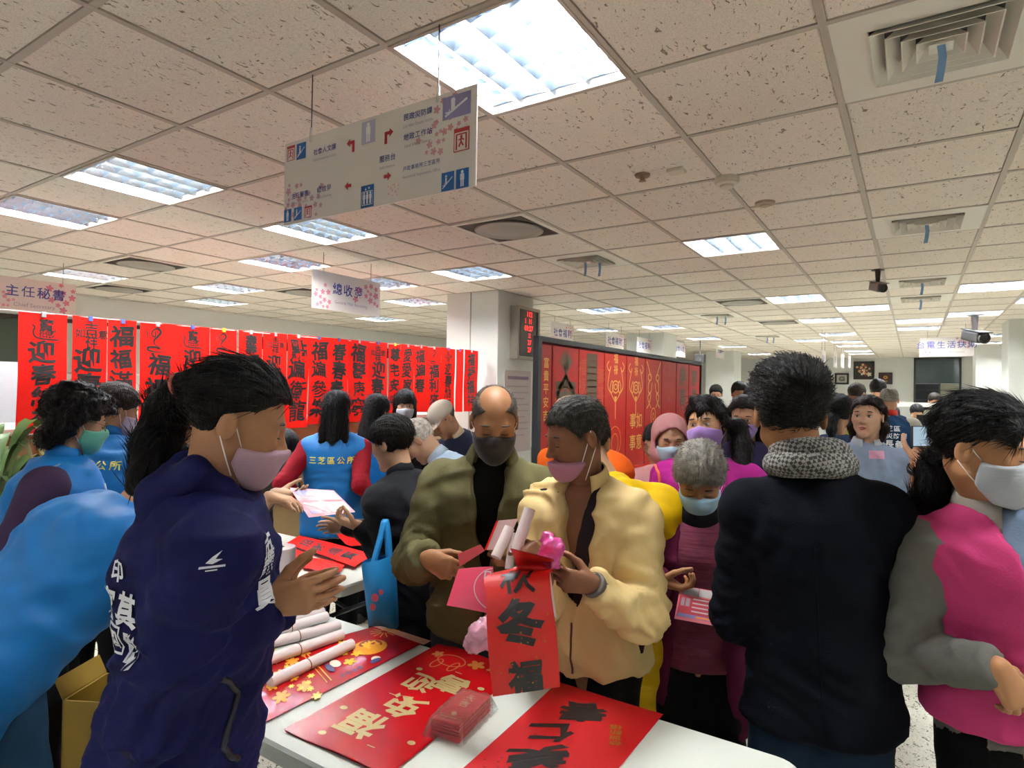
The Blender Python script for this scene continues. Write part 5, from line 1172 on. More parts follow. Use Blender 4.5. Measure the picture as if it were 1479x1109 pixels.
# ---- yellow carton on the floor
card = mat('yellow carton', hexc('a5832a'), .75, var=.12); p = atz(170, 1109, .0)
cx, cy = at(170, 1060, 2.12)[:2]; e = empty('cardboard_box', (cx, cy, 0)); tag(e, 'open yellow cardboard box on the floor beside the navy jacket', 'box')
m_ = MB(); wx, wy, hh, t = .12, .10, .56, .006
ca, sa = math.cos(.5), math.sin(.5); R2 = lambda x, y, z: (cx+ca*x-sa*y, cy+sa*x+ca*y, z)
for (x0, y0, x1, y1, nm) in ((-wx, -wy, wx, -wy+t, 's'), (-wx, wy-t, wx, wy, 's'), (-wx, -wy, -wx+t, wy, 's'), (wx-t, -wy, wx, wy, 's')):
    V, F = boxvf((x0, y0, 0), (x1, y1, hh)); ob('side_panel', [R2(*v) for v in V], F, card, e)
V, F = boxvf((-wx, -wy, 0), (wx, wy, t)); ob('bottom_panel', [R2(*v) for v in V], F, card, e)
for sx in (-1, 1):
    V = [R2(sx*wx, -wy, hh), R2(sx*wx, wy, hh), R2(sx*(wx+.03), wy, hh+.06), R2(sx*(wx+.03), -wy, hh+.06)]; V += [tuple(np.array(v)+(0, 0, .005)) for v in V]; ob('flap', V, [(0, 1, 2, 3), (7, 6, 5, 4), (0, 4, 5, 1), (1, 5, 6, 2), (2, 6, 7, 3), (3, 7, 4, 0)], card, e)
# ================================================================== counters and cupboards
wood = mat('tan counter wood', hexc('866e46'), .45, var=.12, vscale=3, bump=.1, bscale=12, bstretch=(1, 8, 8)); wood_d = mat('brown plinth', hexc('6d4426'), .5)
e = empty('service_counter', (-4.75, 2.9, 0)); tag(e, 'long tan wooden service counter under the red banners', 'counter')
X0 = -4.45
MB().box((X0-.6, .0, .1), (X0, 5.5, 1.29)).build('carcass', wood, e)
for i in range(7):
    ya = .02+i*.785
    MB().box((X0, ya, .16), (X0+.018, ya+.765, .66)).build('lower_panel', wood, e, bevel=.004)
    MB().box((X0, ya, .70), (X0+.022, ya+.765, 1.04)).build('middle_panel', wood, e, bevel=.004)
    MB().box((X0, ya, 1.09), (X0+.018, ya+.765, 1.27)).build('upper_panel', wood, e, bevel=.004)
MB().box((X0-.62, .0, 1.29), (X0+.06, 5.5, 1.33)).build('counter_top', mat('counter top white', hexc('c9c8bd'), .4), e, bevel=.006)
MB().box((X0, .0, 1.05), (X0+.05, 5.5, 1.075)).build('ledge', mat('pale ledge', hexc('cfc29a'), .4), e)
MB().box((X0-.5, .0, 0), (X0+.01, 5.5, .1)).build('plinth', wood_d, e)
e = empty('steel_locker', (-5.6, 1.4, 0)); tag(e, 'pale steel locker behind the first red banner', 'cabinet')
lk = mat('pale locker steel', hexc('b9c4cc'), .4)
MB().box((-6.0, .5, 0), (-5.5, 2.0, 1.75)).build('body', lk, e, bevel=.006)
for k in range(4): d_ = MB().box((-5.5, .51+k*.372, .05), (-5.482, .51+k*.372+.36, 1.7)).build('door', lk, e, bevel=.004); MB().box((-5.482, .56+k*.372, .95), (-5.465, .58+k*.372, 1.07)).build('handle', leg_m, d_)
# far green-fronted counter
e = empty('reception_counter', (.45, 7.9, 0)); tag(e, 'pale reception counter with a green front band in the far right', 'counter')
wt = mat('pale laminate', hexc('d8d3bd'), .4); gr = mat('green laminate', hexc('8fae3c'), .4)
MB().box((.0, 7.3, .0), (2.8, 7.9, .9)).build('carcass', wt, e)
MB().box((.0, 7.26, .80), (2.8, 7.3, 1.0)).build('green_band', gr, e)
for k in range(4): MB().box((.02+k*.7, 7.28, .05), (.69+k*.7, 7.3, .78)).build('front_panel', wt, e, bevel=.004)
MB().box((-.05, 7.2, 1.0), (2.85, 7.95, 1.04)).build('counter_top', mat('laminate top', hexc('e4e0cf'), .35), e, bevel=.006)
# glass screen behind the counter
e = empty('glass_screen', (1.2, 10.4, 0)); tag(e, 'low glass screen with a white top rail before the far window', 'screen')
wr = swatch('dfe0da')
MB().box((-.9, 10.38, 1.46), (3.2, 10.42, 1.52)).build('top_rail', wr, e); MB().box((-.9, 10.395, .1), (3.2, 10.405, 1.46)).build('glass_pane', mat('clear pane', (.85, .9, .9), .05, trans=.95, alpha=.25), e)
for x in (-.9, 1.1, 3.15): MB().box((x, 10.37, 0), (x+.05, 10.43, 1.5)).build('post', wr, e)
# computer monitor on the far counter
p = at(1358, 622, 6.7); e = empty('computer_monitor', (p[0], 7.6, 1.04)); tag(e, 'black computer monitor with a yellow note on the far counter', 'monitor')
MB().box((p[0]-.22, 7.6, 1.12), (p[0]+.22, 7.63, 1.42)).build('screen', swatch('1b1c1e'), e, bevel=.006); MB().box((p[0]-.03, 7.61, 1.05), (p[0]+.03, 7.64, 1.2)).box((p[0]-.1, 7.55, 1.04), (p[0]+.1, 7.7, 1.05)).build('stand', swatch('1b1c1e'), e)
MB().box((p[0]-.06, 7.594, 1.25), (p[0]+.02, 7.599, 1.31)).build('sticky_note', swatch('e8e23a'), e)
p = at(1400, 632, 6.4); 
o = MB().box((p[0]-.1, 7.3, 1.041), (p[0]+.1, 7.5, 1.075)).build('paper_tray', swatch('cfd3d6'), bevel=.004, loc=(p[0], 7.4, 1.041)); tag(o, 'pale paper tray at the front of the far counter', 'tray')
# chairs behind? shelf of leaflets left of the board
e = empty('leaflet_rack', (-3.45, 8.0, 0)); tag(e, 'leaflet rack with coloured brochures seen between column and red board', 'rack')
MB().box((-3.8, 7.98, 0), (-2.6, 8.06, 1.9)).build('back_panel', swatch('57534c'), e)
for r_ in range(6):
    MB().box((-3.8, 7.85, .5+.22*r_), (-2.6, 7.98, .515+.22*r_)).build('shelf', swatch('6d6860'), e)
for k in range(20):
    r_, c = k % 5, k//5; x = -3.7+.28*c; col = ['4f86b8', 'cfc9a8', '8db0c9', 'd6d8d6', '5f9a86'][(k*3+c) % 5]
    o = MB().add([(x, 7.86, .52+.22*r_+.01), (x+.2, 7.86, .53+.22*r_), (x+.2, 7.95, .69+.22*r_), (x, 7.95, .69+.22*r_), (x, 7.863, .53+.22*r_), (x+.2, 7.863, .53+.22*r_), (x+.2, 7.953, .69+.22*r_), (x, 7.953, .69+.22*r_)], [(0, 1, 2, 3), (7, 6, 5, 4), (0, 4, 5, 1), (1, 5, 6, 2), (2, 6, 7, 3), (3, 7, 4, 0)]).build('brochure', swatch(col), loc=(x+.1, 7.9, .53+.22*r_)); tag(o, '%s brochure on the %s shelf of the leaflet rack, %s from left' % (['blue', 'cream', 'pale blue', 'white', 'green'][(k*3+c) % 5], ['lowest', 'second', 'third', 'fourth', 'fifth'][r_], ['first', 'second', 'third', 'fourth'][c]), 'brochure', 'brochures in the rack')
# ---- leafy plant by the counter
e_p = at(-14, 690, 3.1); e = empty('potted_plant', (e_p[0], e_p[1], 0)); tag(e, 'broad-leaved green plant at the left edge before the counter', 'plant')
leafm = mat('green leaf', hexc('46602a'), .45, var=.2); leafp = mat('pale leaf', hexc('76864a'), .45, var=.2)
ob('pot', *lathe([(.12, 0), (.16, .3), (.17, .32), (.15, .32), (.14, .28), (0, .28)], (e_p[0], e_p[1], .0), n=24), swatch('b9a58a'), e)
for i in range(26):
    a_ = RNG.random()*6.283; r_ = RNG.uniform(.14, .34); h0 = RNG.uniform(.35, .75); hm = RNG.uniform(1.0, 1.42)
    dv = A(math.cos(a_), math.sin(a_), 0); sv = A(-dv[1], dv[0], 0); b0 = A(e_p[0], e_p[1], .3)
    C_ = spline([b0, b0+dv*r_*.25+A(0, 0, (hm-.3)*.75), b0+dv*r_*.7+A(0, 0, hm-.3), b0+dv*r_*1.1+A(0, 0, hm-.42)], 11)
    wv = np.array([.004, .004, .004, .005, .012, .03, .042, .042, .032, .016, .002])*1.1
    V = np.vstack([C_+sv*wv[:, None]+A(0, 0, .01)*np.sign(wv[:, None]), C_, C_-sv*wv[:, None]+A(0, 0, .01)]); k = 11
    F = [(j, j+1, k+j+1, k+j) for j in range(10)]+[(k+j, k+j+1, 2*k+j+1, 2*k+j) for j in range(10)]
    V2 = np.vstack([V, V-A(0, 0, .0012)]); F2 = F+[tuple(3*k+q for q in f[::-1]) for f in F]
    ob('leaf', V2, F2, leafp if i % 3 == 0 else leafm, e, smooth=True)

# ---- black loudspeaker hung beyond the board
p = at(1011, 518, 13.0); e = empty('loudspeaker', p); tag(e, 'small black loudspeaker hanging beyond the right end of the red board', 'loudspeaker')
MB().box(p-A(.1, .08, .09), p+A(.1, .08, .09)).build('cabinet', swatch('1a1918'), e, bevel=.01); ob('cone', *lathe([(.06, 0), (.06, .006), (.03, .001), (0, .004)], p-A(0, .081, 0), (0, -1, 0), 16), swatch('2c2a29'), e); MB().tube([p+A(0, 0, .09), A(p[0], p[1], ZC)], .012, 6).build('bracket', swatch('2a2827'), e)
# ================================================================== the people
blue = cloth('blue vest nylon', '1b83d2', rough=.55, spec=.25, bump=.12, sheen=0, var=.06)
yellow_t = swatch('d8cf5a'); white_t = swatch('d9dbe0'); zip_w = swatch('cfd4d8')
def vest(hem=-.07, thick=.016, m=None, **k): return dict(name='vest', m=m or blue, sleeves=False, scl=k.pop('scl', 1.06), hem=hem, thick=thick, fold=k.pop('fold', .006), fold_s=7, **k)
def shirt(name, hx, thick=.007, **k): return dict(name=name, m=cloth(name+' '+hx, hx), thick=thick, **k)
def back_text(me, s, up, size, m, off=.02):
    n = -me.F; ex = np.cross(me.T, n); decal(me, text2d(s, size, off=off, pitch=1.2), me.pel+me.T*up*me.H, ex, me.T, m)
right = CR; toward = -CF
# ---- 1 woman in the navy jacket clapping at the table
hc = at(343, 606, 1.27)
knot = at(268, 560, 1.33)
tail = [at(292, 556, 1.30), knot, at(244, 590, 1.34), at(226, 640, 1.33), at(212, 690, 1.30), at(192, 706, 1.29)]
me = person('woman in a navy hooded jacket with a ponytail and pink mask, clapping her hands', (343, 608, 1.27), phi=100, hphi=87, pitch=18, lean=7, q=0, skin_c='b5825f', mask=('c7a3b6', -.014, ''), legs='22324a', g=1.0, hs=1.03,
            hair=dict(kind='pulled', col='0d0908', off=.012, lift=.4, noise=.002, strands=1500, slen=(.04, .08), lift_s=.0, jit=.06, sw=.0012, comb=lambda X: np.array([0, -.12, .03])-X, wch=[(tail, [.03, .03, .045, .045, .036, .012])]),
            hand_R=dict(to=at(446, 860, 1.19), dir=right*.95+A(0, 0, .18)-CF*.05, palm=CF*.9+A(0, 0, .1), curl=.28, thumb=.25, elbow=A(0, 0, -1)-right*.5+toward*.3), hand_L=dict(to=at(462, 848, 1.28), dir=right*.93+A(0, 0, .3), palm=toward*.9, curl=.25, thumb=.3),
            top=dict(name='jacket', m=cloth('navy softshell', '191a4c', rough=.7, bump=.3, bscale=120), thick=.024, hem=-.26, sleeve_w=1.18, fold=.012, fold_s=8.5, belly=.01, wr_cut=.98, flare=.0))
w1 = me; nav = MATS['navy softshell']
nv = w1.nb
hood = [nv-me.F*.045+me.T*.03+me.L*.06, nv-me.F*.085+me.T*.012, nv-me.F*.045+me.T*.03-me.L*.06, nv+me.F*.05-me.T*.004-me.L*.062]
blob(me, 'hood', nav, lambda P: smin(smin(smin(cap(P, nv+me.F*.055+me.L*.06-me.T*.01, hood[0], .022, .028), cap(P, hood[0], hood[1]-me.T*.03, .03, .042), .03), cap(P, hood[1]-me.T*.03, hood[2], .042, .03), .03), smin(cap(P, hood[2], hood[3]-me.T*.02, .029, .022), cap(P, hood[1]-me.T*.03, hood[1]-me.T*.11-me.F*.01, .042, .02), .05), .02), hood, .16, .008, .005)
n_r = -me.L
decal(me, text2d('家其', .060, off=.035, pitch=1.15), at(203, 862, 1.15), CR*.95-CF*.25, A(0, 0, 1), white_t, cut=.015)
decal(me, merge2d([line2d([(-.022, .024), (.022, .024), (.022, -.024), (-.022, -.024), (-.022, .024)], .005), text2d('國', .036, 0, 0, .03), text2d('隊', .055, .062, -.005, .03)]), at(200, 906, 1.15), CR*.95-CF*.25, A(0, 0, 1), white_t)
decal(me, text2d('印', .04, off=.03), at(198, 815, 1.15), CR*.95-CF*.25, A(0, 0, 1), white_t)
decal(me, merge2d([poly2d([(-.01, .0), (.0, .010), (.014, .02), (.004, .006), (.014, .005), (.0, -.002)]), rect2d(-.018, -.008, .018, -.0045), rect2d(-.008, -.0125, .008, -.0105)]), at(331, 799, 1.1), CR, A(0, 0, 1), white_t)
decal(me, merge2d([text2d('市', .05, 0, .06, .03), text2d('議員', .055, 0, 0, .03, True)]), at(372, 830, 1.17), CR*.5+CF*.8, A(0, 0, 1), white_t)
decal(me, line2d([(-.032, .014), (.032, .014), (.032, -.014), (-.032, -.014), (-.032, .014)], .004), at(185, 1080, 1.2), CR*.9-CF*.35, A(0, 0, 1), white_t)
decal(me, rect2d(-.024, -.006, .024, .006), at(185, 1080, 1.2), CR*.9-CF*.35, A(0, 0, 1), white_t)
seam(me, [at(346, 955, 1.15), at(350, 1000, 1.15), at(346, 1050, 1.15), at(352, 1085, 1.15)], toward, swatch('0a0a18'), .006, 'pocket_zip')
ob('hair_tie', *tubevf([knot+.034*(math.cos(t)*nz(np.cross(tail[2]-tail[0], (0, 0, 1)))+math.sin(t)*nz(np.cross(np.cross(tail[2]-tail[0], (0, 0, 1)), tail[2]-tail[0]))) for t in np.linspace(0, 6.283, 17)], .006, 6, False), swatch('b8604f'), me.root, smooth=True)
# ---- 2 woman bending over in a blue vest
me = person('woman bending forward in a bright blue vest and jeans, left of the navy jacket', (236, 690, 2.05), phi=122, pitch=35, lean=52, q=0, skin_c='b5825f', legs='2b4a66', g=1.08, low=1.05, hair=dict(kind='full', col='120d0b', off=.014), hand_L=dict(to=at(350, 830, 2.2)), hand_R=dict(to=at(335, 830, 2.0)),
            inner=shirt('shirt', '23263a', .008), top=vest(hem=-.15, thick=.03, fold=.010, belly=.01, flare=.022, scl=1.07))
# ---- 3 curly woman with a green mask
me = person('curly-haired woman with glasses and green mask in a blue vest over purple sleeves', (112, 607, 2.32), phi=80, hphi=96, pitch=14, lean=8, q=0, skin_c='b98a68', mask='63b79a', glasses='5a4a3a', legs='17171b', g=1.1,
            hair=dict(kind='curly', line='full', col='150d0b', off=.034, strands=1600, slen=(.012, .03), lift_s=.4, chains=[[((.05, -.05, -.04), (.03, -.08, -.09), .05, .04)]]), hand_R=dict(to=at(150, 815, 2.2)), inner=shirt('sweater', '4a3550', .010, sleeve_w=1.2), top=vest())
collar(me, blue, h1=.06, gap=25, fold=False); seam(me, [me.pel+me.T*x*me.H+me.F*.1 for x in (.02, .12, .24)], me.F, zip_w, .004)
seam(me, [at(118, 665, 2.3), at(124, 700, 2.3), at(130, 735, 2.3)], toward, zip_w, .003, 'piping')
# ---- 4 back of brown-haired person with lettering
me = person('brown-haired person seen from behind in a blue vest with yellow lettering, before the banners', (168, 590, 2.95), phi=158, hphi=118, pitch=18, lean=12, q=1, skin_c='b98a68', mask='d9c2cc', g=1.12, hair=dict(kind='full', col='2a1a12', off=.016, strands=700, slen=(.02, .05), lift_s=.08), inner=shirt('shirt', '2a3350', .008), top=vest())
collar(me, blue, h1=.05, gap=60, fold=False); back_text(me, '三芝區公所', .205, .044, yellow_t)
# ---- 5 pink striped sleeves
me = person('person in blue vest over pink striped sleeves, passing a leaflet behind the navy-jacketed woman', (345, 612, 2.45), phi=75, pitch=25, lean=14, q=1, skin_c='c09878', mask='d9d3d8', hair=dict(kind='short', col='15100e', off=.012), legs='1b2030', sleeve_cut=.5,
            hand_R=dict(to=at(418, 722, 2.35), dir=right*.95-A(0, 0, .15), palm=A(0, 0, -1), curl=.35), hand_L=dict(to=at(424, 712, 2.62), dir=right, palm=A(0, 0, 1), curl=.3), inner=shirt('striped shirt', 'd39aa4', .008, wr_cut=.45, sleeve_w=1.1), top=vest(hem=-.09))
for x in (.05, .14): seam(me, [me.pel+me.T*(x+k)*me.H+me.F*.1-me.L*.06 for k in (-.08, 0, .08)], nz(me.F-me.L*.6), zip_w, .004, 'piping')
# ---- 6 long-haired woman with dark red sleeves
me = person('long-haired woman from behind in a lettered blue vest with dark red sleeves', (486, 592, 3.75), phi=172, pitch=8, q=0, skin_c='b98a68', legs='141418', g=1.06, hair=dict(kind='long', col='0d0b0c', off=.014, strands=1500, slen=(.04, .09), lift_s=.04, chains=[[((.0, -.075, .01), (.0, -.10, -.20), .06, .04), ((.035, -.06, .0), (.07, -.085, -.22), .05, .028)]]),
            hand_L=dict(to=at(440, 742, 3.7), curl=.4), hand_R=dict(to=at(556, 748, 3.7), curl=.4), inner=shirt('sweater', '8f1724', .006, sleeve_w=1.0), top=vest(hem=-.09))
back_text(me, '三芝區公所', .20, .045, yellow_t)
# ---- 7 dark-haired person bending with a watch
me = person('dark-haired person with glasses bending low beside the counter, wearing a wristwatch', (410, 645, 3.95), phi=35, pitch=48, lean=38, q=1, skin_c='b98a68', glasses='3a3030', hair=dict(kind='full', col='100c0b', off=.018), sleeve_cut=.5, hand_L=dict(to=at(436, 770, 3.35), curl=.5), inner=None, top=shirt('pullover', '5b5348', .012, wr_cut=.4), legs='22252b')
d_ = nz(me.wr['L']-me.el['L']); ob('wristwatch', *lathe([(.03, -.012), (.034, -.01), (.034, .01), (.03, .012)], me.wr['L']-d_*.015, d_, 16), swatch('c9c9c4'), me.root)
# ---- 8 and 9
me = person('woman with long black hair from behind, beyond the lettered vest', (545, 594, 4.25), phi=150, pitch=14, q=1, skin_c='b98a68', g=1.05, hair=dict(kind='long', col='0e0b0b', off=.016, strands=900, slen=(.04, .08), lift_s=.05, chains=[[((.0, -.07, .0), (.0, -.09, -.22), .06, .05), ((.04, -.05, .0), (.06, -.07, -.2), .045, .035)]]), inner=shirt('shirt', '20242e', .008), top=vest())
me = person('woman facing us in a white mask with a black fringe before the banners', (585, 584, 4.8), phi=5, pitch=8, q=1, skin_c='c79f82', mask='c9d2e2', eyes='open', hair=dict(kind='fringe', col='0c0909', off=.013, strands=500, lift_s=.02, chains=[[((.075, -.02, .02), (.078, -.01, -.13), .028, .022)], [((.0, -.08, .0), (.0, -.08, -.13), .06, .05)]]), top=shirt('blouse', '201c1f', .01))
# ---- 10 man in a white cap
me = person('man in a white cap bending down in a dark jacket with beige collar', (640, 605, 3.9), phi=-55, pitch=42, lean=34, q=1, skin_c='a97f60', hair=dict(kind='short', col='4a433c', off=.004, bald=[.03, .03, .03, .03]), hand_R=dict(to=at(600, 740, 3.6)), hand_L=dict(to=at(640, 750, 3.5)), top=shirt('jacket', '232638', .018), legs='2a2c33')
capm = cloth('white cap cotton', 'cfc4b4', var=.05)
def fcap(P, me=me):
    X = me.local(P); d = ell(X, (0, -.012, .05), (.083, .10, .075)); d = smax(d, .034-X[:, 2], .008); b = smax(smax(ell(X, (0, .09, .045), (.075, .085, .06)), np.abs(X[:, 2]-.040+X[:, 1]*.12)-.004, .003), .05-X[:, 1], .003); return np.minimum(d, b)*me.s
blob(me, 'cap', capm, fcap, [me.hc], .22, .008)
collar(me, swatch('a89878'), h1=.05, gap=40, fold=False)
# ---- 11 white-haired man
me = person('white-haired man in a pale blue shirt bending over, behind the black jacket', (606, 636, 3.3), phi=-105, pitch=48, lean=40, q=1, skin_c='b08a6c', hair=dict(kind='short', col='c4bdb2', off=.010, noise=.002, strands=500, slen=(.01, .025), lift_s=.1), hand_L=dict(to=at(560, 760, 3.1)), top=shirt('shirt', 'a9bfd6', .012), legs='2a2c33')
collar(me, cloth('shirt collar', 'b9cadb'), h1=.045, gap=40)
# ---- 12 person in the black jacket taking the leaflet
me = person('person in a black jacket with dark hair, carrying the blue bag and taking a leaflet', (566, 640, 2.5), phi=-128, pitch=16, lean=16, q=0, skin_c='b08a6c', g=1.1, hair=dict(kind='full', col='17130f', off=.016, strands=900, slen=(.02, .045), lift_s=.08), legs='0c0c0e', hand_L=dict(to=at(494, 752, 2.38), dir=-right*.8+A(0, 0, .25), palm=A(0, 0, 1), curl=.7, thumb=.8, elbow=A(0, 0, -1)+right*.3),
            hand_R=dict(to=at(480, 770, 2.75)), top=dict(name='jacket', m=cloth('black jacket', '15161a', rough=.7), thick=.022, hem=-.12, sleeve_w=1.15, fold=.008, fold_s=8))
collar(me, MATS['black jacket'], h1=.05, gap=45, fold=False); p12 = me
# ---- 13 man in the olive jacket
olive = cloth('olive wool', '6b6544', var=.1)
me = person('balding man in an olive jacket and black mask looking down, behind the table', (714, 608, 2.08), phi=-4, hphi=3, pitch=22, lean=6, q=0, slean=3, skin_c='a3714c', mask=('141013', .004, ''), g=1.06, hs=1.06, shoulder=1.04, legs='3f4247', low=1.2, brows='3a3028',
            hair=dict(kind='short', col='4d453d', off=.0035, noise=.0010, bald=[.2, .118, .082, .06], strands=900, slen=(.006, .014), lift_s=.25, sw=.0008, dl=.004),
            hand_R=dict(to=at(648, 822, 1.84), dir=right*.75-A(0, 0, .25)+toward*.4, palm=right*.3+A(0, 0, -.2)+CF*.8, curl=.8, thumb=.7, elbow=-right*.35-A(0, 0, 1)), hand_L=dict(to=at(716, 800, 1.9), dir=-right*.7+A(0, 0, .1), palm=CF, curl=.8, thumb=.7),
            inner=shirt('black shirt', '0c0b0c', .006, up=.305), top=dict(name='jacket', m=olive, thick=.022, hem=-.075, sleeve_w=1.22, fold=.010, fold_s=8, openv=((-.1, .05, .16, .24, .3), (.008, .012, .028, .045, .06), (.01, .01, .0, 0, 0))))
collar(me, olive, h1=.052, r0=.085, r1=.068, gap=42, fold_d=.06, out=.034); green_man = me
# ---- 14 man in the beige jacket
beige = cloth('beige cotton', 'e0c488', k=1.25, rough=.6, spec=.2, var=.08, bump=.2, bscale=90); dark_lining = cloth('dark lining', '2b2026')
me = person('grey-haired man in a beige jacket with pink mask below his nose, holding the scroll', (832, 630, 1.84), phi=-28, hphi=-62, pitch=14, lean=8, q=0, skin_c='86583c', mask=('c487a2', -.040, ''), g=1.0, hs=1.02, chest_skin=True, legs='0d0d0f', brows='2c211a', neck_r=.05,
            hair=dict(kind='short', col='3c3833', off=.010, noise=.003, strands=2600, slen=(.008, .02), lift_s=.25, sw=.0009, dl=-.004),
            hand_L=dict(to=at(816, 838, 1.55), dir=-right*.85+A(0, 0, .2)+toward*.25, palm=CF*.6-right*.2+A(0, 0, .3), curl=.75, thumb=.75, elbow=right*.3-A(0, 0, 1)), hand_R=dict(to=at(762, 792, 1.62), dir=-right*.5+A(0, 0, .6)+toward*.2, palm=CF*.3-right*.4, curl=.85, thumb=.8),
            inner=dict(name='lining', m=dark_lining, thick=.012, scl=1.0, hem=-.05, sleeves=False, openv=((-.1, .08, .16, .24, .3), (.0, .0, .012, .034, .05), (.0, .0, .0, 0, 0)), fold=.002), top=dict(name='jacket', m=beige, thick=.020, hem=-.055, sleeve_w=1.14, fold=.012, fold_s=8.5, wr_cut=.97, openv=((-.1, .05, .10, .14, .2, .25, .3), (-.02, -.02, .012, .032, .046, .048, .052), (0, 0, .006, .022, .028, .022, .012))))
bm_ = me; jac_bvh = me.bvh
collar(me, beige, h0=-.01, h1=.05, r0=.088, r1=.072, gap=40, fold_d=.0, fold=False, th=.008); collar(me, dark_lining, h0=-.012, h1=.046, r0=.081, r1=.067, gap=44, fold=False, name='collar_lining')
for t in (.20, .17): 
    c = onsurf(me, [me.pel+me.T*me.H*t-me.L*.024*me.H+me.F*.1], me.F, .012)[0]; ob('snap_button', *lathe([(.006, 0), (.006, .003), (.0035, .004), (.003, .002), (0, .002)], c, me.F, 12), swatch('b9b2a8'), me.root)
seam(me, [me.pel+me.T*x*me.H+me.F*.1 for x in (-.045, .0, .05)], me.F, swatch('5a2b26'), .003)
d_ = nz(me.wr['L']-me.el['L']); ob('knit_cuff', *lathe([(.028, -.03), (.034, -.025), (.034, .0), (.030, .006), (.027, .004)], me.wr['L']+d_*.002, d_, 20), swatch('57524c'), me.root, smooth=True)
# ---- 15 yellow raincoat and 16 orange jacket
me = person('person in a bulky yellow coat bent behind the beige jacket', (852, 640, 2.26), phi=172, pitch=30, lean=14, q=0, noff=-.10, slean=-4, skin_c='b08a6c', g=1.12, hair=dict(kind='short', col='241d1a', off=.012), legs='131316', hand_L=dict(to=at(830, 800, 2.45)), hand_R=dict(to=at(982, 850, 2.38)), top=dict(name='coat', m=cloth('yellow coat', 'e5b80a', rough=.5, sheen=0), thick=.03, hem=-.17, sleeve_w=1.45, fold=.012, fold_s=7, flare=.0))
me = person('balding man with a white mask in an orange jacket, behind the beige jacket', (822, 607, 2.72), phi=-45, hphi=-60, pitch=26, lean=10, q=1, skin_c='b58a68', mask='d8d4d2', glasses='4a4038', g=1.12, hair=dict(kind='short', col='8a8178', off=.006, bald=[.09, .06, .03, .02]), top=dict(name='jacket', m=cloth('orange jacket', 'e8621a'), thick=.03, hem=-.1, sleeve_w=1.4, fold=.007))
# ---- 17 pink hood
pinkh = cloth('pale pink jacket', 'd79a9a', var=.06)
me = person('person in a pale pink hood and light blue mask before the red board', (968, 634, 2.85), phi=8, pitch=10, q=0, skin_c='a87f62', mask='b3d2e6', hair=None, top=dict(name='jacket', m=pinkh, thick=.022, hem=-.1, sleeve_w=1.25, fold=.006))
def fhood(P, me=me):
    X = me.local(P); d = smin(ell(X, (0, -.02, .03), (.10, .115, .108)), ell(X, (0, -.02, -.08), (.105, .10, .09)), .05); d = smax(d, -smin(ell(X, (0, .06, -.01), (.072, .11, .085)), ell(X, (0, .02, -.02), (.078, .10, .09)), .02), .012); return d*me.s
blob(me, 'hood', pinkh, fhood, [me.hc], .2, .008)
# ---- 18 purple mask, ponytail
mag = cloth('magenta jacket', 'b52a8a', var=.1)
me = person('woman in a purple mask and magenta jacket with a black ponytail', (1020, 612, 2.52), phi=-12, hphi=-18, pitch=-2, roll=6, q=0, skin_c='c4966f', mask=('a983d2', .004, ''), eyes='open', legs='1a1820', g=1.02,
            hair=dict(kind='pulled', line='long', col='100b0a', off=.012, dl=-.004, strands=1300, slen=(.03, .06), lift_s=.03, wch=[([at(1050, 612, 2.5), at(1066, 618, 2.52), at(1072, 645, 2.5), at(1070, 690, 2.45), at(1062, 715, 2.42)], [.03, .035, .04, .035, .012]), ([at(1002, 578, 2.36), at(1012, 592, 2.325), at(1008, 603, 2.325)], [.02, .014, .004]), ([at(1028, 580, 2.36), at(1040, 596, 2.34), at(1044, 612, 2.34)], [.02, .016, .004])]), top=dict(name='jacket', m=mag, thick=.022, hem=-.12, sleeve_w=1.25, fold=.006))
seam(me, [at(973, 668, 2.3), at(974, 690, 2.3), at(976, 712, 2.3)], toward, swatch('e86a3a'), .006, 'orange_zip')
# ---- 19 grey-haired woman with the calendar
me = person('short grey-haired woman in a blue mask and maroon knit, reading a calendar', (1011, 690, 2.02), phi=0, hphi=-2, pitch=36, lean=4, q=0, skin_c='a9764f', mask=('a5cfe6', .004, ''), legs='0e0d10', low=1.15, g=1.12, hs=1.08,
            hair=dict(kind='full', col='8f8a80', off=.018, noise=.004, strands=3000, slen=(.012, .03), lift_s=.2, sw=.001), hand_R=dict(to=at(986, 850, 1.86), dir=right*.6-A(0, 0, .2)+toward*.3, palm=A(0, 0, .9)+CF*.3, curl=.75, thumb=.8), hand_L=dict(to=at(1078, 868, 1.86), dir=-right*.6-A(0, 0, .2)+toward*.5, palm=-right*.7+A(0, 0, .4), curl=.7, thumb=.8),
            top=[dict(name='knit_top', m=mat('maroon knit', hexc('5c1730'), .85, bump=1.0, bscale=34, bstretch=(.15, .15, 2.2), var=.25, vscale=30), thick=.014, hem=-.06, sleeves=False, fold=.003), dict(name='cardigan', m=cloth('plum cardigan', '5a1636'), thick=.022, hem=-.22, sleeve_w=1.25, fold=.006, openv=((-.2, 0, .15, .3), (.11, .075, .06, .06), (0, 0, 0, 0)))])
blob(me, 'black_collar', cloth('black collar', '100e10'), lambda P, me=me: cap(P, me.nb-me.T*.03+me.F*.012, me.nb+me.T*.012, .085, .062), [me.nb], .13, .009)
seam(me, [me.pel+me.T*x*me.H+me.F*.1 for x in (.08, .17, .25)], me.F, swatch('7d2a3c'), .004); c = onsurf(me, [me.pel+me.T*.235*me.H+me.F*.1], me.F, .008)[0]
ob('zip_ring', *tubevf([c+.013*(math.cos(t)*me.L+math.sin(t)*me.T) for t in np.linspace(0, 6.283, 15)], .0028, 5, False), swatch('b3a27c'), me.root, smooth=True)
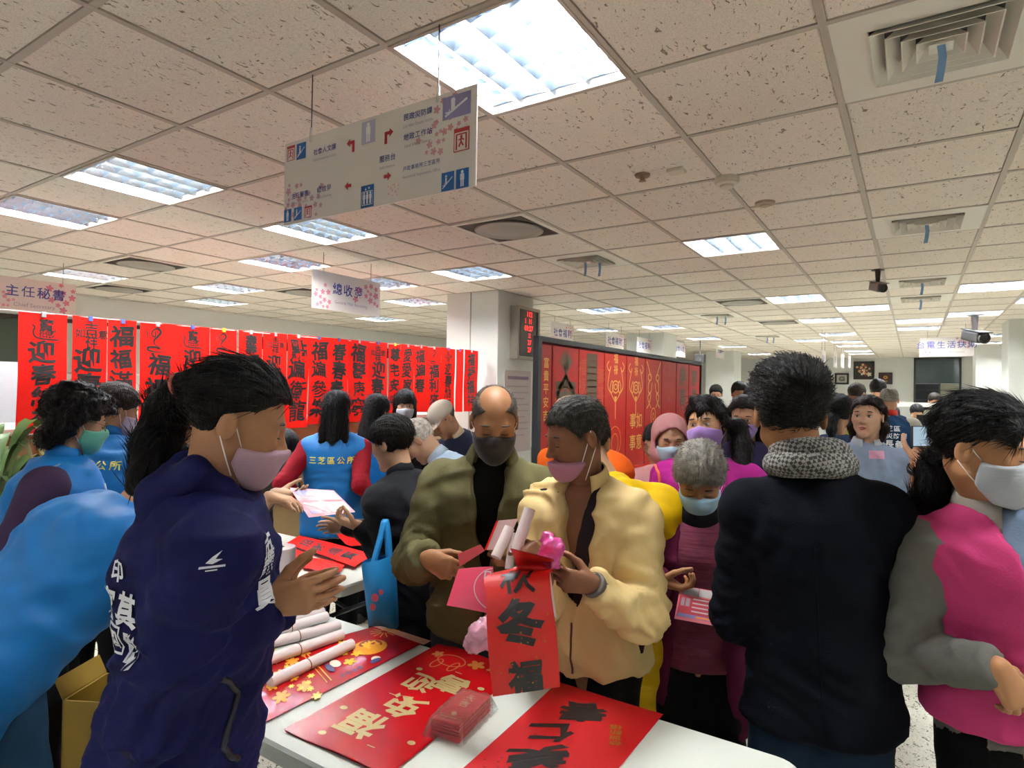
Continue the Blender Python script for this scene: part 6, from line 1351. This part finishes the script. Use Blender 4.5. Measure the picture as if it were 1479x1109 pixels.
# ---- 20
me = person('woman with long dark hair and lilac mask behind the magenta jacket', (1076, 602, 3.3), phi=-10, pitch=10, q=1, skin_c='b98a6a', mask='a489cf', eyes='open', hair=dict(kind='long', line='pulled', col='161011', off=.012, strands=600, lift_s=.03, chains=[[((.075, -.02, .03), (.085, -.01, -.2), .03, .03)], [((.0, -.07, .0), (.0, -.08, -.2), .06, .05)]]), top=shirt('jacket', '2a2340', .018))
# ---- 21 man in the navy suit
suit = cloth('navy suit wool', '0b101d', k=.6, rough=.9, var=.06)
me = person('man in a dark navy suit jacket and grey scarf, back turned to us', (1140, 598, 1.64), phi=180, hphi=186, pitch=2, q=0, slean=3, noff=-.045, skin_c='9c6b47', g=.94, hs=1.08, shoulder=.94, legs='1b2a3d', low=1.1, brows=None, eyes=False,
            hair=dict(kind='short', col='15120f', off=.016, lift=1.0, noise=.0035, strands=3000, slen=(.012, .03), lift_s=.25, sw=.0011, dl=.008, comb=lambda X: np.c_[X[:, 0]*2+.3, .6+0*X[:, 0], .5-X[:, 2]*4]),
            hand_L=dict(to=at(1120, 872, 1.86), dir=CF*.8-right*.3, curl=.5, elbow=-right*.2-A(0, 0, 1)), hand_R=dict(to=at(1275, 878, 1.92), dir=CF*.8, curl=.5, elbow=right*.2-A(0, 0, 1)),
            top=dict(name='suit_jacket', m=suit, thick=.022, hem=-.085, sleeve_w=1.2, fold=.006, fold_s=6, flare=.012))
def scarf_mat():
    m = bpy.data.materials.new('checked scarf'); m.use_nodes = True; nt = m.node_tree; b = nt.nodes['Principled BSDF']; b.inputs['Roughness'].default_value = .9
    tc = nt.nodes.new('ShaderNodeTexCoord'); c = nt.nodes.new('ShaderNodeTexChecker'); c.inputs['Scale'].default_value = 120; c.inputs[1].default_value = (.03, .03, .028, 1); c.inputs[2].default_value = (.22, .21, .19, 1); mp = nt.nodes.new('ShaderNodeMapping'); mp.inputs['Rotation'].default_value = (.6, .5, .5)
    nt.links.new(tc.outputs['Object'], mp.inputs[0]); nt.links.new(mp.outputs[0], c.inputs[0]); nt.links.new(c.outputs[0], b.inputs['Base Color']); return m
nb = me.nb; ringp = lambda r, h, tilt=0: [nb+me.T*(h+tilt*math.cos(t))+r*(math.cos(t)*me.F+math.sin(t)*me.L) for t in np.linspace(0, 2*math.pi, 15)]
scm = scarf_mat()
for r, h, rr, nm in ((.078, .012, .034, 'scarf'), (.068, .046, .028, 'scarf_fold')):
    pts = ringp(r, h, -.012); blob(me, nm, scm, chain_sdf(pts, [rr]*15, .01), pts, .05, .007, .003)
n_ = -me.F; seam(me, [me.pel+me.T*x*me.H-me.F*.1 for x in (-.07, .05, .2)], n_, suit, .0016, 'back_seam', 0)
# ---- 22 woman in the pink vest
pinkv = cloth('pink vest', 'd6447f', rough=.7, var=.06); greyk = cloth('grey knit', '77756f', rough=.95, bump=.5, bscale=60)
me = person('woman in a pink vest over grey knit, white mask, at the right edge', (1420, 646, 1.42), phi=38, hphi=72, pitch=10, lean=4, slean=-5, noff=.075, q=0, skin_c='b7835c', mask=('bcc3cc', .006, ''), legs='08080a', low=1.0, g=1.04, hs=1.04,
            hair=dict(kind='pulled', col='0b0909', off=.013, dl=-.006, lift=.3, strands=2200, slen=(.03, .07), lift_s=.0, jit=.06, sw=.0012, comb=lambda X: np.array([0, -.13, -.05])-X, wch=[([at(1388, 645, 1.48), at(1370, 655, 1.52), at(1352, 680, 1.54), at(1342, 720, 1.53), at(1340, 745, 1.52)], [.03, .034, .038, .036, .014]), ([at(1440, 600, 1.36), at(1462, 625, 1.33), at(1466, 645, 1.32)], [.022, .016, .004])]),
            hand_R=dict(to=at(1474, 1014, 1.27), dir=right*.5-A(0, 0, .75)+toward*.1, palm=-right*.2+CF*.8, curl=.6, thumb=.4, elbow=CF*1.0-right*.25-A(0, 0, .35)), inner=dict(name='grey_knit', m=greyk, thick=.008, hem=-.04, sleeve_w=1.18, fold=.007, up=.30), top=[dict(name='polo_shirt', m=cloth('blue grey polo', '7f93ad'), thick=.0155, hem=0, sleeves=False, fold=.002, up=.30), dict(name='pink_vest', m=pinkv, thick=.026, hem=-.015, sleeves=False, fold=.006, openv=((-.1, .06, .15, .22, .3), (-.01, .006, .03, .055, .075), (0, 0, 0, 0, 0)))])
collar(me, cloth('fleece collar', 'b3aba1'), h0=-.02, h1=.05, r0=.10, r1=.075, gap=38, fold_d=.075, out=.045); collar(me, MATS['blue grey polo'], h1=.035, r0=.072, r1=.064, gap=30, fold_d=.03, name='polo_collar', out=.016)
seam(me, [me.pel+me.T*x*me.H+me.F*.1 for x in (-.0, .03, .06)], me.F, swatch('2a1a22'), .0035)
# ---- 23 arm holding a phone behind her
me = person('person in black behind the pink vest raising a phone, bracelet on the wrist', (1440, 640, 2.2), phi=-20, q=1, skin_c='b98a6a', hair=dict(kind='full', col='14100e', off=.014), sleeve_cut=.5, hand_R=dict(to=at(1336, 640, 2.1), dir=A(0, 0, .9)+right*.3, palm=CF, curl=.6, thumb=.6, elbow=-right*.4-A(0, 0, 1)), top=shirt('black top', '111114', .014, wr_cut=.35), g=.95)
d_ = nz(me.wr['R']-me.el['R']); ob('bracelet', *lathe([(.03, -.01), (.033, -.008), (.033, .008), (.03, .01)], me.wr['R']-d_*.02, d_, 16), swatch('17120f'), me.root)
# ---- 24 woman in the pale blue shirt
me = person('woman without mask in a pale blue shirt looking up to the left, beyond the suit', (1253, 602, 3.25), phi=5, hphi=-14, pitch=-6, q=0, skin_c='d8ab8c', eyes='open', lips='a8615a', g=.98, hair=dict(kind='long', line='pulled', col='1d100d', off=.011, strands=1100, slen=(.03, .06), lift_s=.03, dl=-.004, chains=[[((.070, -.03, .05), (.082, -.02, -.06), .02, .024), ((.082, -.02, -.06), (.074, -.01, -.13), .024, .014)], [((.0, -.08, .0), (.0, -.08, -.12), .055, .045)]]), top=dict(name='shirt', m=cloth('pale blue shirt', '9fb1cc'), thick=.012, hem=-.05, sleeve_w=1.3, fold=.005))
collar(me, cloth('white collar', 'd4dbe6'), h1=.045, gap=22, fold_d=.05, out=.03); n_ = me.F
decal(me, rect2d(-.035, -.02, .035, .02), at(1268, 658, 3.1), np.cross(me.T, n_), me.T, swatch('c98fa8'), 'name_badge')
# ---- 25 .. 31 people farther back
me = person('black-haired woman from behind with a low ponytail, left of the pale blue shirt', (1212, 597, 3.9), phi=160, pitch=6, q=1, hair=dict(kind='pulled', line='full', col='0b0a0c', off=.016, strands=500, lift_s=.03, chains=[[((0, -.10, -.04), (0, -.12, -.12), .035, .03), ((0, -.12, -.12), (0, -.11, -.2), .03, .015)]]), top=shirt('jacket', '2b3a58', .02))
me = person('grey-haired man in a navy lettered vest with red collar and white sleeves', (1284, 577, 5.9), phi=182, pitch=4, q=1, g=1.15, hair=dict(kind='short', col='87827a', off=.008, bald=[.12, .11, .07, .05]), inner=shirt('white shirt', 'c9c4b8', .010, sleeve_w=1.3), top=vest(m=cloth('navy vest', '1f3d5e'), hem=-.10))
collar(me, cloth('red collar', 'c8392e'), h0=-.03, h1=.05, r0=.085, r1=.07, gap=60, fold=False); n_ = -me.F
for s_, up, sz in (('三芝區', .225, .055), ('民政災防課', .185, .052), ('李長義', .14, .075)): decal(me, text2d(s_, sz, off=.02, pitch=1.1), me.pel+me.T*up*me.H, np.cross(me.T, n_), me.T, white_t)
me = person('man in a yellow-green safety vest beyond the pale blue shirt', (1238, 570, 6.3), phi=150, pitch=8, q=1, skin_c='a97f60', hair=dict(kind='short', col='3a2f27', off=.006), inner=shirt('dark shirt', '2a2d33', .008), top=vest(m=cloth('safety vest', 'a8cc2a'), hem=-.06))
me = person('dark-haired person with a hair bun farther back between the two vests', (1268, 563, 7.8), phi=165, q=2, hair=dict(kind='full', col='17120f', off=.016, chains=[[((0, -.09, .08), (0, -.12, .1), .04, .03)]]), top=shirt('top', '3a3438', .012))
me = person('seated clerk with a dark cap of hair behind the far counter', (1324, 596, 8.3), phi=10, pitch=20, q=2, hair=dict(kind='full', col='131214', off=.02), top=shirt('jacket', '2c2d33', .015))
me = person('person in an olive pullover standing behind the far counter', (1350, 579, 9.2), phi=20, pitch=15, q=2, g=1.15, hair=dict(kind='full', col='2a241f', off=.012), mask='c9c4c0', top=shirt('pullover', '57543f', .015))
for px, py, d_, lb, c_ in ((1034, 569, 8.2, 'dark-haired head glimpsed far back right of the red board', '3b3a44'), (1068, 568, 6.6, 'masked person far back above the magenta jacket, left of three', '33333d'), (1099, 563, 7.4, 'person far back nearest the navy suit, tallest of three', '2d2f36'), (1086, 577, 5.9, 'person far back with a bare forehead, middle of three', '40383a')):
    person(lb, (px, py, d_), phi=0, pitch=10, q=2, hair=dict(kind='full', col='14110f', off=.013), mask='d5d3d6', top=shirt('jacket', c_, .015))
me = person('person in a red jacket mostly hidden behind the pink hood', (950, 640, 3.2), phi=-30, pitch=15, q=1, hair=dict(kind='full', col='17110f', off=.014), top=dict(name='jacket', m=cloth('red jacket', 'c22a1a'), thick=.03, hem=-.1, sleeve_w=1.4))
# ================================================================== things in hands
def held_sheet(name, px4, deps, lb, cat, m, bend=.0, th=.001, nu=14, nv=14, bdir=None):
    C = [at(x, y, d) for (x, y), d in zip(px4, deps)]; c0 = sum(C)/4; e = empty(name, c0); tag(e, lb, cat); n = nz(np.cross(C[1]-C[0], C[0]-C[3]))
    if n@(c0-CAMP) > 0: n = -n
    U = np.linalg.norm(C[1]-C[0]); Vv = np.linalg.norm(C[3]-C[0])
    def fn(x, y, lift=0.0):
        x = np.asarray(x, float)[:, None]; y = np.asarray(y, float)[:, None]
        return (C[0]*(1-x)+C[1]*x)*(1-y)+(C[3]*(1-x)+C[2]*x)*y+n*(bend*np.sin(math.pi*x)*np.sin(math.pi*(y*.8+.1))+lift)
    gx, gy = np.meshgrid(np.linspace(0, 1, nu), np.linspace(0, 1, nv)); gx, gy = gx.ravel(), gy.ravel(); nn = nu*nv
    F = [(j*nu+k, j*nu+k+nu, j*nu+k+nu+1, j*nu+k+1) for j in range(nv-1) for k in range(nu-1)]
    ob('sheet', np.vstack([fn(gx, gy), fn(gx, gy, -th)]), F+[tuple(nn+q for q in f[::-1]) for f in F], m, e, smooth=True)
    return e, (lambda x, y: fn(x, y, .0012)), U, Vv
def R(x0, y0, x1, y1): return rect2d(x0, y0, x1, y1)
pink_p = mat('pink calendar print', hexc('b4525f'), .4); pale_p = mat('pale calendar print', hexc('b0a9ab'), .4); lil = mat('lilac print', hexc('7a70a4'), .4); rosy = mat('rose print', hexc('a02f3d'), .4); ora = mat('orange print', hexc('e0813a'), .35); blk = mat('black print', hexc('2a2026'), .4)
# leaflet passed between two people
e, fn, U, Vv = held_sheet('leaflet', [(418, 704), (482, 708), (513, 739), (446, 747)], [2.62, 2.66, 2.44, 2.40], 'pink leaflet passed from striped sleeves to the black jacket', 'leaflet', pink_p)
for m_, s_ in ((lil, R(.05, .08, .45, .3)), (pale_p, R(.52, .06, .95, .45)), (pale_p, R(.55, .55, .95, .92)), (rosy, R(.05, .36, .48, .5)), (pale_p, line2d([(.08, .55), (.3, .7), (.5, .92)], .06)), (lil, R(.1, .8, .35, .92)), (rosy, R(.56, .47, .94, .53)), (mat('grey print', hexc('a9a3a6'), .4), merge2d([R(.57, .1+.06*k, .92, .13+.06*k) for k in range(5)]))): printed('print', s_, fn, m_, e)
# calendar read by the grey-haired woman
e, fn, U, Vv = held_sheet('calendar', [(983, 845), (1079, 862), (1071, 911), (974, 893)], [1.86, 1.86, 1.76, 1.76], 'pink and white calendar sheet held by the grey-haired woman', 'calendar', mat('salmon sheet', hexc('d4707a'), .35))
for m_, s_ in ((pale_p, R(.05, .03, .97, .26)), (rosy, R(.02, .3, .6, .92)), (pale_p, merge2d([R(.22, .34+.12*k, .58, .38+.12*k) for k in range(4)])), (pale_p, R(.70, .28, .95, .8)), (blk, R(.76, .3, .93, .55)), (ora, ell2d(.66, .5, .07, .2)), (mat('tan print', hexc('c49a6c'), .4), ell2d(.73, .66, .05, .1)), (lil, R(.03, .82, .95, .92)), (mat('grey photo print', hexc('8a7f86'), .4), merge2d([R(.05, .36, .1, .6), R(.12, .36, .18, .6)])), (ora, R(.3, .84, .6, .9)), (rosy, merge2d([R(.28, .02, .29, .26), R(.6, .02, .61, .26)]))): printed('print', s_, fn, m_, e)
# hanging red scroll held by the man in beige: folds over at the top and hangs down
scroll_m = mat('red scroll paper', hexc('bc120a'), .4, var=.05); pts_px = [((737, 792), (799, 808), 1.46), ((745, 812), (800, 812), 1.53), ((742, 820), (800, 826), 1.535), ((702, 832), (794, 822), 1.49), ((702, 862), (796, 856), 1.445), ((703, 905), (801, 893), 1.42), ((706, 950), (806, 938), 1.41), ((712, 1006), (809, 992), 1.405)]
Lp = spline([at(*a, d) for a, b, d in pts_px], 30); Rp = spline([at(*b, d-.01) for a, b, d in pts_px], 30)
e = empty('red_scroll', Lp[-1]); tag(e, 'red scroll with black brush characters 秋冬福 hanging from the man\'s hand', 'scroll')
nx = 8; rows = [[l*(1-t)+r*t for t in np.linspace(0, 1, nx)] for l, r in zip(Lp, Rp)]; V = np.array(rows).reshape(-1, 3); N = np.zeros_like(V)
F = [(j*nx+k, j*nx+k+nx, j*nx+k+nx+1, j*nx+k+1) for j in range(29) for k in range(nx-1)]
nrm = vnormals(V, np.array(F)); back = V-nrm*.0012; nn = len(V)
ob('paper', np.vstack([V, back]), F+[tuple(nn+q for q in f[::-1]) for f in F], [scroll_m, mat('scroll pale back', hexc('d9cfcb'), .6)], e, mi=[0]*len(F)+[0]*len(F), smooth=True)
arc = np.r_[0, np.cumsum(np.linalg.norm(np.diff((Lp+Rp)/2, axis=0), axis=1))]; Wd = np.linalg.norm(Rp[20]-Lp[20])
def sfn(x, y, lift=.0016):   # x across in metres from centre, y down the scroll in metres
    i = np.interp(y, arc, np.arange(30)); i0 = np.clip(i.astype(int), 0, 28); t = (i-i0)[:, None]; l = Lp[i0]*(1-t)+Lp[i0+1]*t; r = Rp[i0]*(1-t)+Rp[i0+1]*t; f = (x/Wd+.5)[:, None]
    g_ = np.cross(r-l, Lp[np.minimum(i0+1, 29)]-Lp[i0]); g_ /= np.linalg.norm(g_, axis=1, keepdims=True); g_ *= np.sign(np.einsum('ij,ij->i', g_, CAMP-l))[:, None]
    return l*(1-f)+r*f+g_*lift
yat = lambda py: float(np.interp(py, [at_ for at_ in [792, 812, 823, 827, 859, 899, 944, 999]], np.interp(np.linspace(0, 29, 8), np.arange(30), arc)))
for c, py, sz in (('秋', 836, .085), ('冬', 899, .105), ('福', 978, .078)):
    Vt, Ft = text2d(c, sz, 0, 0, .045); printed('brush_character', (np.c_[Vt[:, 0], yat(py)-Vt[:, 1]], Ft), sfn, black_ink, e)
fl = [ell2d(RNG.uniform(-.065, .065), RNG.uniform(yat(850), yat(990)), RNG.uniform(.0008, .0026), None, 6) for _ in range(46)]; o = printed('gold_fleck', merge2d(fl), sfn, mat('gold fleck', hexc('e89a3a'), .25, metal=.6), e); o['kind'] = 'stuff'
# white board edge behind the scroll
e2, fn, U, Vv = held_sheet('white_card', [(780, 800), (793, 812), (804, 893), (790, 880)], [1.55, 1.54, 1.49, 1.50], 'white card edge behind the red scroll', 'card', swatch('d9d6d2'), th=.004)
# pink folder
e, fn, U, Vv = held_sheet('pink_folder', [(662, 822), (712, 818), (716, 888), (645, 874)], [1.66, 1.64, 1.57, 1.59], 'translucent pink folder with a white circle beside the red scroll', 'folder', mat('pink folder film', hexc('c23a54'), .3), bend=.01)
printed('print', ring2d(1.0, .5, .45, .45, .02, 36), lambda x, y: fn(np.minimum(x, .99), y), pale_p, e); printed('print', R(.82, .4, .95, .62), fn, mat('blue print', hexc('5a5aa8'), .4), e); printed('print', merge2d([line2d([(.78, .3), (.8, .12), (.93, .12), (.95, .3)], .04), R(.82, .3, .95, .38)]), fn, pale_p, e)
# red and white papers and rolls in the men's hands
e, fn, U, Vv = held_sheet('red_card', [(661, 800), (694, 786), (700, 795), (664, 818)], [1.84, 1.86, 1.85, 1.82], 'dark red card in the olive-jacketed man\'s hand', 'card', mat('dark red card', hexc('8f1c22'), .4), th=.003)
e, fn, U, Vv = held_sheet('white_red_paper', [(717, 752), (748, 749), (728, 793), (700, 794)], [1.74, 1.72, 1.70, 1.72], 'white paper with a red edge between the two men', 'paper', mat('pinkish paper', hexc('cfa9a6'), .5), th=.0015); printed('red_edge', R(0, 0, .1, 1), fn, red_paper, e)
for a, b, r, lb in (((765, 735), (744, 800), .0155, 'white paper roll with red inside held upright by the man in beige'), ((736, 762), (716, 805), .014, 'second white paper roll held tilted below the upright one'), ((741, 770), (735, 822), .011, 'thin pale paper roll hanging under the upright one')):
    A0, B0 = at(*a, 1.66), at(*b, 1.62); ax = nz(B0-A0); L_ = np.linalg.norm(B0-A0); e = empty('paper_roll', (A0+B0)/2); tag(e, lb, 'paper roll', 'paper rolls in hand')
    ob('paper', *lathe([(r-.0025, .03), (r-.0025, 0), (r, 0), (r, L_), (r-.003, L_)], A0, ax, 20), roll_m, e); ob('inner_face', *lathe([(0, .012), (r-.003, .012), (r-.003, .0008)], A0, ax, 18), red_paper, e)
# plastic bags with pink pattern
film_p = mat('pink plastic film', hexc('e4a9c0'), .25, var=.25, vscale=40, trans=.2); magp = mat('magenta plastic', hexc('c94a90'), .3, var=.2, vscale=40)
class _R: pass
def plastic(name, pts, rad, lb, m, h=.0055):
    c = sum(pts)/len(pts); e = empty(name, c); tag(e, lb, 'plastic bag'); V, Q = surf(chain_sdf(pts, rad, .02), np.min(pts, 0)-max(rad)-.01, np.max(pts, 0)+max(rad)+.01, h); N = vnormals(V, Q); V = V+N*(.006*(1-2.5*np.abs(vnoise(V*60)))+.003*vnoise(V*140))[:, None]; ob('film', V, Q, m, e); return e
plastic('plastic_bag', [at(790, 778, 1.56), at(801, 792, 1.54), at(795, 812, 1.54), at(785, 800, 1.55)], [.016, .018, .016, .012], 'small crumpled pink plastic bag in the beige-jacketed man\'s hand', magp)
plastic('plastic_bag', [at(712, 898, 1.56), at(698, 915, 1.55), at(684, 930, 1.55)], [.02, .03, .022], 'pale pink crumpled plastic bag behind the red scroll', film_p)
# phone
p = at(1348, 630, 2.08); e = empty('mobile_phone', p); tag(e, 'mobile phone raised in a hand left of the pink vest woman', 'phone'); MB().obox(p, CR*.075, CU*.036, CF*.004).build('body', swatch('23262c'), e, bevel=.004); MB().obox(p-CF*.0045, CR*.07, CU*.032, CF*.0006).build('screen', mat('phone screen', hexc('8aa0b0'), .2, emit=.4), e)
# blue carrier bag on the arm
bagm = mat('blue bag film', hexc('1f86c8'), .45, var=.08, bump=.3, bscale=25); top = at(556, 752, 2.22); e = empty('carrier_bag', at(555, 905, 2.2)); tag(e, 'light blue carrier bag hanging from the black-jacketed arm', 'bag')
g4 = [at(524, 812, 2.16), at(569, 800, 2.20), at(575, 905, 2.22), at(535, 900, 2.16)]; dn = CF*.055
V = []; 
for k, (dp, wv) in enumerate(((-1, 0), (1, 0))):
    for j in range(9):
        for i in range(7):
            x, y = i/6, j/8; pz = (g4[0]*(1-x)+g4[1]*x)*(1-y)+(g4[3]*(1-x)+g4[2]*x)*y; V.append(pz+dn*dp*(.35+.65*math.sin(math.pi*min(1, y*.9+.1))*math.sin(math.pi*(x*.8+.1)))+CF*.006*math.sin(9*x+4*y))
F = [(j*7+i, j*7+i+7, j*7+i+8, j*7+i+1) for j in range(8) for i in range(6)]; F2 = [tuple(63+q for q in f[::-1]) for f in F]; sides = [(j*7, 63+j*7, 63+j*7+7, j*7+7) for j in range(8)]+[(j*7+6, j*7+13, 63+j*7+13, 63+j*7+6) for j in range(8)]+[(56+i, 63+56+i, 63+57+i, 57+i) for i in range(6)]
ob('bag_body', V, F+F2+sides, bagm, e, smooth=True)
for dp in (-.3, .3):
    P_ = spline([at(540, 812, 2.17)+dn*dp, at(550, 775, 2.2)+dn*dp, at(556, 750, 2.22)+dn*dp*.6, at(560, 775, 2.21)+dn*dp, at(562, 806, 2.2)+dn*dp], 18); sv = CR*.009; V = np.vstack([P_-sv, P_+sv, P_-sv+CF*.0015, P_+sv+CF*.0015]); k = 18
    ob('handle', V, [(i, i+1, k+i+1, k+i) for i in range(17)]+[(3*k+i, 3*k+i+1, 2*k+i+1, 2*k+i) for i in range(17)]+[(i, 2*k+i, 2*k+i+1, i+1) for i in range(17)]+[(k+i+1, 3*k+i+1, 3*k+i, k+i) for i in range(17)], bagm, e, smooth=True)
fnb = planar(at(545, 868, 2.09), nz(CR), nz(CU)); printed('print', merge2d([ell2d(-.008, .012, .012, .014), ell2d(.012, .03, .008, .01), ell2d(-.015, -.02, .01, .012)]), lambda x, y: fnb(x, y), swatch('c0506a'), e)
bpy.data.scenes.remove(tmp)
